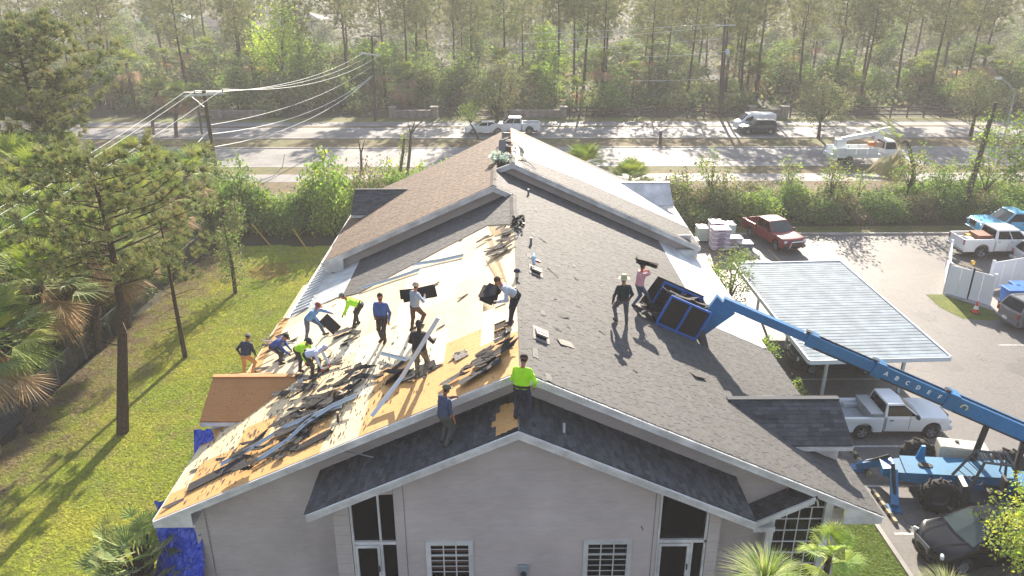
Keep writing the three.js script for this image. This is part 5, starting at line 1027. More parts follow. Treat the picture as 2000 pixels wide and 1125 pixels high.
// ---------------------------------------------------------------- vehicles
const paint = (hex, o = {}) => P(hex, 0.42, { clearcoat: 0.5, clearcoatRoughness: 0.1, metalness: 0.05, ...o });
const VM = { glass: P(0x0a0e12, 0.07, { ior: 1.28 }), screen: P(0x35423f, 0.06, { ior: 1.6 }), lens: P(0xd8dcde, 0.15, { clearcoat: 1 }), tail: P(0x8c1216, 0.25, { clearcoat: 1 }), chrome: S(0xc8ccd0, 0.18, { metalness: 0.95 }), plastic: S(0x1b1c1e, 0.65), rim: S(0xa6a9ad, 0.3, { metalness: 0.85 }), rimDark: S(0x55585c, 0.4, { metalness: 0.7 }), plate: S(0xd9dcd6, 0.5) };  // screen: reflected sky and cabin brightness put into a paler glass colour
const wheelCache = {};
function wheel(parent, x, y, z, r, w, side, rim = VM.rim, spokes = 5) {
  const key = [r, w, spokes].join();
  if (!wheelCache[key]) {
    const pr = [[0.62, -0.5], [0.86, -0.5], [0.97, -0.42], [1, -0.25], [1, 0.25], [0.97, 0.42], [0.86, 0.5], [0.62, 0.5]].map(([a, b]) => new THREE.Vector2(a * r, b * w));
    const tyre = new THREE.LatheGeometry(pr, 28).rotateX(Math.PI / 2);
    const g = new Geo();
    for (let k = 0; k < spokes; k++) { const a = k / spokes * 6.283, d = V(Math.cos(a), Math.sin(a), 0), s = V(-d.y, d.x, 0); g.hexa([0.1, 0.6].flatMap((f) => [[-1, 0.3], [1, 0.3], [1, 0.42], [-1, 0.42]].map(([q, zz]) => d.clone().multiplyScalar(f * r).addScaledVector(s, q * r * (f < 0.3 ? 0.09 : 0.12)).setZ(zz * w)))); }
    const rimG = plainMerge([g.build(), new THREE.CylinderGeometry(r * 0.17, r * 0.17, w * 0.1, 14).rotateX(Math.PI / 2).translate(0, 0, w * 0.38), new THREE.TorusGeometry(r * 0.6, r * 0.05, 6, 24).translate(0, 0, w * 0.38)]);
    const disc = new THREE.CylinderGeometry(r * 0.6, r * 0.6, w * 0.5, 22).rotateX(Math.PI / 2);
    wheelCache[key] = [tyre, rimG, disc];
  }
  const t = new THREE.Group(); t.name = 'wheel'; t.position.set(x, y, z); if (side < 0) t.rotation.y = Math.PI; parent.add(t);
  part('tyre', wheelCache[key][0], M.rubber, t); part('rim', wheelCache[key][1], rim, t); part('hub', wheelCache[key][2], VM.plastic, t);
}
// body side outline with wheel arches, pushed across the width, its plan and section rounded off
function bodyGeo(pts, arches, W, ar, o = {}) {
  const s = new THREE.Shape(), yb = o.bottom ?? 0.3;
  s.moveTo(pts[0][0], pts[0][1]);
  for (let i = 1; i < pts.length; i++) pts[i].length === 4 ? s.quadraticCurveTo(...pts[i]) : s.lineTo(...pts[i]);
  const xs = [...arches].sort((a, b) => b - a);      // underside from front to rear
  s.lineTo(pts[pts.length - 1][0], yb);
  if (pts[pts.length - 1][0] > pts[0][0]) for (const a of xs) { s.lineTo(a + ar, yb); s.absarc(a, yb + 0.02, ar, 0, Math.PI, false); s.lineTo(a - ar, yb); }
  s.lineTo(pts[0][0], yb);
  const bev = o.bevel ?? 0.07;
  const g = new THREE.ExtrudeGeometry(s, { depth: W - 2 * bev, steps: 8, bevelEnabled: true, bevelSize: bev * 0.6, bevelOffset: -bev * 0.6, bevelThickness: bev, bevelSegments: 3, curveSegments: 10 });
  g.translate(0, 0, -(W - 2 * bev) / 2);
  const p = g.attributes.position, x0 = Math.min(...pts.map((q) => q[0])), x1 = Math.max(...pts.map((q) => q[0])), L = x1 - x0, top = Math.max(...pts.map((q) => q[1]));
  for (let i = 0; i < p.count; i++) {
    let x = p.getX(i), y = p.getY(i), z = p.getZ(i); const f = clamp((x - (x1 - L * 0.2)) / (L * 0.2), 0, 1), b = clamp(((x0 + L * 0.14) - x) / (L * 0.14), 0, 1), q = (2 * z / W) ** 2;
    x -= f * q * (o.nose ?? 0.16); x += b * q * (o.tail ?? 0.08);
    z *= 1 - 0.07 * f * f - 0.04 * b * b - 0.05 * clamp((y - 0.62 * top) / top, 0, 1) * 2 - 0.03 * clamp((0.45 - y) / 0.3, 0, 1);
    p.setXYZ(i, x, y, z);
  }
  return toCreasedNormals(g, 0.6);
}
// cabin: frustum with pillars in paint and panes just proud of it. st = [x, y, halfwidth] for rear-base, front-base, front-top, rear-top
function cabin(t, rb, fb, ft, rt, m, cutsX = [], o = {}) {
  const c = (q, s) => V(q[0], q[1], q[2] * s), g = new Geo();
  const bul = (a, b) => a.clone().lerp(b, 0.5);
  const ftc = V(ft[0] + 0.07, ft[1] + 0.035, 0), rtc = V(rt[0] - 0.04, rt[1] + 0.03, 0), fbc = V(fb[0] + 0.1, fb[1], 0), rbc = V(rb[0] - 0.05, rb[1], 0);
  for (const s of [1, -1]) {
    const q = (a, b, d, e) => (s > 0 ? g.quad(a, b, d, e) : g.quad(e, d, b, a));
    q(c(rb, s), c(fb, s), c(ft, s), c(rt, s));            // side
    q(c(fb, s), fbc, ftc, c(ft, s)); q(rbc, c(rb, s), c(rt, s), rtc); q(c(rt, s), c(ft, s), ftc, rtc);
  }
  const o2 = part('cabin', g.build(0.5), m, t);
  const pane = (name, pts, n) => part(name, new Geo().slab(pts.map((p) => p.clone().addScaledVector(n, 0.004)), n.clone().multiplyScalar(0.008)), name === 'windscreen' ? VM.screen : VM.glass, o2);
  for (const s of [1, -1]) {
    const xs = [0.07, ...cutsX, 0.93], n = V(0, (rb[2] - rt[2]) / 0.5, s).normalize();
    for (let k = 0; k + 1 < xs.length; k++) {
      const e = (f, h) => { const a = c(rb, s).lerp(c(fb, s), f), b = c(rt, s).lerp(c(ft, s), clamp(f, 0.04, 0.96)); return a.lerp(b, h); };
      const f0 = xs[k] + (k ? 0.018 : 0), f1 = xs[k + 1] - (k + 2 < xs.length ? 0.018 : 0), ps = [e(f0, 0.1), e(f1, 0.1), e(f1, 0.87), e(f0, 0.87)];
      pane('side_window', s > 0 ? ps : ps.reverse(), n);
    }
  }
  const bi = (a, b, d, e, f, h) => a.clone().lerp(b, f).lerp(e.clone().lerp(d, f), h);
  const nf = new THREE.Vector3().crossVectors(c(fb, -1).sub(c(fb, 1)), c(ft, 1).sub(c(fb, 1))).normalize(); if (nf.x < 0) nf.negate();
  for (const s of [1, -1]) { const ps = [bi(c(fb, s), fbc, ftc, c(ft, s), 0.1, 0.06), bi(c(fb, s), fbc, ftc, c(ft, s), 1, 0.06), bi(c(fb, s), fbc, ftc, c(ft, s), 1, 0.92), bi(c(fb, s), fbc, ftc, c(ft, s), 0.1, 0.92)]; pane('windscreen', s > 0 ? ps : ps.reverse(), nf); }
  const nb = nf.clone(); nb.x = -Math.abs(rt[1] - rb[1]); nb.y = Math.abs(rt[0] - rb[0]); nb.z = 0; nb.normalize();
  for (const s of [1, -1]) { const ps = [bi(c(rb, s), rbc, rtc, c(rt, s), 0.12, 0.12), bi(c(rb, s), rbc, rtc, c(rt, s), 1, 0.12), bi(c(rb, s), rbc, rtc, c(rt, s), 1, 0.88), bi(c(rb, s), rbc, rtc, c(rt, s), 0.12, 0.88)]; pane('rear_window', s > 0 ? ps.reverse() : ps, nb); }
  return o2;
}
const rbox = (name, w, h, d, x, y, z, m, t, r = 0.02) => part(name, new RoundedBoxGeometry(w, h, d, 2, Math.min(r, w / 2.1, h / 2.1, d / 2.1)).translate(x, y, z), m, t);
function mirrors(t, x, y, z, m) { for (const s of [1, -1]) rbox('mirror', 0.12, 0.16, 0.2, x, y, s * (z + 0.1), m, t, 0.04); }
function dress(t, o) {   // lights, bumpers, plates, door seams and handles
  const { xf, xr, W, hy: h, ry, m } = o;
  const ns = o.nose || 0.16;
  for (const s of [1, -1]) { const hl = rbox('headlight', 0.12, o.hl || 0.16, 0.36, 0, 0, 0, VM.lens, t, 0.05); hl.position.set(xf - ns * 0.62 + 0.02, h, s * (W / 2 - 0.26)); hl.rotation.y = s * ns * 1.5; rbox('tail_light', 0.06, o.tl || 0.3, 0.16, xr, ry, s * (W / 2 - 0.14), VM.tail, t, 0.02); }
  rbox('grille', 0.06, o.gh || 0.2, W * 0.4, xf + 0.05 - ns * 0.05, h - 0.03, 0, o.grille || VM.plastic, t, 0.02);
  rbox('front_bumper', 0.18, 0.22, W * (ns > 0.2 ? 0.55 : 0.9), xf + 0.02 - ns * 0.1, o.by || 0.42, 0, o.bump || (ns > 0.2 ? VM.plastic : m), t, 0.06);
  rbox('rear_bumper', 0.16, 0.2, W * 0.94, xr - 0.02, o.by || 0.45, 0, o.rbump || o.bump || m, t, 0.05);
  rbox('licence_plate', 0.02, 0.15, 0.3, xr - 0.11, (o.by || 0.45) + 0.12, 0, VM.plate, t, 0.005);
  for (const x of o.seams || []) for (const s of [1, -1]) rbox('door_seam', 0.012, o.sh || 0.6, 0.012, x, o.sy || 0.72, s * (W / 2 - 0.005), VM.plastic, t, 0.002);
  for (const x of o.handles || []) for (const s of [1, -1]) rbox('door_handle', 0.17, 0.035, 0.03, x, o.hdy || 0.95, s * (W / 2 + 0.005), o.handle || VM.plastic, t, 0.01);
}
function pickup(label, pos, turn, o) {
  const t = thing('pickup_truck', label, 'pickup truck', pos, turn), { L, W, wb, H, belt, m, cabF, cabR, r } = o, xf = L / 2, xr = -L / 2, fa = xf - o.fo, ra = fa - wb, bed = o.bedTop;
  const hood = o.hood;
  part('body', bodyGeo([[cabR + 0.01, belt], [cabF + 0.05, belt], [cabF + 0.55, hood + 0.06], [xf - 0.35, hood], [xf, hood, xf, hood - 0.25], [xf, 0.5]], [fa], W, r * 1.22, { bottom: o.low || 0.36 }), m, t);
  // cargo bed: sides with arches, floor, bulkhead, tailgate
  const bg = (s) => { const q = bodyGeo([[xr, bed], [cabR - 0.03, bed]], [ra], 0.16, r * 1.22, { bottom: o.low || 0.36, nose: 0, tail: 0, bevel: 0.03 }); q.translate(0, 0, s * (W / 2 - 0.08)); return q; };
  for (const s of [1, -1]) part('bed_side', bg(s), m, t);
  part('bed_floor', new Geo().box(xr + 0.06, cabR - 0.05, o.low + 0.28, o.low + 0.34, -W / 2 + 0.1, W / 2 - 0.1), o.liner || m, t);
  rbox('tailgate', 0.08, bed - o.low - 0.2, W - 0.1, xr + 0.03, (bed + o.low + 0.2) / 2, 0, m, t);
  rbox('bulkhead', 0.06, bed - o.low - 0.1, W - 0.14, cabR - 0.06, (bed + o.low) / 2, 0, m, t);
  for (const s of [1, -1]) rbox('wheel_box', r * 2, 0.24, 0.2, ra, o.low + 0.44, s * (W / 2 - 0.26), o.liner || m, t, 0.06);
  cabin(t, [cabR, belt, W / 2 - 0.06], [cabF + 0.12, belt, W / 2 - 0.06], [cabF - 0.62, H, W / 2 - 0.22], [cabR + 0.1, H, W / 2 - 0.22], m, o.doors || []);
  for (const x of [fa, ra]) for (const s of [1, -1]) wheel(t, x, r, s * (W / 2 - 0.14), r, 0.24, s, o.rim, o.spokes || 5);
  part('underbody', new Geo().box(xr + 0.2, xf - 0.3, 0.26, o.low + 0.3, -W / 2 + 0.3, W / 2 - 0.3), VM.plastic, t);
  mirrors(t, cabF - 0.1, belt + 0.1, W / 2, o.mirror || VM.plastic);
  dress(t, { xf: xf - 0.06, xr: xr, W, hy: hood - 0.2, ry: bed - 0.22, m, by: o.low + 0.12, bump: o.bump, rbump: o.rbump, seams: o.seams, handles: o.handles, sy: 0.8, hdy: belt - 0.1, gh: o.gh || 0.24, hl: o.hl, grille: o.grille, tl: 0.34 });
  return t;
}
function carLike(name, label, cat, pos, turn, o) {
  const t = thing(name, label, cat, pos, turn), { L, W, wb, H, belt, m, r } = o, xf = L / 2, xr = -L / 2, fa = xf - o.fo, ra = fa - wb;
  part('body', bodyGeo(o.side.map((q) => q.map((v, i) => (i % 2 ? v : v))), [fa, ra], W, r * 1.16, { bottom: o.low || 0.26, nose: o.nose ?? 0.3, tail: 0.2, bevel: 0.1 }), m, t);
  cabin(t, ...o.cab, m, o.doors || [0.5]);
  for (const x of [fa, ra]) for (const s of [1, -1]) wheel(t, x, r, s * (W / 2 - 0.13), r, 0.22, s, o.rim, o.spokes || 8);
  part('underbody', new Geo().box(xr + 0.3, xf - 0.3, 0.2, 0.5, -W / 2 + 0.3, W / 2 - 0.3), VM.plastic, t);
  mirrors(t, o.mx, belt + 0.08, W / 2, m);
  dress(t, { xf: xf - 0.12, xr: xr + 0.05, W: W * 0.94, hy: o.hly, ry: o.tly, m, nose: o.nose ?? 0.3, by: (o.low || 0.26) + 0.14, seams: o.seams, handles: o.handles, hdy: belt - 0.12, bump: o.bump, gh: o.gh || 0.18, tl: o.tl || 0.2, grille: o.grille, handle: m, sh: 0.5, sy: 0.62 });
  if (o.rails) for (const s of [1, -1]) part('roof_rail', new Geo().tube([V(o.cab[3][0] + 0.1, H + 0.03, s * 0.52), V(o.cab[2][0] - 0.1, H + 0.03, s * 0.52)], 0.025, 6), VM.chrome, t);
  return t;
}
const suv = (m, o = {}) => ({ L: 4.5, W: 1.85, wb: 2.65, H: 1.64, belt: 1.02, fo: 0.92, r: 0.35, low: 0.3, m, side: [[-2.24, 0.9], [-2.2, 1.02], [0.95, 1.02], [1.75, 0.97], [2.2, 0.9, 2.25, 0.6], [2.25, 0.45]], cab: [[-2.12, 1.02, 0.84], [1.05, 1.02, 0.84], [0.3, 1.64, 0.66], [-1.75, 1.62, 0.66]], doors: [0.28, 0.6], mx: 0.72, hly: 0.78, tly: 0.9, seams: [0.62, -0.35, -1.2], handles: [0.3, -0.65], rails: true, ...o });
const sedan = (m, o = {}) => ({ L: 4.85, W: 1.86, wb: 2.8, H: 1.45, belt: 0.95, fo: 0.95, r: 0.34, low: 0.26, m, side: [[-2.42, 0.7], [-2.4, 0.94], [-1.6, 0.98], [1.1, 0.95], [1.9, 0.86], [2.38, 0.76, 2.42, 0.5], [2.42, 0.38]], cab: [[-1.75, 0.97, 0.82], [1.2, 0.95, 0.84], [0.35, 1.44, 0.64], [-0.95, 1.45, 0.64]], doors: [0.5], mx: 0.75, hly: 0.66, tly: 0.82, seams: [0.7, -0.35], handles: [0.25, -0.75], nose: 0.4, ...o });
const mid = (a, b) => a.clone().add(b).multiplyScalar(0.5);
const gY = 0.004;
// the white two-door pickup beside the building
{
  const a = atY(1681, 858), b = atY(1819, 861), wb = b.x - a.x, W = 1.7, fa = b.x, L = 4.95, fo = 0.85, m = paint(0xd9dcde);
  const cx = fa + fo - L / 2;
  const t = pickup('white two-door pickup with a grey tool box across its bed', [cx, gY, a.z - W / 2 + 0.05], 0, { L, W, wb, H: 1.58, belt: 1.02, m, cabF: 0.95, cabR: -0.42, r: 0.33, fo, hood: 0.98, bedTop: 1.02, low: 0.36, liner: S(0xb9bfc4, 0.5, { map: T.blotch }), seams: [0.62, -0.36], handles: [-0.15], bump: m });
  const q = thing('tool_box', 'grey metal tool box lying across the bed of the white two-door pickup', 'tool box', [cx - 0.74, gY, a.z - W / 2 + 0.05]);
  part('case', new RoundedBoxGeometry(0.5, 0.42, 1.5, 2, 0.02).translate(0, 0.95, 0), S(0x9fa3a6, 0.45, { metalness: 0.4, map: T.blotch }), q); rbox('lid', 0.53, 0.06, 1.54, 0, 1.18, 0, S(0xa9adaf, 0.45, { metalness: 0.4 }), q);
}
// dark crossover under the carport
carLike('crossover', 'dark crossover parked in the shade beneath the carport', 'car', [16.0, gY, atY(1585, 733).z - 0.85], Math.PI, suv(paint(0x16191d), { spokes: 10 }));
// black saloon
carLike('saloon_car', 'shiny black saloon with a chrome grille parked nose-in by the grass', 'car', [15.95, gY, -20.15], Math.PI + 0.12, sedan(P(0x08090d, 0.14, { ior: 1.45 }), { grille: S(0x5a5d61, 0.35, { metalness: 0.8 }), gh: 0.26 }));
{ const t = scene.children.at(-1); for (let k = 0; k < 6; k++) rbox('grille_slat', 0.03, 0.016, 0.62, 2.36, 0.5 + k * 0.045, 0, VM.chrome, t, 0.006); for (const s of [1, -1]) part('bonnet_crease', new Geo().tube([V(1.2, 0.965, s * 0.5), V(1.8, 0.9, s * 0.42), V(2.2, 0.8, s * 0.34)], 0.012, 5), paint(0x0b0c11), t); part('wiper', new Geo().tube([V(1.2, 0.985, -0.5), V(1.05, 1.06, 0.1)], 0.012, 5), M.black, t); }
// red crew pickup facing out of its bay
{
  const f = mid(atY(1510, 488), atY(1553, 487)), r_ = atY(1475, 458), d = mid(atY(1510, 488), atY(1510, 488)).sub(r_), ang = Math.atan2(-(f.z - (r_.z)), f.x - (r_.x + 0.95));
  const m = paint(0x7d1219), t = pickup('red crew-cab pickup with a chrome bull bar parked by the hedge', [f.x - 0.35, gY, f.z - 1.55], -1.3, { L: 5.25, W: 1.85, wb: 3.2, H: 1.74, belt: 1.12, m, cabF: 0.98, cabR: -0.95, r: 0.37, fo: 0.95, hood: 1.08, bedTop: 1.14, low: 0.42, liner: S(0x2a2b2d, 0.8), seams: [0.65, -0.1, -0.9], handles: [0.15, -0.7], doors: [0.5], bump: VM.plastic });
  part('bull_bar', new Geo().tube([V(2.62, 0.4, -0.62), V(2.78, 0.55, -0.55), V(2.78, 0.92, -0.42), V(2.78, 0.92, 0.42), V(2.78, 0.55, 0.55), V(2.62, 0.4, 0.62)], 0.045, 8), VM.chrome, t);
}
// white crew pickup with a load, sky-blue truck behind it
{
  const m = paint(0xdfe2e4), p = atY(1912, 505);
  const t = pickup('white crew-cab pickup with a brown case and tools in its bed', [p.x + 1.75, gY, p.z - 0.95], 0.02, { L: 6.0, W: 2.0, wb: 3.75, H: 1.95, belt: 1.28, m, cabF: 1.25, cabR: -0.95, r: 0.41, fo: 1.0, hood: 1.25, bedTop: 1.35, low: 0.5, liner: S(0x6b6258, 0.8), seams: [0.8, -0.05, -0.9], handles: [0.15, -0.7], doors: [0.5], bump: VM.chrome, rbump: VM.chrome, rim: VM.chrome });
  const q = thing('brown_case', 'brown leather-coloured case lying in the bed of the white crew pickup', 'case', [p.x + 0.35, gY, p.z - 0.95]);
  rbox('case_body', 0.95, 0.3, 1.2, 0, 1.3, 0, S(0x7a4a38, 0.6), q, 0.03); rbox('lid', 0.98, 0.06, 1.24, 0, 1.47, 0, S(0x8a5a46, 0.6), q, 0.02);
  const q2 = thing('tool_bucket', 'yellow and white tools heaped in the bed of the white crew pickup', 'tools', [p.x - 0.55, gY, p.z - 0.9]);
  rbox('box', 0.4, 0.25, 0.6, 0, 1.15, 0.2, S(0xd0d2d0, 0.6), q2); rbox('box', 0.3, 0.2, 0.4, 0.3, 1.2, -0.4, S(0xcaa63a, 0.6), q2); rbox('box', 0.4, 0.15, 0.3, -0.3, 1.15, -0.3, S(0x9a9ea2, 0.6), q2);
  const mb = paint(0x4fa9cf), b = atY(1880, 455);
  pickup('sky-blue flatbed truck with a big chrome grille parked against the hedge', [b.x + 3.1, gY, b.z + 0.8], Math.PI, { L: 6.1, W: 2.05, wb: 3.8, H: 2.0, belt: 1.32, m: mb, cabF: 1.2, cabR: -0.25, r: 0.42, fo: 1.0, hood: 1.32, bedTop: 1.25, low: 0.5, liner: S(0x4c4f52, 0.8), seams: [0.75, -0.2], handles: [0.0], bump: VM.chrome, grille: VM.chrome, gh: 0.45, mirror: VM.plastic });
}
// grey crossover, silver crossover and the red tail end by the enclosure
carLike('crossover', 'grey crossover with red tail lights parked below the bin enclosure', 'car', [29.4, gY, -37.9], 0.12, suv(paint(0x6e6f73, { metalness: 0.4 }), { tl: 0.28 }));
carLike('crossover', 'silver crossover half hidden behind the white enclosure panels', 'car', [35.7, gY, -46.6], -0.1, suv(paint(0xb6b9bc, { metalness: 0.3 }), {}));
carLike('saloon_car', 'dark red car parked next to the grey crossover', 'car', [30.3, gY, -34.9], 0.1, sedan(paint(0x6d1015), {}));
// traffic on the far carriageway
{
  const w1 = paint(0xdfe3e6), a = atY(1002, 263);
  pickup('white crew-cab pickup driving on the far carriageway behind the roof ridge', [a.x + 0.2, 0.008, a.z - 0.9], Math.PI, { L: 5.9, W: 2.0, wb: 3.7, H: 1.92, belt: 1.26, m: w1, cabF: 1.25, cabR: -0.85, r: 0.41, fo: 0.98, hood: 1.22, bedTop: 1.32, low: 0.48, liner: VM.plastic, seams: [0.8, 0, -0.8], handles: [0.2, -0.6], doors: [0.5], bump: VM.chrome });
  carLike('saloon_car', 'white saloon half hidden by the median oak on the road', 'car', [atY(948, 262).x, 0.008, -91.4], Math.PI, sedan(w1));
  const b = atY(1470, 252), v = thing('van', 'white panel van driving on the far carriageway', 'van', [b.x, 0.008, b.z + 0.2], Math.PI);
  part('body', bodyGeo([[-2.45, 1.4], [-2.4, 1.9], [-1.9, 1.98], [0.7, 1.98], [0.95, 1.96], [1.75, 1.2], [2.35, 1.02], [2.5, 0.85, 2.5, 0.6], [2.5, 0.45]], [1.55, -1.45], 1.95, 0.42, { bottom: 0.3, nose: 0.35, bevel: 0.12 }), w1, v);
  for (const s of [1, -1]) { part('side_window', new Geo().slab([V(0.45, 1.25, s * 0.965), V(1.45, 1.2, s * 0.965), V(0.95, 1.78, s * 0.93), V(0.45, 1.8, s * 0.93)], V(0, 0, s * 0.012)), VM.glass, v); for (const x of [1.55, -1.45]) wheel(v, x, 0.34, s * 0.84, 0.34, 0.22, s); rbox('headlight', 0.1, 0.18, 0.3, 2.36, 0.86, s * 0.68, VM.lens, v, 0.04); }
  part('windscreen', new Geo().slab([V(1.72, 1.26, -0.72), V(1.72, 1.26, 0.72), V(1.03, 1.9, 0.64), V(1.03, 1.9, -0.64)], V(0.03, 0.035, 0)), VM.glass, v);
  const c = atY(1482, 263);
  carLike('crossover', 'dark grey crossover driving in the lane beside the white van', 'car', [c.x, 0.008, c.z - 0.8], Math.PI, suv(paint(0x2d3338), {}));
}
// bucket truck on the near carriageway
{
  const a = atY(1668, 333), t = thing('bucket_truck', 'white utility truck with a folded bucket boom on the near carriageway', 'truck', [a.x + 2.2, 0.008, -75.9], 0), w = paint(0xd4d9db), W = 2.3;
  part('cab_body', bodyGeo([[1.5, 1.3], [1.55, 1.55], [2.75, 1.5], [3.55, 1.42], [3.75, 1.35, 3.75, 1.0], [3.75, 0.6]], [3.0], W, 0.5, { bottom: 0.5 }), w, t);
  cabin(t, [1.45, 1.5, W / 2 - 0.1], [2.85, 1.5, W / 2 - 0.1], [2.45, 2.35, W / 2 - 0.24], [1.5, 2.35, W / 2 - 0.24], w, []);
  for (const s of [1, -1]) for (let k = 0; k < 4; k++) rbox('locker_door', 1.05, 0.62, 0.3, -3.0 + k * 1.12, 1.35, s * (W / 2 - 0.18), w, t, 0.03);
  part('deck', new Geo().box(-3.7, 1.4, 0.72, 1.08, -W / 2 + 0.1, W / 2 - 0.1), w, t);
  for (const s of [1, -1]) { wheel(t, 3.0, 0.46, s * 0.98, 0.46, 0.28, s); wheel(t, -1.9, 0.46, s * 0.98, 0.46, 0.32, s); }
  rbox('turret', 0.9, 0.8, 0.9, -2.6, 2.05, 0, w, t, 0.08);
  part('lower_boom', new Geo().beam(V(-2.5, 2.4, 0.1), V(1.2, 3.1, 0.1), 0.36, 0.4), w, t); part('upper_boom', new Geo().beam(V(0.5, 3.1, -0.25), V(2.3, 3.4, -0.25), 0.3, 0.3), w, t); part('boom_rest', new Geo().beam(V(0.5, 1.2, 0.5), V(0.9, 3.0, 0.3), 0.25, 0.2), w, t);
  rbox('bucket', 0.7, 0.9, 0.7, 1.6, 2.75, -0.7, w, t, 0.08); rbox('cable_reel', 0.7, 0.4, 0.6, 0.4, 2.0, 0.4, S(0xc9752d, 0.7), t, 0.1); rbox('crate', 0.9, 0.5, 0.8, 1.0, 1.95, 0.3, S(0xb09078, 0.8), t, 0.05);
}
// ---------------------------------------------------------------- carport
{
  const x0 = 13.1, x1 = 19.15, z0 = -29.2, z1 = -41.0, y = 2.42, t = thing('carport', 'open carport with a ribbed pale metal roof on white posts', 'carport'), m = S(0x8799a5, 0.8, { map: scaled(T.blotch, 3) }), wp = S(0xc9cfd2, 0.5);
  const n = 38, dz = (z1 - z0) / n;
  for (let k = 0; k < n; k++) {
    const a = z0 + k * dz, b = a + dz, tilt = 0.14;
    const q = (x, z, h) => V(x, y + h + (x - x0) / (x1 - x0) * tilt, z), g = new Geo(), sec = [[0, 0.0], [0.3, 0.0], [0.36, 0.012], [0.52, 0.012], [0.58, 0], [1, 0]];
    for (let i = 0; i + 1 < sec.length; i++) { const [f0, h0] = sec[i], [f1, h1] = sec[i + 1], zA = lerp(a, b, f0), zB = lerp(a, b, f1); g.quad(q(x0, zA, h0), q(x1, zA, h0), q(x1, zB, h1), q(x0, zB, h1)); g.quad(q(x0, zB, h1 - 0.012), q(x1, zB, h1 - 0.012), q(x1, zA, h0 - 0.012), q(x0, zA, h0 - 0.012)); }
    part('roof_panel', g, m, t);
  }
  const bm = (a, b, w, h, nme = 'edge_beam') => part(nme, new Geo().beam(a, b, w, h), wp, t);
  bm(V(x0, y - 0.05, z0 + 0.03), V(x1, y + 0.09, z0 + 0.03), 0.06, 0.2); bm(V(x0, y - 0.05, z1 - 0.03), V(x1, y + 0.09, z1 - 0.03), 0.06, 0.2); bm(V(x0 - 0.03, y - 0.03, z0), V(x0 - 0.03, y - 0.03, z1), 0.07, 0.22); bm(V(x1 + 0.03, y + 0.1, z0), V(x1 + 0.03, y + 0.1, z1), 0.07, 0.22);
  for (const z of [z0 - 1.1, (z0 + z1) / 2, z1 + 1.1]) for (const x of [x0 + 1.3, x1 - 1.3]) { const p = part('post', new Geo().box(x - 0.06, x + 0.06, 0, y - 0.02, z - 0.06, z + 0.06), wp, t); part('brace', new Geo().beam(V(x, y - 0.6, z), V(x + 0.6, y - 0.03, z), 0.06, 0.06), wp, p); part('beam', new Geo().box(x - 1.2, x + 1.2, y - 0.16, y - 0.06, z - 0.05, z + 0.05), wp, p); }
}
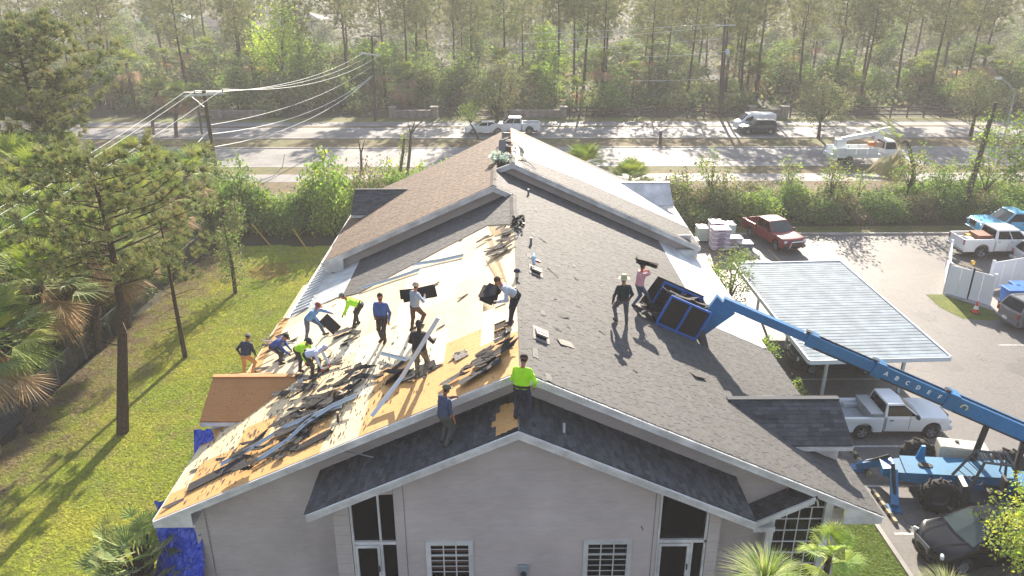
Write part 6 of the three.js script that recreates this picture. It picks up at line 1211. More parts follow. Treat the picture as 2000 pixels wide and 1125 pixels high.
// ---------------------------------------------------------------- bin enclosure, bins, cone, pallets
{
  const vinyl = S(0xdfe2e4, 0.45), t = thing('bin_enclosure', 'white vinyl bin enclosure standing on a concrete pad', 'enclosure');
  const H = 1.75, P0 = atY(1846, 575), P1 = atY(1930, 598), Pb = atY(1905, 500), Pr = atY(1955, 555);
  const wallTo = (a, b, h = H) => {
    const d = b.clone().sub(a), l = d.length(), n = Math.max(2, Math.round(l / 0.9)); d.normalize();
    for (let k = 0; k < n; k++) part('panel', new Geo().beam(a.clone().addScaledVector(d, l * k / n + 0.01).setY(0.12 + h / 2), a.clone().addScaledVector(d, l * (k + 1) / n - 0.01).setY(0.12 + h / 2), 0.05, h), vinyl, t);
    part('rail', new Geo().beam(a.clone().setY(0.16), b.clone().setY(0.16), 0.08, 0.14), vinyl, t);
    for (const p of [a, b]) part('post', new Geo().box(p.x - 0.07, p.x + 0.07, 0, h + 0.26, p.z - 0.07, p.z + 0.07), vinyl, t);
  };
  const B0 = P0.clone(), B1 = atY(1900, 512);
  wallTo(P0, mid(P0, P1)); wallTo(mid(P0, P1).add(V(0.02, 0, 0)), P1); wallTo(P0.clone().add(V(0, 0, -0.1)), V(P0.x + 2.3, 0, P0.z - 4.2)); wallTo(V(P1.x + 1.2, 0, P1.z - 2.2), V(P1.x + 4.6, 0, P1.z - 3.4)); wallTo(V(P1.x + 2.1, 0, P1.z + 0.2), V(P1.x + 3.4, 0, P1.z - 1.6));
  const lid = thing('wooden_ramp', 'grey weathered boards leaning inside the white enclosure', 'boards', [P0.x + 2.1, 0, P0.z - 2.2]);
  for (let k = 0; k < 5; k++) part('plank', new Geo().beam(V(-0.9, 1.35, -0.55 + k * 0.26), V(0.9, 0.85, -0.55 + k * 0.26), 0.24, 0.04, V(0, 1, 0)), S(0x8b8378, 0.9, { map: T.bark }), lid);
  const yb = thing('yellow_cap', 'small yellow jerrycan on top of the leaning boards', 'can', [P0.x + 2.9, 0.9, P0.z - 2.6]); rbox('can', 0.22, 0.28, 0.16, 0, 0.14, 0, S(0xc9a23a, 0.6), yb, 0.03); rbox('cap', 0.07, 0.07, 0.07, 0.06, 0.3, 0, M.black, yb);
  const bp = atY(1955, 600), bin = thing('wheelie_bin', 'blue recycling bin with a white label beside the enclosure', 'bin', [bp.x + 0.5, 0.08, bp.z]);
  part('bin_body', new Geo().hexa([V(-0.42, 0.05, -0.36), V(0.42, 0.05, -0.36), V(0.52, 1.05, -0.44), V(-0.52, 1.05, -0.44), V(-0.42, 0.05, 0.36), V(0.42, 0.05, 0.36), V(0.52, 1.05, 0.44), V(-0.52, 1.05, 0.44)]), S(0x1f5fae, 0.45), bin);
  rbox('lid', 1.12, 0.08, 0.98, 0, 1.1, 0, S(0x2a6cba, 0.4), bin, 0.03); rbox('label', 0.34, 0.26, 0.01, 0.05, 0.72, 0.43, S(0xd9dcdc, 0.6), bin, 0.004); rbox('wheel', 0.1, 0.2, 0.2, -0.45, 0.1, -0.3, M.rubber, bin, 0.04);
  const bin2 = copyOf(bin, 'second blue recycling bin tucked behind the labelled one', null); bin2.position.set(bp.x + 1.35, 0.08, bp.z - 0.6); bin2.remove(bin2.children[2]);
  const cp = atY(1904, 612), cone = thing('traffic_cone', 'orange traffic cone with a white band on the grass island', 'cone', [cp.x, 0.03, cp.z]);
  const lathe = (pts) => new THREE.LatheGeometry(pts.map(([a, b]) => new THREE.Vector2(a, b)), 20);
  rbox('base', 0.42, 0.04, 0.42, 0, 0.02, 0, S(0x2a2a2a, 0.7), cone, 0.01); part('body', lathe([[0.17, 0.04], [0.13, 0.25], [0.085, 0.45], [0.035, 0.72], [0, 0.73]]), S(0xd8411f, 0.55), cone); part('band', lathe([[0.136, 0.25], [0.09, 0.45], [0.086, 0.45]]), S(0xe2e0dc, 0.5), cone);
}
// wrapped bundles of new shingles on pallets
{
  const wrap = [S(0xd9c9dc, 0.4, { map: T.blotch }), S(0xcdbfd2, 0.4, { map: T.blotch }), S(0xdfd6e0, 0.4)], inkc = S(0x5b3c66, 0.6), green = S(0xbfd0c4, 0.4), blue = S(0x4a5a76, 0.5), topm = S(0xe6e4e6, 0.35);
  const bundles = (u, v, rows, label, body, o = {}) => {
    const p = atY(u, v), t = thing('shingle_pallet', label, 'pallet', [p.x, gY, p.z - (o.d || 1) / 2], o.turn || 0, 'pallets of new shingles'), w = o.w || 1.2, d = o.d || 1.0, hb = 0.1;
    for (const z of [-0.4, 0, 0.4]) part('pallet_runner', new Geo().box(-w / 2, w / 2, 0, 0.1, z * d - 0.05, z * d + 0.05), M.wood, t);
    for (let k = 0; k < rows; k++) { const s = k % 2 ? 0.02 : 0; const b = part('bundle', new RoundedBoxGeometry(w - s, hb, d - s, 1, 0.025).translate(rr(-0.015, 0.015), 0.15 + k * (hb + 0.004), rr(-0.015, 0.015)), Array.isArray(body) ? body[k % body.length] : body, t); if (!o.plain) part('print', new Geo().box(-w * 0.28 + (k % 3) * 0.06, w * 0.12 + (k % 3) * 0.06, 0.12 + k * (hb + 0.004), 0.17 + k * (hb + 0.004), d / 2, d / 2 + 0.008), inkc, b); }
    part('top_sheet', new RoundedBoxGeometry(w + 0.02, 0.03, d + 0.02, 1, 0.012).translate(0, 0.12 + rows * (hb + 0.004), 0), topm, t);
    return t;
  };
  bundles(1407, 492, 14, 'tall double stack of pink-wrapped shingle bundles by the grass edge', wrap);
  bundles(1398, 478, 14, 'pink-wrapped shingle stack behind the tall double stack', wrap, { w: 0.9 });
  bundles(1432, 492, 8, 'shorter pink-wrapped shingle stack with a torn top', wrap, { d: 0.8 });
  bundles(1456, 494, 5, 'low dark blue-wrapped pallet with a white top sheet', blue, { plain: true, w: 1.0, d: 0.9 });
  bundles(1372, 474, 9, 'green-wrapped pallet behind the pink stacks', green, { plain: true, w: 0.7 });
  bundles(1424, 470, 10, 'pale green wrapped pallet nearest the hedge'.replace('nearest', 'close to'), green, { plain: true, w: 0.8 });
  bundles(1352, 485, 4, 'small heap of pink-wrapped bundles beside the building corner', wrap, { w: 0.9, d: 0.8 });
  const p = atY(1460, 500), rl = thing('felt_roll', 'white-ended roll of roofing felt lying by the blue pallet', 'roll', [p.x, gY, p.z], 0.3, 'felt rolls'); part('roll', new Geo().tube([V(0, 0.1, -0.5), V(0, 0.1, 0.4)], 0.1, 12), S(0xa9a9ac, 0.7), rl); part('core', new Geo().tube([V(0, 0.1, 0.4), V(0, 0.1, 0.41)], 0.06, 10), S(0xe0e0e0, 0.6), rl);
  for (const d of [0.28, 0.6]) { const c = copyOf(rl); c.position.x += d; c.rotation.y = 0.3 - d * 0.3; }
}
// ---------------------------------------------------------------- blue telehandler with its boom laid up to the roof


const font = await new FontLoader().loadAsync('fonts/droid/droid_sans_bold.typeface.json');
{
  const blue = P(0x1a7dba, 0.5, { clearcoat: 0.3, clearcoatRoughness: 0.2, map: T.blotch }), blueDeck = S(0x2b80ad, 0.7, { map: T.blotch }), grey = S(0x4b4f54, 0.5, { metalness: 0.4 }), beige = S(0xcfc9bb, 0.6, { map: T.blotch });
  const hd = V(-11.4, 0, -2.7).normalize(), th = Math.atan2(-hd.z, hd.x);
  const t = thing('telehandler', 'blue telescopic handler with big ribbed tyres and its long boom laid up to the roof', 'telehandler', [15.75, gY, -23.55], th);
  t.updateMatrixWorld(true);
  const loc = (p) => t.worldToLocal(p.clone());
  // boom, in the upright plane through its tip and its pivot
  const A = V(20, 0, -23.3), nrm = V(hd.z, 0, -hd.x), onB = (u, v) => { const d = ray(u, v), e = V(0, EYE, 0), k = A.clone().sub(e).dot(nrm) / d.dot(nrm); return e.addScaledVector(d, k); };
  const b = [[1412, 588], [1585, 654], [1715, 711], [1855, 773], [2110, 890]].map(([u, v]) => onB(u, v));
  const dir = b[4].clone().sub(b[0]).normalize(), pt = (k) => b[0].clone().addScaledVector(dir, b[k].clone().sub(b[0]).dot(dir));
  const secs = [[0, 1, 0.33, 0.26], [1, 2, 0.4, 0.32], [2, 3, 0.46, 0.38], [3, 4, 0.54, 0.45]];
  const boom = part('boom', new Geo().beam(loc(pt(3)), loc(pt(4)), 0.45, 0.54), blue, t);
  secs.slice(0, 3).forEach(([i, j, h, w]) => part('boom_section', new Geo().beam(loc(pt(i)), loc(pt(j)), w, h), blue, boom));
  secs.slice(1).forEach(([i, , h, w]) => { part('collar', new Geo().beam(loc(pt(i).addScaledVector(dir, -0.12)), loc(pt(i).addScaledVector(dir, 0.26)), w + 0.08, h + 0.1), blue, boom); part('roller', new Geo().beam(loc(pt(i).addScaledVector(dir, -0.16).add(V(0, h * 0.56, 0))), loc(pt(i).addScaledVector(dir, 0.05).add(V(0, h * 0.56, 0))), 0.2, 0.12), grey, boom); });
  const side = nrm.clone().normalize(); if (side.z < 0) side.negate();
  for (const [i, j, h, w] of secs.slice(1)) for (const o of [-0.16, -0.09]) part('hose', new Geo().tube([pt(i), pt(j)].map((p) => loc(p.addScaledVector(side, w / 2 + o * 0.2).add(V(0, -h / 2 + o * 0.5, 0)))), 0.022, 6), VM.plastic, boom);
  for (const [i, j, h, w] of secs.slice(1)) part('hose', new Geo().tube([pt(i), pt(j)].map((p) => loc(p.add(V(0, h / 2 + 0.04, 0)))), 0.03, 6), VM.plastic, boom);
  // letters along the third section
  'ABCDEF'.split('').forEach((ch, k) => {
    const g = new TextGeometry(ch, { font, size: 0.17, depth: 0.006, curveSegments: 3 }); g.center();
    const m = part('letter', g, S(0xe2e6e8, 0.6), boom), p = pt(2).lerp(pt(3), 0.13 + k * 0.148).addScaledVector(side, 0.194);
    m.position.copy(loc(p)); m.rotation.y = Math.PI; m.rotation.order = 'YXZ'; m.rotation.z = Math.atan2(dir.y, Math.hypot(dir.x, dir.z)) * -1;
    m.rotation.z = -Math.asin(-dir.y);
  });
  { const p = pt(3).addScaledVector(dir, 0.55).addScaledVector(side, 0.232), g = new THREE.TorusGeometry(0.11, 0.028, 5, 14, 4.2), m = part('emblem', g, S(0xd9cf9a, 0.5), boom); m.position.copy(loc(p)); }
  // gooseneck and carriage
  const g0 = pt(0), g1 = onB(1372, 640);
  part('gooseneck', new Geo().hexa((() => { const out = []; for (const s of [-1, 1]) { const q = [g0.clone().addScaledVector(dir, 0.5).add(V(0, -0.24, 0)), g0.clone().addScaledVector(dir, -0.25).add(V(0, 0.12, 0)), g1.clone().add(V(-0.28, 0.1, 0)), g1.clone().add(V(0.12, -0.24, 0))]; for (const p of [q[3], q[0], q[1], q[2]]) out.push(loc(p.addScaledVector(side, s * 0.14))); } return out; })()), blue, boom);
  part('carriage', new Geo().beam(loc(V(g1.x - 0.05, g1.y - 0.45, g1.z - 0.55)), loc(V(g1.x - 0.05, g1.y - 0.45, g1.z + 0.6)), 0.16, 0.5), grey, boom);
  part('carriage_frame', new Geo().beam(loc(V(g1.x - 0.16, g1.y + 0.12, g1.z + 0.55)), loc(V(g1.x + 0.1, g1.y - 0.7, g1.z + 0.55)), 0.12, 0.18), grey, boom);
  // wheels with chevron lugs
  const lug = () => { const g = new Geo(); for (let k = 0; k < 22; k++) { const a = k / 22 * 6.283, s = k % 2 ? 1 : -1, q = (ang, r, z) => V(Math.cos(ang) * r, Math.sin(ang) * r, z); g.hexa([q(a, 0.6, 0), q(a + 0.09, 0.6, 0), q(a + 0.09, 0.68, 0), q(a, 0.68, 0), q(a - 0.2, 0.58, s * 0.21), q(a - 0.11, 0.58, s * 0.21), q(a - 0.11, 0.66, s * 0.21), q(a - 0.2, 0.66, s * 0.21)]); } return g.build(); };
  const lugG = lug(), tyreG = new THREE.LatheGeometry([[0.32, -0.2], [0.52, -0.21], [0.6, -0.17], [0.62, 0], [0.6, 0.17], [0.52, 0.21], [0.32, 0.2]].map(([a, c]) => new THREE.Vector2(a, c)), 30).rotateX(Math.PI / 2), discG = new THREE.LatheGeometry([[0, 0.1], [0.14, 0.1], [0.2, 0.03], [0.3, 0.05], [0.34, 0.14]].map(([a, c]) => new THREE.Vector2(a, c)), 24).rotateX(Math.PI / 2);
  const rubber = S(0x2a2826, 0.9, { map: T.grain });
  for (const [x, z, a] of [[0, -1.28, 0.05], [0.1, 1.3, 0.1], [-3.0, -1.28, 0], [-3.0, 1.28, 0]]) { const w = new THREE.Group(); w.name = 'wheel'; w.position.set(x, 0.66, z); w.rotation.y = (z < 0 ? Math.PI : 0) + a; t.add(w); part('tyre', tyreG, rubber, w); part('tread', lugG, rubber, w); part('rim', discG, grey, w); }
  // frame, deck, covers
  part('frame', new Geo().box(-3.6, 0.9, 0.55, 0.98, -0.5, 0.5), blue, t);
  part('axle', new Geo().box(-0.18, 0.18, 0.5, 0.8, -1.1, 1.1), grey, t); part('axle', new Geo().box(-3.18, -2.82, 0.5, 0.8, -1.1, 1.1), grey, t);
  part('deck', new Geo().slab([V(1.0, 0.95, -0.62), V(-2.6, 1.28, -0.62), V(-2.6, 1.28, 0.5), V(1.0, 0.95, 0.5)].reverse(), V(0, 0.06, 0)), blueDeck, t);
  part('nose', new Geo().hexa([V(0.2, 0.55, -0.62), V(1.5, 0.55, -0.4), V(1.5, 0.82, -0.4), V(0.2, 1.05, -0.62), V(0.2, 0.55, 0.6), V(1.5, 0.55, 0.4), V(1.5, 0.82, 0.4), V(0.2, 1.05, 0.6)]), blueDeck, t);
  part('side_cover', new Geo().hexa([V(-2.7, 0.5, -0.66), V(0.1, 0.55, -0.66), V(0.1, 1.0, -0.66), V(-2.7, 1.24, -0.66), V(-2.7, 0.5, -0.6), V(0.1, 0.55, -0.6), V(0.1, 1.0, -0.6), V(-2.7, 1.24, -0.6)]), blue, t);
  part('engine_cover', new RoundedBoxGeometry(1.7, 0.75, 0.72, 2, 0.08).translate(-1.3, 1.08, 1.1), beige, t);
  part('fuel_cap', new THREE.CylinderGeometry(0.07, 0.07, 0.05, 14).translate(-1.1, 1.48, 1.2), M.black, t);
  part('counterweight', new RoundedBoxGeometry(1.0, 1.0, 1.7, 2, 0.1).translate(-4.0, 1.0, 0), blue, t);
  part('bracket', new Geo().slab([V(0.15, 0.95, 0.35), V(0.5, 0.95, 0.35), V(0.35, 1.6, 0.35), V(0.22, 1.62, 0.35)], V(0, 0, 0.1)), blue, t);
  part('hatch', new THREE.CylinderGeometry(0.16, 0.16, 0.04, 18).scale(1.6, 1, 1).translate(0.25, 1.1, -0.1), M.black, t);
  // stabilisers
  part('stabiliser_beam', new Geo().hexa([V(1.3, 0.5, -0.3), V(1.7, 0.55, -0.3), V(1.7, 0.85, -0.3), V(1.3, 0.95, -0.3), V(1.3, 0.5, 0.4), V(1.7, 0.55, 0.4), V(1.7, 0.85, 0.4), V(1.3, 0.95, 0.4)]), blue, t);
  for (const [z, fx, fz] of [[-0.35, 1.45, -1.55], [0.35, 2.3, 0.75]]) { const s = part('stabiliser', new Geo().beam(V(1.35, 0.85, z), V(fx, 0.16, fz), 0.24, 0.26), blue, t); part('ram', new Geo().tube([V(1.4, 1.08, z * 0.8), V(lerp(1.4, fx, 0.75), 0.42, lerp(z, fz, 0.75))], 0.07, 10), M.black, s); part('foot', new Geo().box(fx - 0.24, fx + 0.24, 0, 0.09, fz - 0.2, fz + 0.2), blue, s); }
  // open operator cage
  const c0 = [[-0.55, -0.72], [-2.05, -0.72], [-2.05, -1.35], [-0.85, -1.35]], tb = (pts, r = 0.05) => part('cage_bar', new Geo().tube(pts, r, 7), grey, t), yt = 2.35;
  tb([V(-0.45, 1.25, -0.75), V(-1.0, yt, -0.72), V(-2.0, yt, -0.72), V(-2.15, 1.3, -0.72)]); tb([V(-0.95, 0.7, -1.38), V(-0.85, 1.2, -1.4), V(-1.1, yt - 0.05, -1.36), V(-2.0, yt - 0.05, -1.36), V(-2.25, 1.6, -1.38), V(-2.2, 0.6, -1.38), V(-0.95, 0.6, -1.38)], 0.055);
  for (const x of [-1.02, -1.35, -1.68, -2.0]) tb([V(x, yt, -0.72), V(x, yt - 0.03, -1.36)], 0.035);
  for (let k = 0; k < 9; k++) tb([V(-1.05 - k * 0.11, yt + 0.01, -0.74), V(-1.05 - k * 0.11, yt, -1.34)], 0.014);
  for (let k = 1; k < 5; k++) tb([V(lerp(-0.47, -0.98, k / 5), lerp(1.3, yt, k / 5), -0.75), V(lerp(-0.86, -1.09, k / 5), lerp(1.25, yt, k / 5), -1.37)], 0.016);
  part('cab_floor', new Geo().box(-2.2, -0.7, 0.55, 0.68, -1.4, -0.66), grey, t); part('dashboard', new Geo().hexa([V(-0.95, 0.68, -1.35), V(-0.65, 0.68, -1.35), V(-0.65, 1.2, -1.35), V(-0.8, 1.25, -1.35), V(-0.95, 0.68, -0.7), V(-0.65, 0.68, -0.7), V(-0.65, 1.2, -0.7), V(-0.8, 1.25, -0.7)]), grey, t);
  rbox('seat', 0.5, 0.12, 0.5, -1.75, 1.0, -1.03, M.black, t, 0.05); rbox('seat_back', 0.12, 0.55, 0.48, -2.02, 1.3, -1.03, M.black, t, 0.05);
  part('steering_wheel', new THREE.TorusGeometry(0.19, 0.02, 6, 20).rotateX(1.2).translate(-1.15, 1.32, -1.03), M.black, t);
  part('lift_ram', new Geo().tube([V(-1.4, 0.95, 0.35), loc(pt(3).addScaledVector(dir, 1.6).add(V(0, -0.35, 0)))], 0.11, 12), M.black, t);
  part('lift_ram', new Geo().tube([V(-2.6, 1.1, -0.3), loc(pt(3).addScaledVector(dir, 3.0).add(V(0, -0.35, 0)))], 0.1, 12), M.black, t);
  part('beacon', new THREE.CylinderGeometry(0.055, 0.065, 0.15, 14).translate(-2.15, 1.62, -0.2), S(0xd9701c, 0.3), t); part('beacon_post', new Geo().tube([V(-2.15, 1.2, -0.2), V(-2.15, 1.56, -0.2)], 0.03, 6), grey, t);
  for (let k = 0; k < 6; k++) part('hose', new Geo().tube([V(-2.5 - 0.1 * k, 1.25, -0.5 + 0.2 * k), V(-2.9, 1.8 + 0.05 * k, -0.3 + 0.15 * k), V(-3.4, 1.3, -0.5 + 0.2 * k)], 0.025, 6), M.black, t);
}
// debris box resting on the shingled slope
{
  const t = thing('debris_box', 'blue-framed debris box with dark panels tilted on the shingled roof', 'debris box'), blue = paint(0x1d63b8, { roughness: 0.5 }), panel = S(0x2b2522, 0.85, { map: T.bark });
  const O = onSlope(1279, 633, AR), e1 = V(0.909, -0.416, 0), e2 = V(0.416, 0.909, 0), e3 = V(0, 0, -1), W = 1.72, H = 1.22, D = 1.35;
  const q = (a, b, c) => O.clone().addScaledVector(e1, a).addScaledVector(e2, b + 0.03).addScaledVector(e3, c);
  const bar = (a, b) => part('frame_bar', new Geo().beam(a, b, 0.07, 0.07, e2.clone().add(V(0.01, 0, 0.02))), blue, t);
  for (const c of [0, D]) { bar(q(0, 0.04, c), q(W, 0.04, c)); bar(q(0, H, c), q(W, H, c)); for (const a of [0.03, W * 0.5, W - 0.03]) bar(q(a, 0, c), q(a, H, c)); }
  for (const [a, b] of [[0.05, W * 0.5 - 0.03], [W * 0.5 + 0.03, W - 0.06]]) part('panel', new Geo().slab([q(a, 0.06, 0.02), q(b, 0.06, 0.02), q(b, H - 0.03, 0.02), q(a, H - 0.03, 0.02)], e3.clone().multiplyScalar(0.02)), panel, t);
  part('panel', new Geo().slab([q(-0.45, 0.05, D + 0.05), q(W, 0.05, D + 0.05), q(W, H + 0.1, D + 0.05), q(-0.3, H + 0.1, D + 0.05)], e3.clone().multiplyScalar(0.03)), panel, t);
  part('panel', new Geo().slab([q(W - 0.02, 0.05, 0.04), q(W - 0.02, 0.05, D), q(W - 0.02, H, D), q(W - 0.02, H, 0.04)], e1.clone().multiplyScalar(0.02)), panel, t);
  part('floor', new Geo().slab([q(0, 0.02, 0), q(W, 0.02, 0), q(W, 0.02, D), q(0, 0.02, D)], e2.clone().multiplyScalar(0.03)), panel, t);
}
// ---------------------------------------------------------------- people
// one closed skin per person, meshed from a field of tapered capsules blended together (surface nets)
function bodyMesh(bones, cell, colorOf, wrinkle) {
  const lo = V(1e9, 1e9, 1e9), hi = V(-1e9, -1e9, -1e9);
  for (const b of bones) for (const [p, r] of [[b.a, b.ra], [b.b, b.rb]]) { lo.min(p.clone().subScalar(r + 0.04)); hi.max(p.clone().addScalar(r + 0.04)); }
  const nx = Math.ceil((hi.x - lo.x) / cell) + 1, ny = Math.ceil((hi.y - lo.y) / cell) + 1, nz = Math.ceil((hi.z - lo.z) / cell) + 1, F = new Float32Array(nx * ny * nz), K0 = 0.035;
  const B = bones.map((b) => { const d = b.b.clone().sub(b.a); return { x: b.a.x, y: b.a.y, z: b.a.z, dx: d.x, dy: d.y, dz: d.z, l: 1 / Math.max(1e-9, d.lengthSq()), ra: b.ra, dr: b.rb - b.ra, hard: b.hard }; });
  const dist = (b, x, y, z) => { const px = x - b.x, py = y - b.y, pz = z - b.z, t = clamp((px * b.dx + py * b.dy + pz * b.dz) * b.l, 0, 1), ex = px - b.dx * t, ey = py - b.dy * t, ez = pz - b.dz * t; return Math.sqrt(ex * ex + ey * ey + ez * ez) - b.ra - b.dr * t; };
  for (let k = 0, i0 = 0; k < nz; k++) for (let j = 0; j < ny; j++) for (let i = 0; i < nx; i++, i0++) {
    const x = lo.x + i * cell, y = lo.y + j * cell, z = lo.z + k * cell; let f = 1;
    for (const b of B) { const d = dist(b, x, y, z); if (d > f + K0) continue; const kk = b.hard ? 0.008 : K0, h = clamp(0.5 + 0.5 * (f - d) / kk, 0, 1); f = lerp(f, d, h) - kk * h * (1 - h); }
    F[i0] = f + (f < 0.08 ? wrinkle * (Math.sin(x * 47 + Math.sin(y * 31) * 2) * Math.sin(y * 39 + z * 23) + 0.6 * Math.sin(z * 61 + y * 17)) : 0);
  }
  const id = new Int32Array(F.length).fill(-1), pos = [], idx = [], col = [], st = [1, nx, nx * ny];
  for (let k = 0; k + 1 < nz; k++) for (let j = 0; j + 1 < ny; j++) for (let i = 0; i + 1 < nx; i++) {
    const o = i + j * nx + k * nx * ny; let m = 0, cx = 0, cy = 0, cz = 0, n = 0; const v = [];
    for (let c = 0; c < 8; c++) { const q = F[o + (c & 1) + ((c >> 1) & 1) * nx + (c >> 2) * nx * ny]; v.push(q); if (q < 0) m |= 1 << c; }
    if (m === 0 || m === 255) continue;
    for (const [p, q] of [[0, 1], [2, 3], [4, 5], [6, 7], [0, 2], [1, 3], [4, 6], [5, 7], [0, 4], [1, 5], [2, 6], [3, 7]]) if ((v[p] < 0) !== (v[q] < 0)) { const t = v[p] / (v[p] - v[q]); cx += lerp(p & 1, q & 1, t); cy += lerp((p >> 1) & 1, (q >> 1) & 1, t); cz += lerp(p >> 2, q >> 2, t); n++; }
    id[o] = pos.length / 3; pos.push(lo.x + (i + cx / n) * cell, lo.y + (j + cy / n) * cell, lo.z + (k + cz / n) * cell);
  }
  for (let k = 1; k + 1 < nz; k++) for (let j = 1; j + 1 < ny; j++) for (let i = 1; i + 1 < nx; i++) {
    const o = i + j * nx + k * nx * ny;
    for (let a = 0; a < 3; a++) { const s0 = F[o] < 0, s1 = F[o + st[a]] < 0; if (s0 === s1) continue; const u = st[(a + 1) % 3], w = st[(a + 2) % 3], q = [id[o], id[o - u], id[o - u - w], id[o - w]]; if (q.some((e) => e < 0)) continue; if (s0) idx.push(q[0], q[1], q[2], q[0], q[2], q[3]); else idx.push(q[0], q[2], q[1], q[0], q[3], q[2]); }
  }
  for (let i = 0; i < pos.length; i += 3) { let best = 1e9, bi = 0; for (let n = 0; n < B.length; n++) { const d = dist(B[n], pos[i], pos[i + 1], pos[i + 2]); if (d < best) { best = d; bi = n; } } col.push(...colorOf(bones[bi], V(pos[i], pos[i + 1], pos[i + 2]))); }
  const g = new THREE.BufferGeometry(); g.setAttribute('position', new THREE.Float32BufferAttribute(pos, 3)); g.setAttribute('color', new THREE.Float32BufferAttribute(col, 3)); g.setIndex(idx); g.computeVertexNormals();
  return g;
}
const lin = (hex) => { const c = new THREE.Color(hex); return [c.r, c.g, c.b]; };
const skinMat = new THREE.MeshStandardMaterial({ color: 0xffffff, vertexColors: true, roughness: 0.85 });
// two-bone reach: joint between a and b, bent towards hint
function bend(a, b, l1, l2, hint) {
  const d = b.clone().sub(a); let L = d.length(); const mx = (l1 + l2) * 0.995; if (L > mx) { d.multiplyScalar(mx / L); L = mx; b.copy(a).add(d); }
  const u = d.clone().normalize(), x = (L * L + l1 * l1 - l2 * l2) / (2 * L), h = Math.sqrt(Math.max(0, l1 * l1 - x * x)), s = hint.clone().addScaledVector(u, -hint.dot(u)).normalize();
  return a.clone().addScaledVector(u, x).addScaledVector(s, h);
}
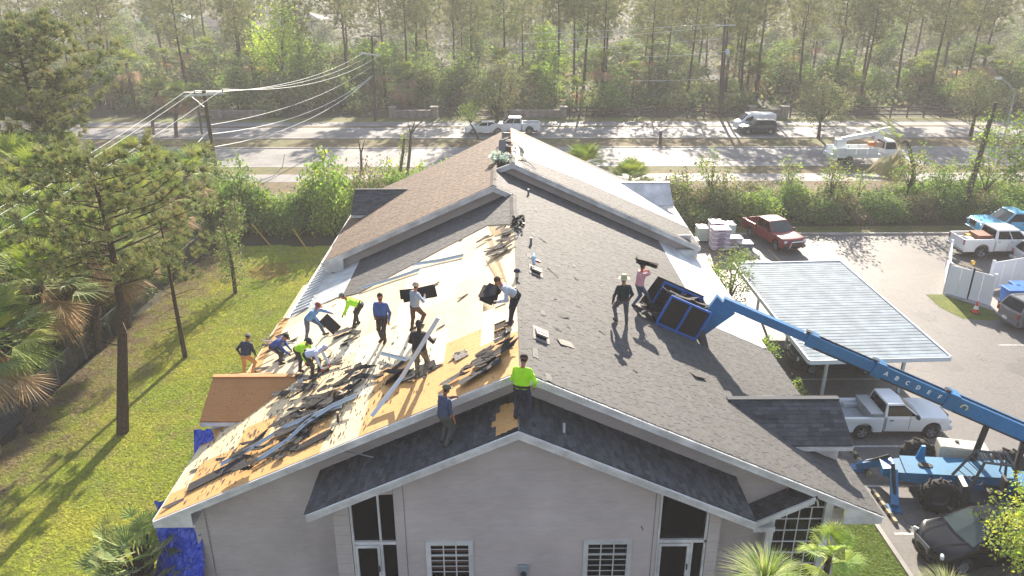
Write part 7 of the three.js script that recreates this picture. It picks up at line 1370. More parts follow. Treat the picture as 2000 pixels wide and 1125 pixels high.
// o: at (feet middle), face (heading: 0 looks at the camera, +z), lean, hip, feet [[x,z],[x,z]], hands [[x,y,z],..] from the feet, all in the person's own frame (x = its left, z = ahead)
function person(label, o) {
  const t = thing('person', label, 'person', [o.at.x, o.at.y, o.at.z], o.face, 'roofing crew'), s = (o.h || 1.76) / 1.76, ground = (x, z) => { if (!o.slope) return 0; const wx = x * Math.cos(o.face) + z * Math.sin(o.face); return o.slope * wx; };
  const hip = V(o.hipX || 0, (o.hip || 0.93) * s, o.hipZ || 0), lean = o.lean || 0, side = o.side || 0, sp = V(Math.sin(side), Math.cos(lean) * Math.cos(side), Math.sin(lean)).normalize(), neck = hip.clone().addScaledVector(sp, 0.5 * s), tw = o.twist || 0, ax = V(Math.cos(tw), -Math.sin(side) * 0.9, -Math.sin(tw)).normalize();
  const hp = lean * 0.55 + (o.nod || 0), head = neck.clone().addScaledVector(V(Math.sin(side), Math.cos(hp), Math.sin(hp)), 0.2 * s), fwdv = V(Math.sin(o.look || 0) * Math.cos(hp), -Math.sin(hp), Math.cos(o.look || 0) * Math.cos(hp)).normalize();
  const bones = [], add2 = (n, a, b, ra, rb, k = {}) => bones.push({ n, a, b, ra: ra * s, rb: rb * s, ...k });
  const chest = hip.clone().addScaledVector(sp, 0.36 * s), bulk = (o.bulk || 1) * 1.06;
  const fx = new THREE.Vector3().crossVectors(ax, sp).normalize(); if (fx.z < 0) fx.negate();
  for (const q of [-1, 1]) { add2('torso', hip.clone().addScaledVector(ax, q * 0.07 * s).addScaledVector(sp, 0.04), chest.clone().addScaledVector(ax, q * 0.085 * s), 0.115 * bulk, 0.115 * bulk); add2('pelvis', hip.clone().addScaledVector(ax, q * 0.06 * s).addScaledVector(sp, -0.05), hip.clone().addScaledVector(ax, q * 0.06 * s), 0.118, 0.11); }
  add2('torso', neck.clone().addScaledVector(sp, -0.07 * s).addScaledVector(ax, -0.13 * s), neck.clone().addScaledVector(sp, -0.07 * s).addScaledVector(ax, 0.13 * s), 0.078, 0.078);
  add2('neck', neck.clone().addScaledVector(sp, -0.02), head.clone().addScaledVector(fwdv, -0.015), 0.056, 0.055);
  const up = head.clone().sub(neck).normalize();
  add2('head', head.clone().addScaledVector(up, -0.035 * s).addScaledVector(fwdv, 0.02), head.clone().addScaledVector(up, 0.05 * s), 0.082, 0.098, { hard: 1 }); add2('head', head.clone().addScaledVector(up, -0.01 * s).addScaledVector(fwdv, 0.095 * s), head.clone().addScaledVector(up, -0.025 * s).addScaledVector(fwdv, 0.112 * s), 0.012, 0.016, { hard: 1 });
  const earAx = new THREE.Vector3().crossVectors(up, fwdv).normalize(); for (const q of [-1, 1]) add2('head', head.clone().addScaledVector(earAx, q * 0.092 * s), head.clone().addScaledVector(earAx, q * 0.098 * s).addScaledVector(up, 0.02), 0.016, 0.016, { hard: 1 });
  const shoe = o.shoe || 0x2a2320;
  o.feet.forEach(([x, z, yaw = 0, lift = 0], i) => {
    const q = i ? -1 : 1, h0 = hip.clone().addScaledVector(ax, q * 0.1 * s).addScaledVector(sp, -0.05), f = V(x, ground(x, z) + 0.085 * s + lift, z), kn = bend(h0, f, 0.435 * s, 0.43 * s, V(Math.sin(yaw) * 0.6 + q * 0.12, 0, 1));
    add2('leg', h0, kn, 0.098 * bulk, 0.072); add2('leg', kn, f.clone().add(V(0, 0.01, 0)), 0.07, 0.056);
    const d = V(Math.sin(yaw), 0, Math.cos(yaw)), dy = (ground(x + d.x * 0.15, z + d.z * 0.15) - ground(x, z));
    add2('foot', f.clone().add(V(0, -0.035, 0)).addScaledVector(d, -0.05), f.clone().add(V(0, -0.04 + dy * 1.1, 0)).addScaledVector(d, 0.16 * s), 0.046, 0.04);
  });
  const fingers = [];
  o.hands.forEach((hq, i) => {
    const q = i ? -1 : 1, sh = neck.clone().addScaledVector(sp, -0.075 * s).addScaledVector(ax, q * 0.185 * s), w = V(...hq), el = bend(sh, w, 0.3 * s, 0.27 * s, V(q * 0.7, -0.25, -0.8)), dir = w.clone().sub(el).normalize();
    add2('arm', sh, el, 0.062 * bulk, 0.051); add2(o.short ? 'skinarm' : 'arm', el, w, 0.05, 0.037);
    const palm = w.clone().addScaledVector(dir, 0.075 * s); add2('hand', w.clone().addScaledVector(dir, 0.02), palm, 0.03, 0.034, { hard: 1 });
    const sd = new THREE.Vector3().crossVectors(dir, V(0, 0.3, 1)).normalize(), dn = new THREE.Vector3().crossVectors(sd, dir).normalize().multiplyScalar(-1), curl = o.curl ?? 0.6;
    for (let k = 0; k < 5; k++) { const th = k === 4, b0 = th ? w.clone().addScaledVector(dir, 0.03).addScaledVector(sd, q * 0.03) : palm.clone().addScaledVector(sd, (k - 1.5) * 0.019), len = [0.078, 0.088, 0.082, 0.064, 0.06][k] * s, d1 = th ? sd.clone().multiplyScalar(q * 0.7).addScaledVector(dir, 0.7) : dir.clone(), m = b0.clone().addScaledVector(d1, len * 0.5).addScaledVector(dn, curl * 0.012), e = m.clone().addScaledVector(d1, len * 0.42 * (1 - curl * 0.6)).addScaledVector(dn, curl * len * 0.5); fingers.push([b0, m, e]); }
  });
  const C = { torso: lin(o.top), arm: lin(o.sleeve || o.top), pelvis: lin(o.pants), leg: lin(o.pants), foot: lin(shoe), head: lin(o.skin || 0xa06c50), neck: lin(o.hood ? o.top : o.skin || 0xa06c50), skinarm: lin(o.skin || 0xa06c50), hand: lin(o.glove || o.skin || 0xa06c50) };
  const hairC = lin(o.hair || 0x1c1512), camo = lin(0x4a4a3a);
  const body = bodyMesh(bones, 0.019, (b, p) => {
    let c = C[b.n];
    if (b.n === 'pelvis' && p.clone().sub(hip).dot(sp) > (o.hem ?? -0.02)) c = C.torso;
    if (b.n === 'head') { const r = p.clone().sub(head), f = r.dot(fwdv), u = r.dot(up); if (o.hood ? f < 0.045 : (u > 0.055 || f < -0.02 && u > -0.06)) c = o.hood ? C.torso : hairC; else if (f > 0.07 && Math.abs(u - 0.02) < 0.012 && Math.abs(Math.abs(r.dot(earAx)) - 0.034) < 0.014) c = [0.02, 0.015, 0.01]; else if (f > 0.07 && Math.abs(u + 0.055) < 0.01 && Math.abs(r.dot(earAx)) < 0.03) c = [0.2, 0.07, 0.05]; else if (o.beard && f > 0.02 && u < -0.035) c = hairC; }
    const k = 0.9 + 0.2 * N2(p.x * 9, p.y * 9, 1, 5); let m = [c[0] * k, c[1] * k, c[2] * k];
    if (o.camo && b.n === 'leg' && N2(p.x * 16, p.y * 16 + p.z * 9, 1, 2) > 0.52) m = camo;
    return m;
  }, 0.008);
  // fingers join the skin
  const fg = new Geo(); for (const [a, b, c] of fingers) { fg.tint(C.hand); fg.tube([a, b, c], [0.0105 * s, 0.0095 * s, 0.007 * s], 6); }
  const f2 = fg.build(); f2.deleteAttribute('uv');
  const bn = body.toNonIndexed();
  part('body', mergeGeometries([bn, f2]), skinMat, t);
  if (o.belt) { const b = new THREE.TorusGeometry(0.165 * s * bulk, 0.022, 6, 22).rotateX(Math.PI / 2).scale(1.08, 1.6, 0.86); b.applyQuaternion(new THREE.Quaternion().setFromUnitVectors(V(0, 1, 0), sp)); b.translate(hip.x + sp.x * 0.03, hip.y + sp.y * 0.03, hip.z + sp.z * 0.03); part('tool_belt', b, S(0x3a2a1e, 0.8), t); }
  // headwear
  const basis = new THREE.Matrix4().makeBasis(earAx, up, new THREE.Vector3().crossVectors(earAx, up)), place = (g) => { g.applyMatrix4(basis); g.translate(head.x + up.x * 0.035 * s, head.y + up.y * 0.035 * s, head.z + up.z * 0.035 * s); return g; };
  if (o.cap) {
    const dome = new THREE.SphereGeometry(0.112 * s, 16, 9, 0, 6.283, 0, 1.62).scale(0.98, 1.02, 1.08), brim = new THREE.CylinderGeometry(0.088 * s, 0.088 * s, 0.012, 14, 1, false, -Math.PI / 2, Math.PI).scale(1, 1, 1.35).translate(0, 0.0, 0.085 * s);
    if (o.capBack) brim.rotateY(Math.PI);
    part('cap', place(plainMerge([dome, brim])), S(o.cap, 0.85), t);
  }
  if (o.hat) part('hat', place(plainMerge([new THREE.CylinderGeometry(0.088, 0.112, 0.13, 18).translate(0, 0.085, 0), new THREE.CylinderGeometry(0.112, 0.215, 0.035, 22, 1, true).translate(0, 0.012, 0), new THREE.CylinderGeometry(0.214, 0.216, 0.008, 22).translate(0, -0.006, 0)])), S(o.hat, 0.85, { map: T.cloth }), t);
  return t;
}
const SL = K, SR = -K;     // height gained per metre of x on each slope
const fl = (u, v) => onSlope(u, v, AL), fr = (u, v) => onSlope(u, v, AR);
const wide = [[0.13, 0.02, 0.15], [-0.13, -0.02, -0.15]];
// heading 0 looks towards the camera (+z); PI looks away from it; PI/2 looks to +x
person('worker in a navy jacket and tan trousers seen from behind at the eave', { at: fl(486, 734), face: Math.PI - 0.3, slope: SL, h: 1.74, lean: 0.35, nod: 0.35, feet: [[0.2, 0.0, 0.2], [-0.2, -0.02, -0.2]], hands: [[0.36, 0.86, 0.12], [-0.22, 0.8, 0.3]], top: 0x1d2a45, pants: 0xb98a55, shoe: 0x6a4a32, cap: 0x8a8580, bulk: 1.12 });
person('worker in a blue jacket and black cap bending over a lifted shingle sheet', { at: fl(546, 712), face: 1.35, slope: SL, h: 1.74, lean: 0.95, hip: 0.82, hipZ: -0.15, nod: 0.3, feet: [[0.18, -0.05], [-0.16, 0.15]], hands: [[0.12, 0.66, 0.45], [-0.14, 0.6, 0.5]], top: 0x2a4a92, pants: 0x2a2d3c, cap: 0x2a2320, glove: 0x2a2a2a });
person('worker in a light blue hoodie and red cap with an outstretched arm', { at: fl(617, 664), face: 1.3, slope: SL, h: 1.8, lean: 0.75, hip: 0.9, hipZ: -0.2, feet: [[0.14, 0.32, 0.1], [-0.1, -0.38, 0]], hands: [[0.25, 1.12, 0.62], [-0.18, 0.78, 0.45]], top: 0x5d8fc0, pants: 0x4d5b72, cap: 0x7a3a30, capBack: false, skin: 0x946048, bulk: 1.1 });
person('worker in a neon yellow shirt and grey cap stooping beside the light blue hoodie', { at: fl(694, 638), face: -1.5, slope: SL, h: 1.76, lean: 1.15, hip: 0.92, hipZ: -0.22, nod: 0.1, feet: [[0.15, 0.05], [-0.15, -0.1]], hands: [[0.14, 0.5, 0.42], [-0.12, 0.46, 0.36]], top: 0x9fe02a, belt: 1, pants: 0x2c2a33, cap: 0x6b6862, glove: 0x3a3a3a });
person('worker in a blue sweater and dark trousers walking across the bare deck', { at: fl(749, 667), face: -0.25, slope: SL, h: 1.83, lean: 0.05, feet: [[0.12, 0.14, 0.1], [-0.12, -0.14, -0.2]], hands: [[0.3, 0.86, 0.1], [-0.3, 0.88, -0.1]], top: 0x3a568f, belt: 1, pants: 0x2e2726, hair: 0x2a241f, beard: true, shoe: 0x3a2620, bulk: 1.06 });
person('worker in a grey hoodie and tan cap carrying a black bundle on the shoulder', { at: fl(812, 645), face: 2.3, slope: SL, h: 1.76, lean: 0.1, side: -0.05, feet: [[0.12, -0.08], [-0.12, 0.1]], hands: [[0.28, 1.14, 0.32], [-0.3, 1.28, 0.22]], top: 0x8f9aa8, pants: 0x4d382f, cap: 0xa39a86, hood: false });
person('worker in a dark hooded jacket holding a long white metal strip', { at: fl(822, 738), face: Math.PI - 0.25, slope: SL, h: 1.84, lean: 0.08, feet: [[0.15, 0.1], [-0.15, -0.08]], hands: [[0.2, 0.98, 0.28], [-0.42, 1.22, 0.2]], top: 0x2b2629, pants: 0x6b6960, hood: true, camo: true, bulk: 1.1, shoe: 0x8a8f96 });
person('worker in a pale hooded sweatshirt and camouflage trousers crouching with red gloves', { at: fl(617, 735), face: 1.25, slope: SL, h: 1.78, lean: 1.2, hip: 0.84, hipZ: -0.2, nod: 0.25, feet: [[0.16, 0.05], [-0.15, -0.05]], hands: [[0.12, 0.28, 0.58], [-0.14, 0.34, 0.4]], top: 0xb9c3da, pants: 0x33352e, hood: true, camo: true, glove: 0xb32428 });
person('worker in a neon yellow shirt half hidden behind the pale hooded one', { at: fl(594, 722), face: 1.0, slope: SL, h: 1.74, lean: 1.05, hip: 0.84, hipZ: -0.15, feet: [[0.16, 0.05], [-0.15, -0.05]], hands: [[0.14, 0.32, 0.35], [-0.16, 0.34, 0.3]], top: 0xa6e52e, pants: 0x2a2a30, cap: 0x20242c, glove: 0xb32428 });
person('worker in a pale grey shirt and navy trousers bent over on the ridge', { at: fl(998, 636), face: -1.2, slope: SL * 0.3, h: 1.84, lean: 0.95, hip: 0.98, hipZ: -0.12, feet: [[0.13, 0.1], [-0.13, -0.05]], hands: [[0.18, 0.92, 0.5], [-0.16, 0.96, 0.5]], top: 0xa9b2bf, belt: 1, pants: 0x191d2e, hair: 0x4a3426, shoe: 0x6a5a4a, glove: 0x3a3a40 });
person('worker in a neon green jacket standing at the peak of the porch gable', { at: V(0.42, 7.2, -17.15), face: Math.PI - 0.25, h: 1.8, lean: 0.22, nod: 0.3, feet: [[0.16, 0.0], [-0.15, -0.08, -0.3]], hands: [[0.14, 0.98, 0.32], [-0.3, 0.92, 0.14]], top: 0xa8e61e, belt: 1, pants: 0x2c2c3c, hood: false, hair: 0x2a1b16, cap: 0x2e1f1b, capBack: true, shoe: 0x3a2a22, bulk: 1.12, slope: 0 });
{ const px0 = atZ(886, 852, -17.25); person('worker in a slate blue T-shirt and camouflage cap standing on the dark porch roof', { at: V(-1.62, hy(PL_, -1.62), -17.3), face: 2.25, slope: K, h: 1.8, lean: 0.12, nod: 0.2, feet: [[0.14, 0.05], [-0.14, -0.05]], hands: [[0.2, 1.2, 0.45], [-0.24, 0.82, 0.16]], top: 0x3f4c66, pants: 0x4a4d48, short: true, cap: 0x5a5a48, shoe: 0x2a2522, skin: 0x8f5f48 }); }
person('worker in a dark green jacket and wide sun hat on the shingled slope', { at: fr(1214, 632), face: Math.PI + 0.15, slope: SR, h: 1.8, lean: 0.04, feet: [[0.2, 0.0, 0.3], [-0.2, 0.05, -0.3]], hands: [[0.34, 0.86, 0.05], [-0.28, 0.88, 0.12]], top: 0x1b2b2c, belt: 1, pants: 0x55555c, hat: 0xcfc9a8, shoe: 0x5a2f28, bulk: 1.12 });
person('worker in a pink shirt stepping up to the debris box carrying shingles', { at: fr(1246, 600), face: 1.9, slope: SR, h: 1.78, lean: 0.12, feet: [[-0.05, -0.22, 0], [-0.1, 0.5, 0, 0.3]], hands: [[0.2, 1.38, 0.32], [-0.2, 1.5, 0.25]], top: 0xd49aa0, pants: 0x46536a, hair: 0x3a2a22, glove: 0xc9542f, shoe: 0x2a2a2c });
// ---------------------------------------------------------------- roofing rubbish, tarpaulins, odds and ends
seedRnd(3001);
const tarPaper = [S(0x15161a, 0.8, { map: T.grain }), S(0x1f2024, 0.85, { map: T.grain }), S(0x35353a, 0.85, { map: T.grain }), S(0x5f5c5a, 0.85, { map: T.grain })];
const basisOn = (P4) => { const n = V(-P4[2], 1, 0).normalize(), dx = V(1, P4[2], 0).normalize(); return [dx, n, V(0, 0, 1)]; };
function tornGeo(w, l, seed) {   // ragged, curled flake of shingle, x = width, z = length
  const g = new Geo(), n = 9, ring = [], cu = rr(-0.5, 0.9);
  for (let k = 0; k < n; k++) { const a = k / n * 6.283, r = rr(0.7, 1.1), x = Math.sign(Math.cos(a)) * Math.pow(Math.abs(Math.cos(a)), 0.55) * w / 2 * r, z = Math.sign(Math.sin(a)) * Math.pow(Math.abs(Math.sin(a)), 0.55) * l / 2 * r; ring.push(V(x, 0.012 + Math.max(0, cu * (z / l) * (z / l) * 0.35 * l) + rr(0, 0.02), z)); }
  const c = V(0, 0.016, 0), d = V(0, -0.009, 0);
  for (let k = 0; k < n; k++) { const a = ring[k], b = ring[(k + 1) % n]; g.tri(c, b, a); g.tri(c.clone().add(d), a.clone().add(d), b.clone().add(d)); g.quad(a, b, b.clone().add(d), a.clone().add(d)); }
  return g.build();
}
const flakes = []; for (let k = 0; k < 14; k++) flakes.push(tornGeo(rr(0.12, 0.4), rr(0.35, 0.95), k));
const strips = []; for (let k = 0; k < 8; k++) strips.push(tornGeo(rr(0.14, 0.3), rr(0.6, 1.2), k));
function lay(geo, m, p, P4, turn, lift, tiltA = 0) {
  const o = new THREE.Mesh(geo, m), [ex, ey, ez] = basisOn(P4), q = new THREE.Quaternion().setFromRotationMatrix(new THREE.Matrix4().makeBasis(ex, ey, ez));
  o.quaternion.copy(q).multiply(new THREE.Quaternion().setFromEuler(new THREE.Euler(tiltA, turn, rr(-0.08, 0.08), 'YXZ')));
  o.position.copy(p).addScaledVector(ey, lift); o.castShadow = o.receiveShadow = true;
  return o;
}
const scrap = (u, v, P4, o = {}) => {
  const p = onSlope(u, v, P4), m = lay(o.geo || (rnd() < 0.5 ? flakes : strips)[ri(8)], tarPaper[o.m ?? ri(4)], p, P4, o.turn ?? rr(0.9, 2.2), o.lift ?? rr(0.0, 0.1), o.tilt ?? rr(-0.12, 0.12));
  m.name = numbered('shingle_scrap'); tag(m, o.label || 'torn black shingle scrap lying in the rubbish on the stripped slope', 'shingle scrap', o.group || 'torn shingles on the stripped slope'); scene.add(m); if (o.s) m.scale.setScalar(o.s); return m;
};
// heaps: along a pixel line with a spread
function heap(list, n, P4, o) { for (let k = 0; k < n; k++) { const [u0, v0, u1, v1, w] = list[ri(list.length)], t = rnd(), a = rr(-1, 1); scrap(lerp(u0, u1, t) + a * w * 0.9, lerp(v0, v1, t) + a * w * 0.5, P4, o ? o() : {}); } }
heap([[430, 905, 600, 850, 16], [480, 918, 620, 850, 12], [560, 850, 700, 770, 20], [600, 800, 700, 745, 20], [560, 780, 640, 735, 14], [640, 760, 720, 710, 16], [480, 870, 640, 790, 20], [560, 830, 690, 770, 18]], 74, AL, () => ({ lift: rr(0.02, 0.18), m: [0, 0, 1, 1, 1, 2][ri(6)], s: rr(0.9, 1.5) }));
heap([[600, 730, 680, 690, 16], [640, 690, 700, 640, 14], [530, 720, 600, 690, 14], [500, 720, 560, 660, 10]], 26, AL);
heap([[770, 750, 860, 715, 14], [690, 770, 800, 700, 20]], 16, AL, () => ({ m: ri(3) }));
heap([[880, 745, 975, 715, 12], [930, 725, 1000, 665, 12]], 20, AL, () => ({ m: ri(4), lift: rr(0.02, 0.18) }));
heap([[955, 480, 1005, 450, 16], [960, 500, 1000, 480, 10]], 28, AL, () => ({ m: 2 + ri(2), lift: rr(0.02, 0.14), group: 'curled shingle tabs at the torn edge by the ridge', label: 'curled grey shingle tab lifted at the torn edge by the ridge' }));
heap([[500, 690, 575, 612, 4], [575, 612, 680, 590, 3]], 14, AL, () => ({ m: ri(2), s: 0.6, lift: 0.02, group: 'scraps along the eave line', label: 'small dark scrap caught along the torn eave line' }));
for (const [u, v] of [[888, 700], [902, 690], [845, 560], [900, 470], [700, 600], [770, 640], [860, 640], [905, 580], [380, 920], [340, 985], [412, 775], [432, 812]]) scrap(u, v, AL, { s: rr(0.5, 1), m: 2 + ri(2), lift: 0.015, label: 'single torn flake lying alone on the bare deck', group: 'lone flakes on the deck' });
heap([[560, 800, 690, 720, 60]], 1, AL);
// crumbs nobody could count
{
  const g = new Geo(); seedRnd(3002);
  for (let k = 0; k < 1000; k++) { const t = rnd(), u = lerp(400, 760, t) + rr(-90, 90), v = lerp(930, 690, t) + rr(-60, 70), p = onSlope(u, v, AL); if (p.x < LW + 0.3 || p.z > ZF - 0.2 || p.x > -0.3) continue; const a = rr(0, 6.28), r = rr(0.02, 0.07), c = tarTone(), n = V(-K, 1, 0).normalize(), ex = V(1, K, 0).normalize(); g.tint(c); const q = (b) => p.clone().addScaledVector(ex, Math.cos(a + b) * r * 0.5).addScaledVector(V(0, 0, 1), Math.sin(a + b) * r * 1.6).addScaledVector(n, 0.012 + rr(0, 0.012)); g.quad(q(0), q(-1.4), q(-3.1), q(-4.6)); }
  for (let k = 0; k < 380; k++) { const u = rr(560, 1000), v = rr(480, 760), p = onSlope(u, v, AL); if (p.x > 0.2 || p.x < LW + 0.2 || p.z < -30.8) continue; const a = rr(0, 6.28), r = rr(0.01, 0.035), n = V(-K, 1, 0).normalize(), ex = V(1, K, 0).normalize(); g.tint(rnd() < 0.5 ? [0.25, 0.2, 0.15] : [0.1, 0.09, 0.08]); const q = (b) => p.clone().addScaledVector(ex, Math.cos(a + b) * r * 0.5).addScaledVector(V(0, 0, 1), Math.sin(a + b) * r * 1.8).addScaledVector(n, 0.008); g.quad(q(0), q(-1.4), q(-3.1), q(-4.6)); }
  const o = part('roof_litter', g, S(0xffffff, 0.9, { vertexColors: true })); tag(o, 'crumbs of torn shingle and nails strewn over the bare deck', 'litter', null, 'stuff');
  function tarTone() { const b = rr(0.03, 0.12); return [b, b * 0.95, b * 0.92]; }
}
// bent lengths of drip-edge metal
const dripM = S(0xb8c6d0, 0.35, { metalness: 0.3 });
function strip(label, pts, w, P4, group, name = 'metal_strip') {
  const q = pts.map(([u, v, l = 0.12]) => onSlope(u, v, P4).add(V(0, l, 0))), g = new Geo();
  for (let k = 0; k + 1 < q.length; k++) { g.beam(q[k], q[k + 1], w, 0.02, V(-P4[2], 1, 0.2).normalize()); const s = V(0, 0, 0.001); g.beam(q[k].clone().add(V(0, 0.03, -w * 0.4)), q[k + 1].clone().add(V(0, 0.03, -w * 0.4)), 0.015, 0.07); }
  return tag(part(name, g, dripM), label, 'metal strip', group);
}
strip('long bent pale metal drip edge lying on the rubbish, the upper of two', [[432, 915], [500, 880, 0.15], [560, 845, 0.2], [640, 812, 0.2], [668, 800]], 0.13, AL);
strip('long bent pale metal drip edge running below the first one', [[503, 907], [560, 872, 0.16], [600, 838, 0.22], [650, 808, 0.25], [698, 790, 0.3]], 0.13, AL);
strip('short pale metal strip by the plywood dormer', [[571, 768], [592, 752, 0.2]], 0.1, AL);
strip('grey metal strip lying along the upper deck', [[706, 568], [760, 550, 0.06], [820, 530, 0.06]], 0.14, AL);
strip('second grey metal strip with tar scraps near the torn edge', [[808, 522], [860, 512, 0.06], [905, 502, 0.06]], 0.16, AL);
strip('short pale strip lying beside the dark hooded worker', [[745, 697], [795, 710]], 0.12, AL);
{ const a = onSlope(726, 818, AL).add(V(0, 0.08, 0)), b = onSlope(785, 765, AL).add(V(0, 0.45, 0)), c = onSlope(822, 738, AL).add(V(0.12, 1.25, 0.28)), d = c.clone().add(c.clone().sub(b).multiplyScalar(0.75)); const g = new Geo(); for (const [p, q] of [[a, b], [b, c], [c, d]]) { g.beam(p, q, 0.12, 0.02, V(0.3, 0.3, 1)); g.beam(p.clone().add(V(0.05, 0, 0)), q.clone().add(V(0.05, 0, 0)), 0.02, 0.08, V(0.3, 0.3, 1)); } tag(part('metal_strip', g, S(0xd4dbe0, 0.35, { metalness: 0.2 })), 'long white metal strip held upright by the dark hooded worker', 'metal strip'); }
// wooden and loose boards at the apex
const sheetAt = (label, u, v, w, l, turn, lift, tilt, m, P4 = AL) => { const o = lay(new Geo().box(-w / 2, w / 2, 0, 0.015, -l / 2, l / 2).build(), m, onSlope(u, v, P4), P4, turn, lift, tilt); o.name = numbered('shingle_sheet'); tag(o, label, 'shingle sheet'); scene.add(o); return o; };
sheetAt('grey double sheet of shingles lying near the porch peak', 940, 732, 1.3, 0.45, 0.35, 0.1, -0.15, tarPaper[2]);
sheetAt('pale jagged shingle piece lying alone on the bright deck', 900, 695, 0.42, 0.5, 0.3, 0.02, 0, S(0x9a938b, 0.85, { map: T.grain }));
sheetAt('large black underlay sheet folded beside the dark hooded worker', 775, 742, 0.7, 0.8, 0.6, 0.12, -0.5, tarPaper[0]);
sheetAt('black underlay sheet spread behind the feet of the dark hooded worker', 835, 722, 0.6, 0.55, 0.2, 0.05, 0.1, tarPaper[0]);
sheetAt('long dark sheet of shingles lifted by the worker in the blue jacket', 556, 690, 0.5, 1.3, 2.3, 0.55, 0.7, tarPaper[0]);
sheetAt('grey shingle sheet stood on edge by the worker in the light blue hoodie', 655, 650, 0.55, 0.75, 1.2, 0.4, 1.2, tarPaper[1]);
sheetAt('long grey shingle strip near the lower corner of the stripped slope', 425, 928, 0.45, 1.9, 1.75, 0.05, 0, tarPaper[2]);
sheetAt('wide pale shingle patch left on the grey slope', 1105, 672, 0.55, 0.35, 0.3, 0.02, 0, S(0xb0a89e, 0.85, { map: T.grain }), AR);
sheetAt('diamond shaped shingle flake on the grey slope', 1100, 618, 0.35, 0.25, 0.7, 0.02, 0, tarPaper[3], AR);
sheetAt('dark jagged shingle flap sticking up in the shadow of the debris box', 1362, 735, 0.5, 0.35, 0.4, 0.03, -0.2, tarPaper[2], AR);
sheetAt('thin dark pry bar lying on the grey slope near the ridge', 1079, 533, 0.03, 0.75, 0.6, 0.03, 0, M.black, AR);
for (const [u, v] of [[1110, 520], [1125, 545], [1090, 645], [1175, 650], [1240, 725], [1130, 600], [1060, 470], [1190, 440], [1160, 590], [1110, 640], [1085, 585]]) scrap(u, v, AR, { s: rr(0.25, 0.5), m: 3, lift: 0.02, label: 'small pale flake lying on the grey shingles', group: 'flakes on the grey slope' });
// bundles carried by workers
function bundle(label, c, n, w, l, rot, m, fanA = 0.05) { const t = thing('shingle_bundle', label, 'bundle', [c.x, c.y, c.z], rot[1]); t.rotation.order = 'YXZ'; t.rotation.x = rot[0]; t.rotation.z = rot[2]; for (let k = 0; k < n; k++) { const o = part('sheet', new Geo().box(-w / 2, w / 2, 0, 0.014, -l / 2, l / 2), tarPaper[m], t); o.position.set(rr(-0.05, 0.05), k * 0.022, rr(-0.05, 0.05)); o.rotation.y = rr(-fanA, fanA) * 2; o.rotation.z = rr(-fanA, fanA); } }
bundle('black shingle bundle carried by the worker in the grey hoodie', onSlope(812, 640, AL).add(V(0.1, 1.15, -0.2)), 9, 1.15, 0.34, [0.9, 0.35, 0], 0);
bundle('black shingle bundle balanced on the head of the worker in pink', onSlope(1250, 600, AR).add(V(0.1, 1.8, 0)), 7, 0.85, 0.35, [0.1, 0.3, -0.35], 0, 0.3);
bundle('crumpled grey shingle bundle held by the worker bent on the ridge', onSlope(998, 636, AL).add(V(-0.62, 0.98, -0.1)), 7, 0.55, 0.45, [0.3, 0.6, 0.3], 2, 0.5);
// rubbish spilling out of and into the debris box
seedRnd(3003);
for (let k = 0; k < 24; k++) { const a = rr(-0.5, 1.55), c = rr(0.1, 1.3), up = a < 0.1 ? rr(0.02, 0.35) : rr(0.35, 1.25), O = onSlope(1279, 633, AR), p = O.clone().addScaledVector(V(0.909, -0.416, 0), a).addScaledVector(V(0.416, 0.909, 0), up).addScaledVector(V(0, 0, -1), c), o = lay(strips[ri(8)], tarPaper[ri(3)], p, AR, rr(-0.6, 0.6) + 1.57, 0, rr(-0.5, 0.5)); o.name = numbered('shingle_scrap'); tag(o, 'torn shingle heaped in and around the blue debris box', 'shingle scrap', 'rubbish in the debris box'); scene.add(o); }
sheetAt('pale curled shingle lying at the mouth of the debris box', 1256, 605, 0.6, 0.5, 0.2, 0.05, 0, S(0xc9bfb2, 0.8, { map: T.grain }), AR);
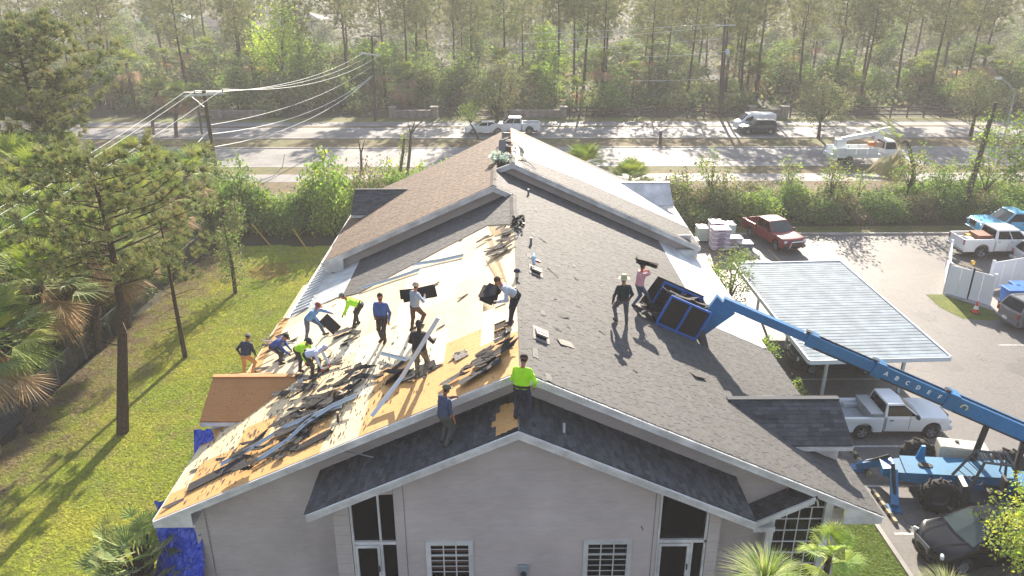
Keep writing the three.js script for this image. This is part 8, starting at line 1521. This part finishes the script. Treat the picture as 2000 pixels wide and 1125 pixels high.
// torn heap and tools on the rear ridge
for (let k = 0; k < 18; k++) { const p = V(XC + rr(-0.9, 0.6), 0, rr(-39.2, -43.5)); p.y = Math.min(hy(BL, p.x), hy(CR, p.x)) + 0.05; const o = lay(flakes[ri(14)], tarPaper[1 + ri(3)], p, p.x < -0.1 ? BL : CR, rr(0, 3), rr(0, 0.12), rr(-0.4, 0.4)); o.name = numbered('shingle_scrap'); tag(o, 'torn scrap heaped along the peeled rear ridge', 'shingle scrap', 'scraps on the rear ridge'); scene.add(o); }
{
  const c = V(-0.15, 9.0, -41.3), t = thing('felt_roll', 'dark grey roll of roofing felt standing on the rear ridge', 'roll', [c.x, c.y - 0.1, c.z]); part('roll', new Geo().tube([V(0, 0, 0.2), V(0.05, 0.5, -0.1)], 0.2, 14), S(0x6a6a72, 0.8), t); part('core', new Geo().tube([V(0.05, 0.5, -0.1), V(0.052, 0.52, -0.11)], 0.08, 10), M.black, t);
  const n = thing('green_sheet', 'crumpled pale green plastic sheet heaped on the rear ridge', 'sheet', [-0.2, 8.72, -39.9]); const L = new Leaves(); for (let k = 0; k < 60; k++) { const q = V(rr(-0.55, 0.5), rr(0, 0.35), rr(-0.4, 0.4)), d = rdir(); L.leaf(q, d, rdir().cross(d).normalize(), rr(0.2, 0.35), rr(0.08, 0.14), [0.3, 0.38, 0.32]); } part('sheet', L.build(), leafMat, n);
  const h = thing('air_hose', 'pale air hose looped over the rear ridge', 'hose', [0, 0, 0]); part('hose', new Geo().tube([V(-0.3, 8.9, -39.5), V(0.1, 9.12, -39.2), V(0.5, 9.05, -39.6), V(1.3, 8.68, -39.4), V(1.6, 8.5, -38.9)], 0.025, 6), S(0xd0d4d6, 0.5), h);
  const k = onSlope(1042, 520, AR), tool = thing('nail_gun', 'blue and red roofing tool resting on the ridge vent', 'tool', [k.x, k.y + 0.2, k.z]); part('tool_body', new Geo().tube([V(0, 0, 0.35), V(0, 0.12, 0), V(0.02, 0.2, -0.25)], [0.05, 0.09, 0.06], 9), S(0x8fa9bd, 0.4), tool); part('handle', new Geo().beam(V(0.02, 0.05, 0), V(0.24, 0, 0.1), 0.06, 0.08), S(0xa8302c, 0.5), tool);
  const cp = V(XA + 0.02, HA + 0.2, -24.6), cap = thing('baseball_cap', 'navy baseball cap left on the ridge', 'cap', [cp.x, cp.y, cp.z]); part('dome', new THREE.SphereGeometry(0.12, 16, 8, 0, 6.28, 0, 1.6), S(0x22243f, 0.85), cap); part('brim', new THREE.CylinderGeometry(0.1, 0.1, 0.012, 14, 1, false, 0, Math.PI).translate(0.08, 0, 0), S(0x22243f, 0.85), cap); part('crate', new Geo().box(-0.06, 0.06, -0.2, 0.0, -0.08, 0.08), S(0xb7a88e, 0.9), cap);
  const bl = onSlope(1012, 443, AR), bag = thing('black_bundle', 'black crumpled bundle of tar paper on the ridge', 'bundle', [bl.x, bl.y + 0.12, bl.z]); const L2 = new Leaves(); for (let i = 0; i < 50; i++) { const d = rdir(); L2.leaf(V(rr(-0.2, 0.2), rr(0, 0.3), rr(-0.2, 0.2)), d, rdir().cross(d).normalize(), rr(0.15, 0.28), rr(0.06, 0.12), [0.012, 0.012, 0.013]); } part('paper', L2.build(), S(0xffffff, 0.5, { vertexColors: true, side: THREE.DoubleSide }), bag);
  const mug = onSlope(663, 782, AL), bk = thing('bucket', 'dark bucket lying on its side in the rubbish', 'bucket', [mug.x, mug.y + 0.18, mug.z]); part('shell', new THREE.CylinderGeometry(0.16, 0.13, 0.32, 18, 1, true).rotateX(1.2), S(0x6a625a, 0.7, { side: THREE.DoubleSide }), bk); part('base', new THREE.CircleGeometry(0.13, 16).rotateX(-0.37 + Math.PI / 2).translate(0, -0.06, -0.15), M.black, bk);
  const sp = onSlope(660, 824, AL), pst = thing('wooden_peg', 'short wooden post standing on the deck', 'peg', [sp.x, sp.y, sp.z]); part('peg', new Geo().beam(V(0, 0, 0), V(0.02, 0.3, 0), 0.06, 0.06, V(0, 0, 1)), M.wood, pst); part('cap', new Geo().box(-0.02, 0.06, 0.3, 0.34, -0.04, 0.04), S(0x9c8c7c, 0.8), pst);
}
// blue tarpaulins hung over the wall and under the dormer
function tarp(label, w, h, pos, turn, slope, seed) {
  const nx = 26, ny = 34, g = new THREE.PlaneGeometry(w, h, nx, ny), p = g.attributes.position;
  for (let i = 0; i < p.count; i++) { const x = p.getX(i), y = p.getY(i), t = (h / 2 - y) / h; p.setZ(i, 0.16 * (N2(x * 11 + seed, y * 9, 1, 5) - 0.5) + 0.32 * (N2(x * 1.6 + seed, y * 0.7, 1, 3) - 0.5) + 0.22 * (N2(x * 4 + seed, y * 2.4, 1, 4) - 0.5) + slope * t * t); p.setX(i, x * (0.8 + 0.3 * t)); }
  const gf = g.toNonIndexed(); gf.computeVertexNormals();
  const o = part('tarpaulin', gf, P(0x1f47bd, 0.22, { side: THREE.DoubleSide, clearcoat: 0.3 })); o.position.set(...pos); o.rotation.y = turn; return tag(o, label, 'tarpaulin');
}
tarp('crumpled shiny blue tarpaulin hung from the eave down the corner of the wall', 1.7, 3.4, [-9.85, 1.6, -18.85], -0.25, 0.9, 3);
tarp('small blue tarpaulin bundle tied under the plywood dormer', 0.7, 0.9, [-10.0, 3.5, -21.7], 0.3, 0.2, 8);
{ const g = new THREE.PlaneGeometry(2.2, 2.6, 22, 26).rotateX(-Math.PI / 2), p = g.attributes.position; for (let i = 0; i < p.count; i++) p.setY(i, 0.05 + 0.4 * N2(p.getX(i) * 1.7, p.getZ(i) * 1.7, 1, 6) + 0.22 * N2(p.getX(i) * 6, p.getZ(i) * 6, 1, 4)); const gf = g.toNonIndexed(); gf.computeVertexNormals(); const o = part('tarpaulin', gf, P(0x1f47bd, 0.22, { side: THREE.DoubleSide, clearcoat: 0.3 })); o.position.set(-10.1, 0, -17.3); tag(o, 'blue tarpaulin spread in folds on the ground beside the palmetto', 'tarpaulin'); }
{ const o = part('cardboard', new Geo().box(-0.22, 0.22, 0, 0.02, -0.12, 0.12), S(0xa58a66, 0.9)); o.position.set(-9.9, 0.62, -17.4); o.rotation.set(0.1, 0.4, 0.15); tag(o, 'brown cardboard piece lying on the blue tarpaulin', 'cardboard'); }
renderer.render(scene, camera);
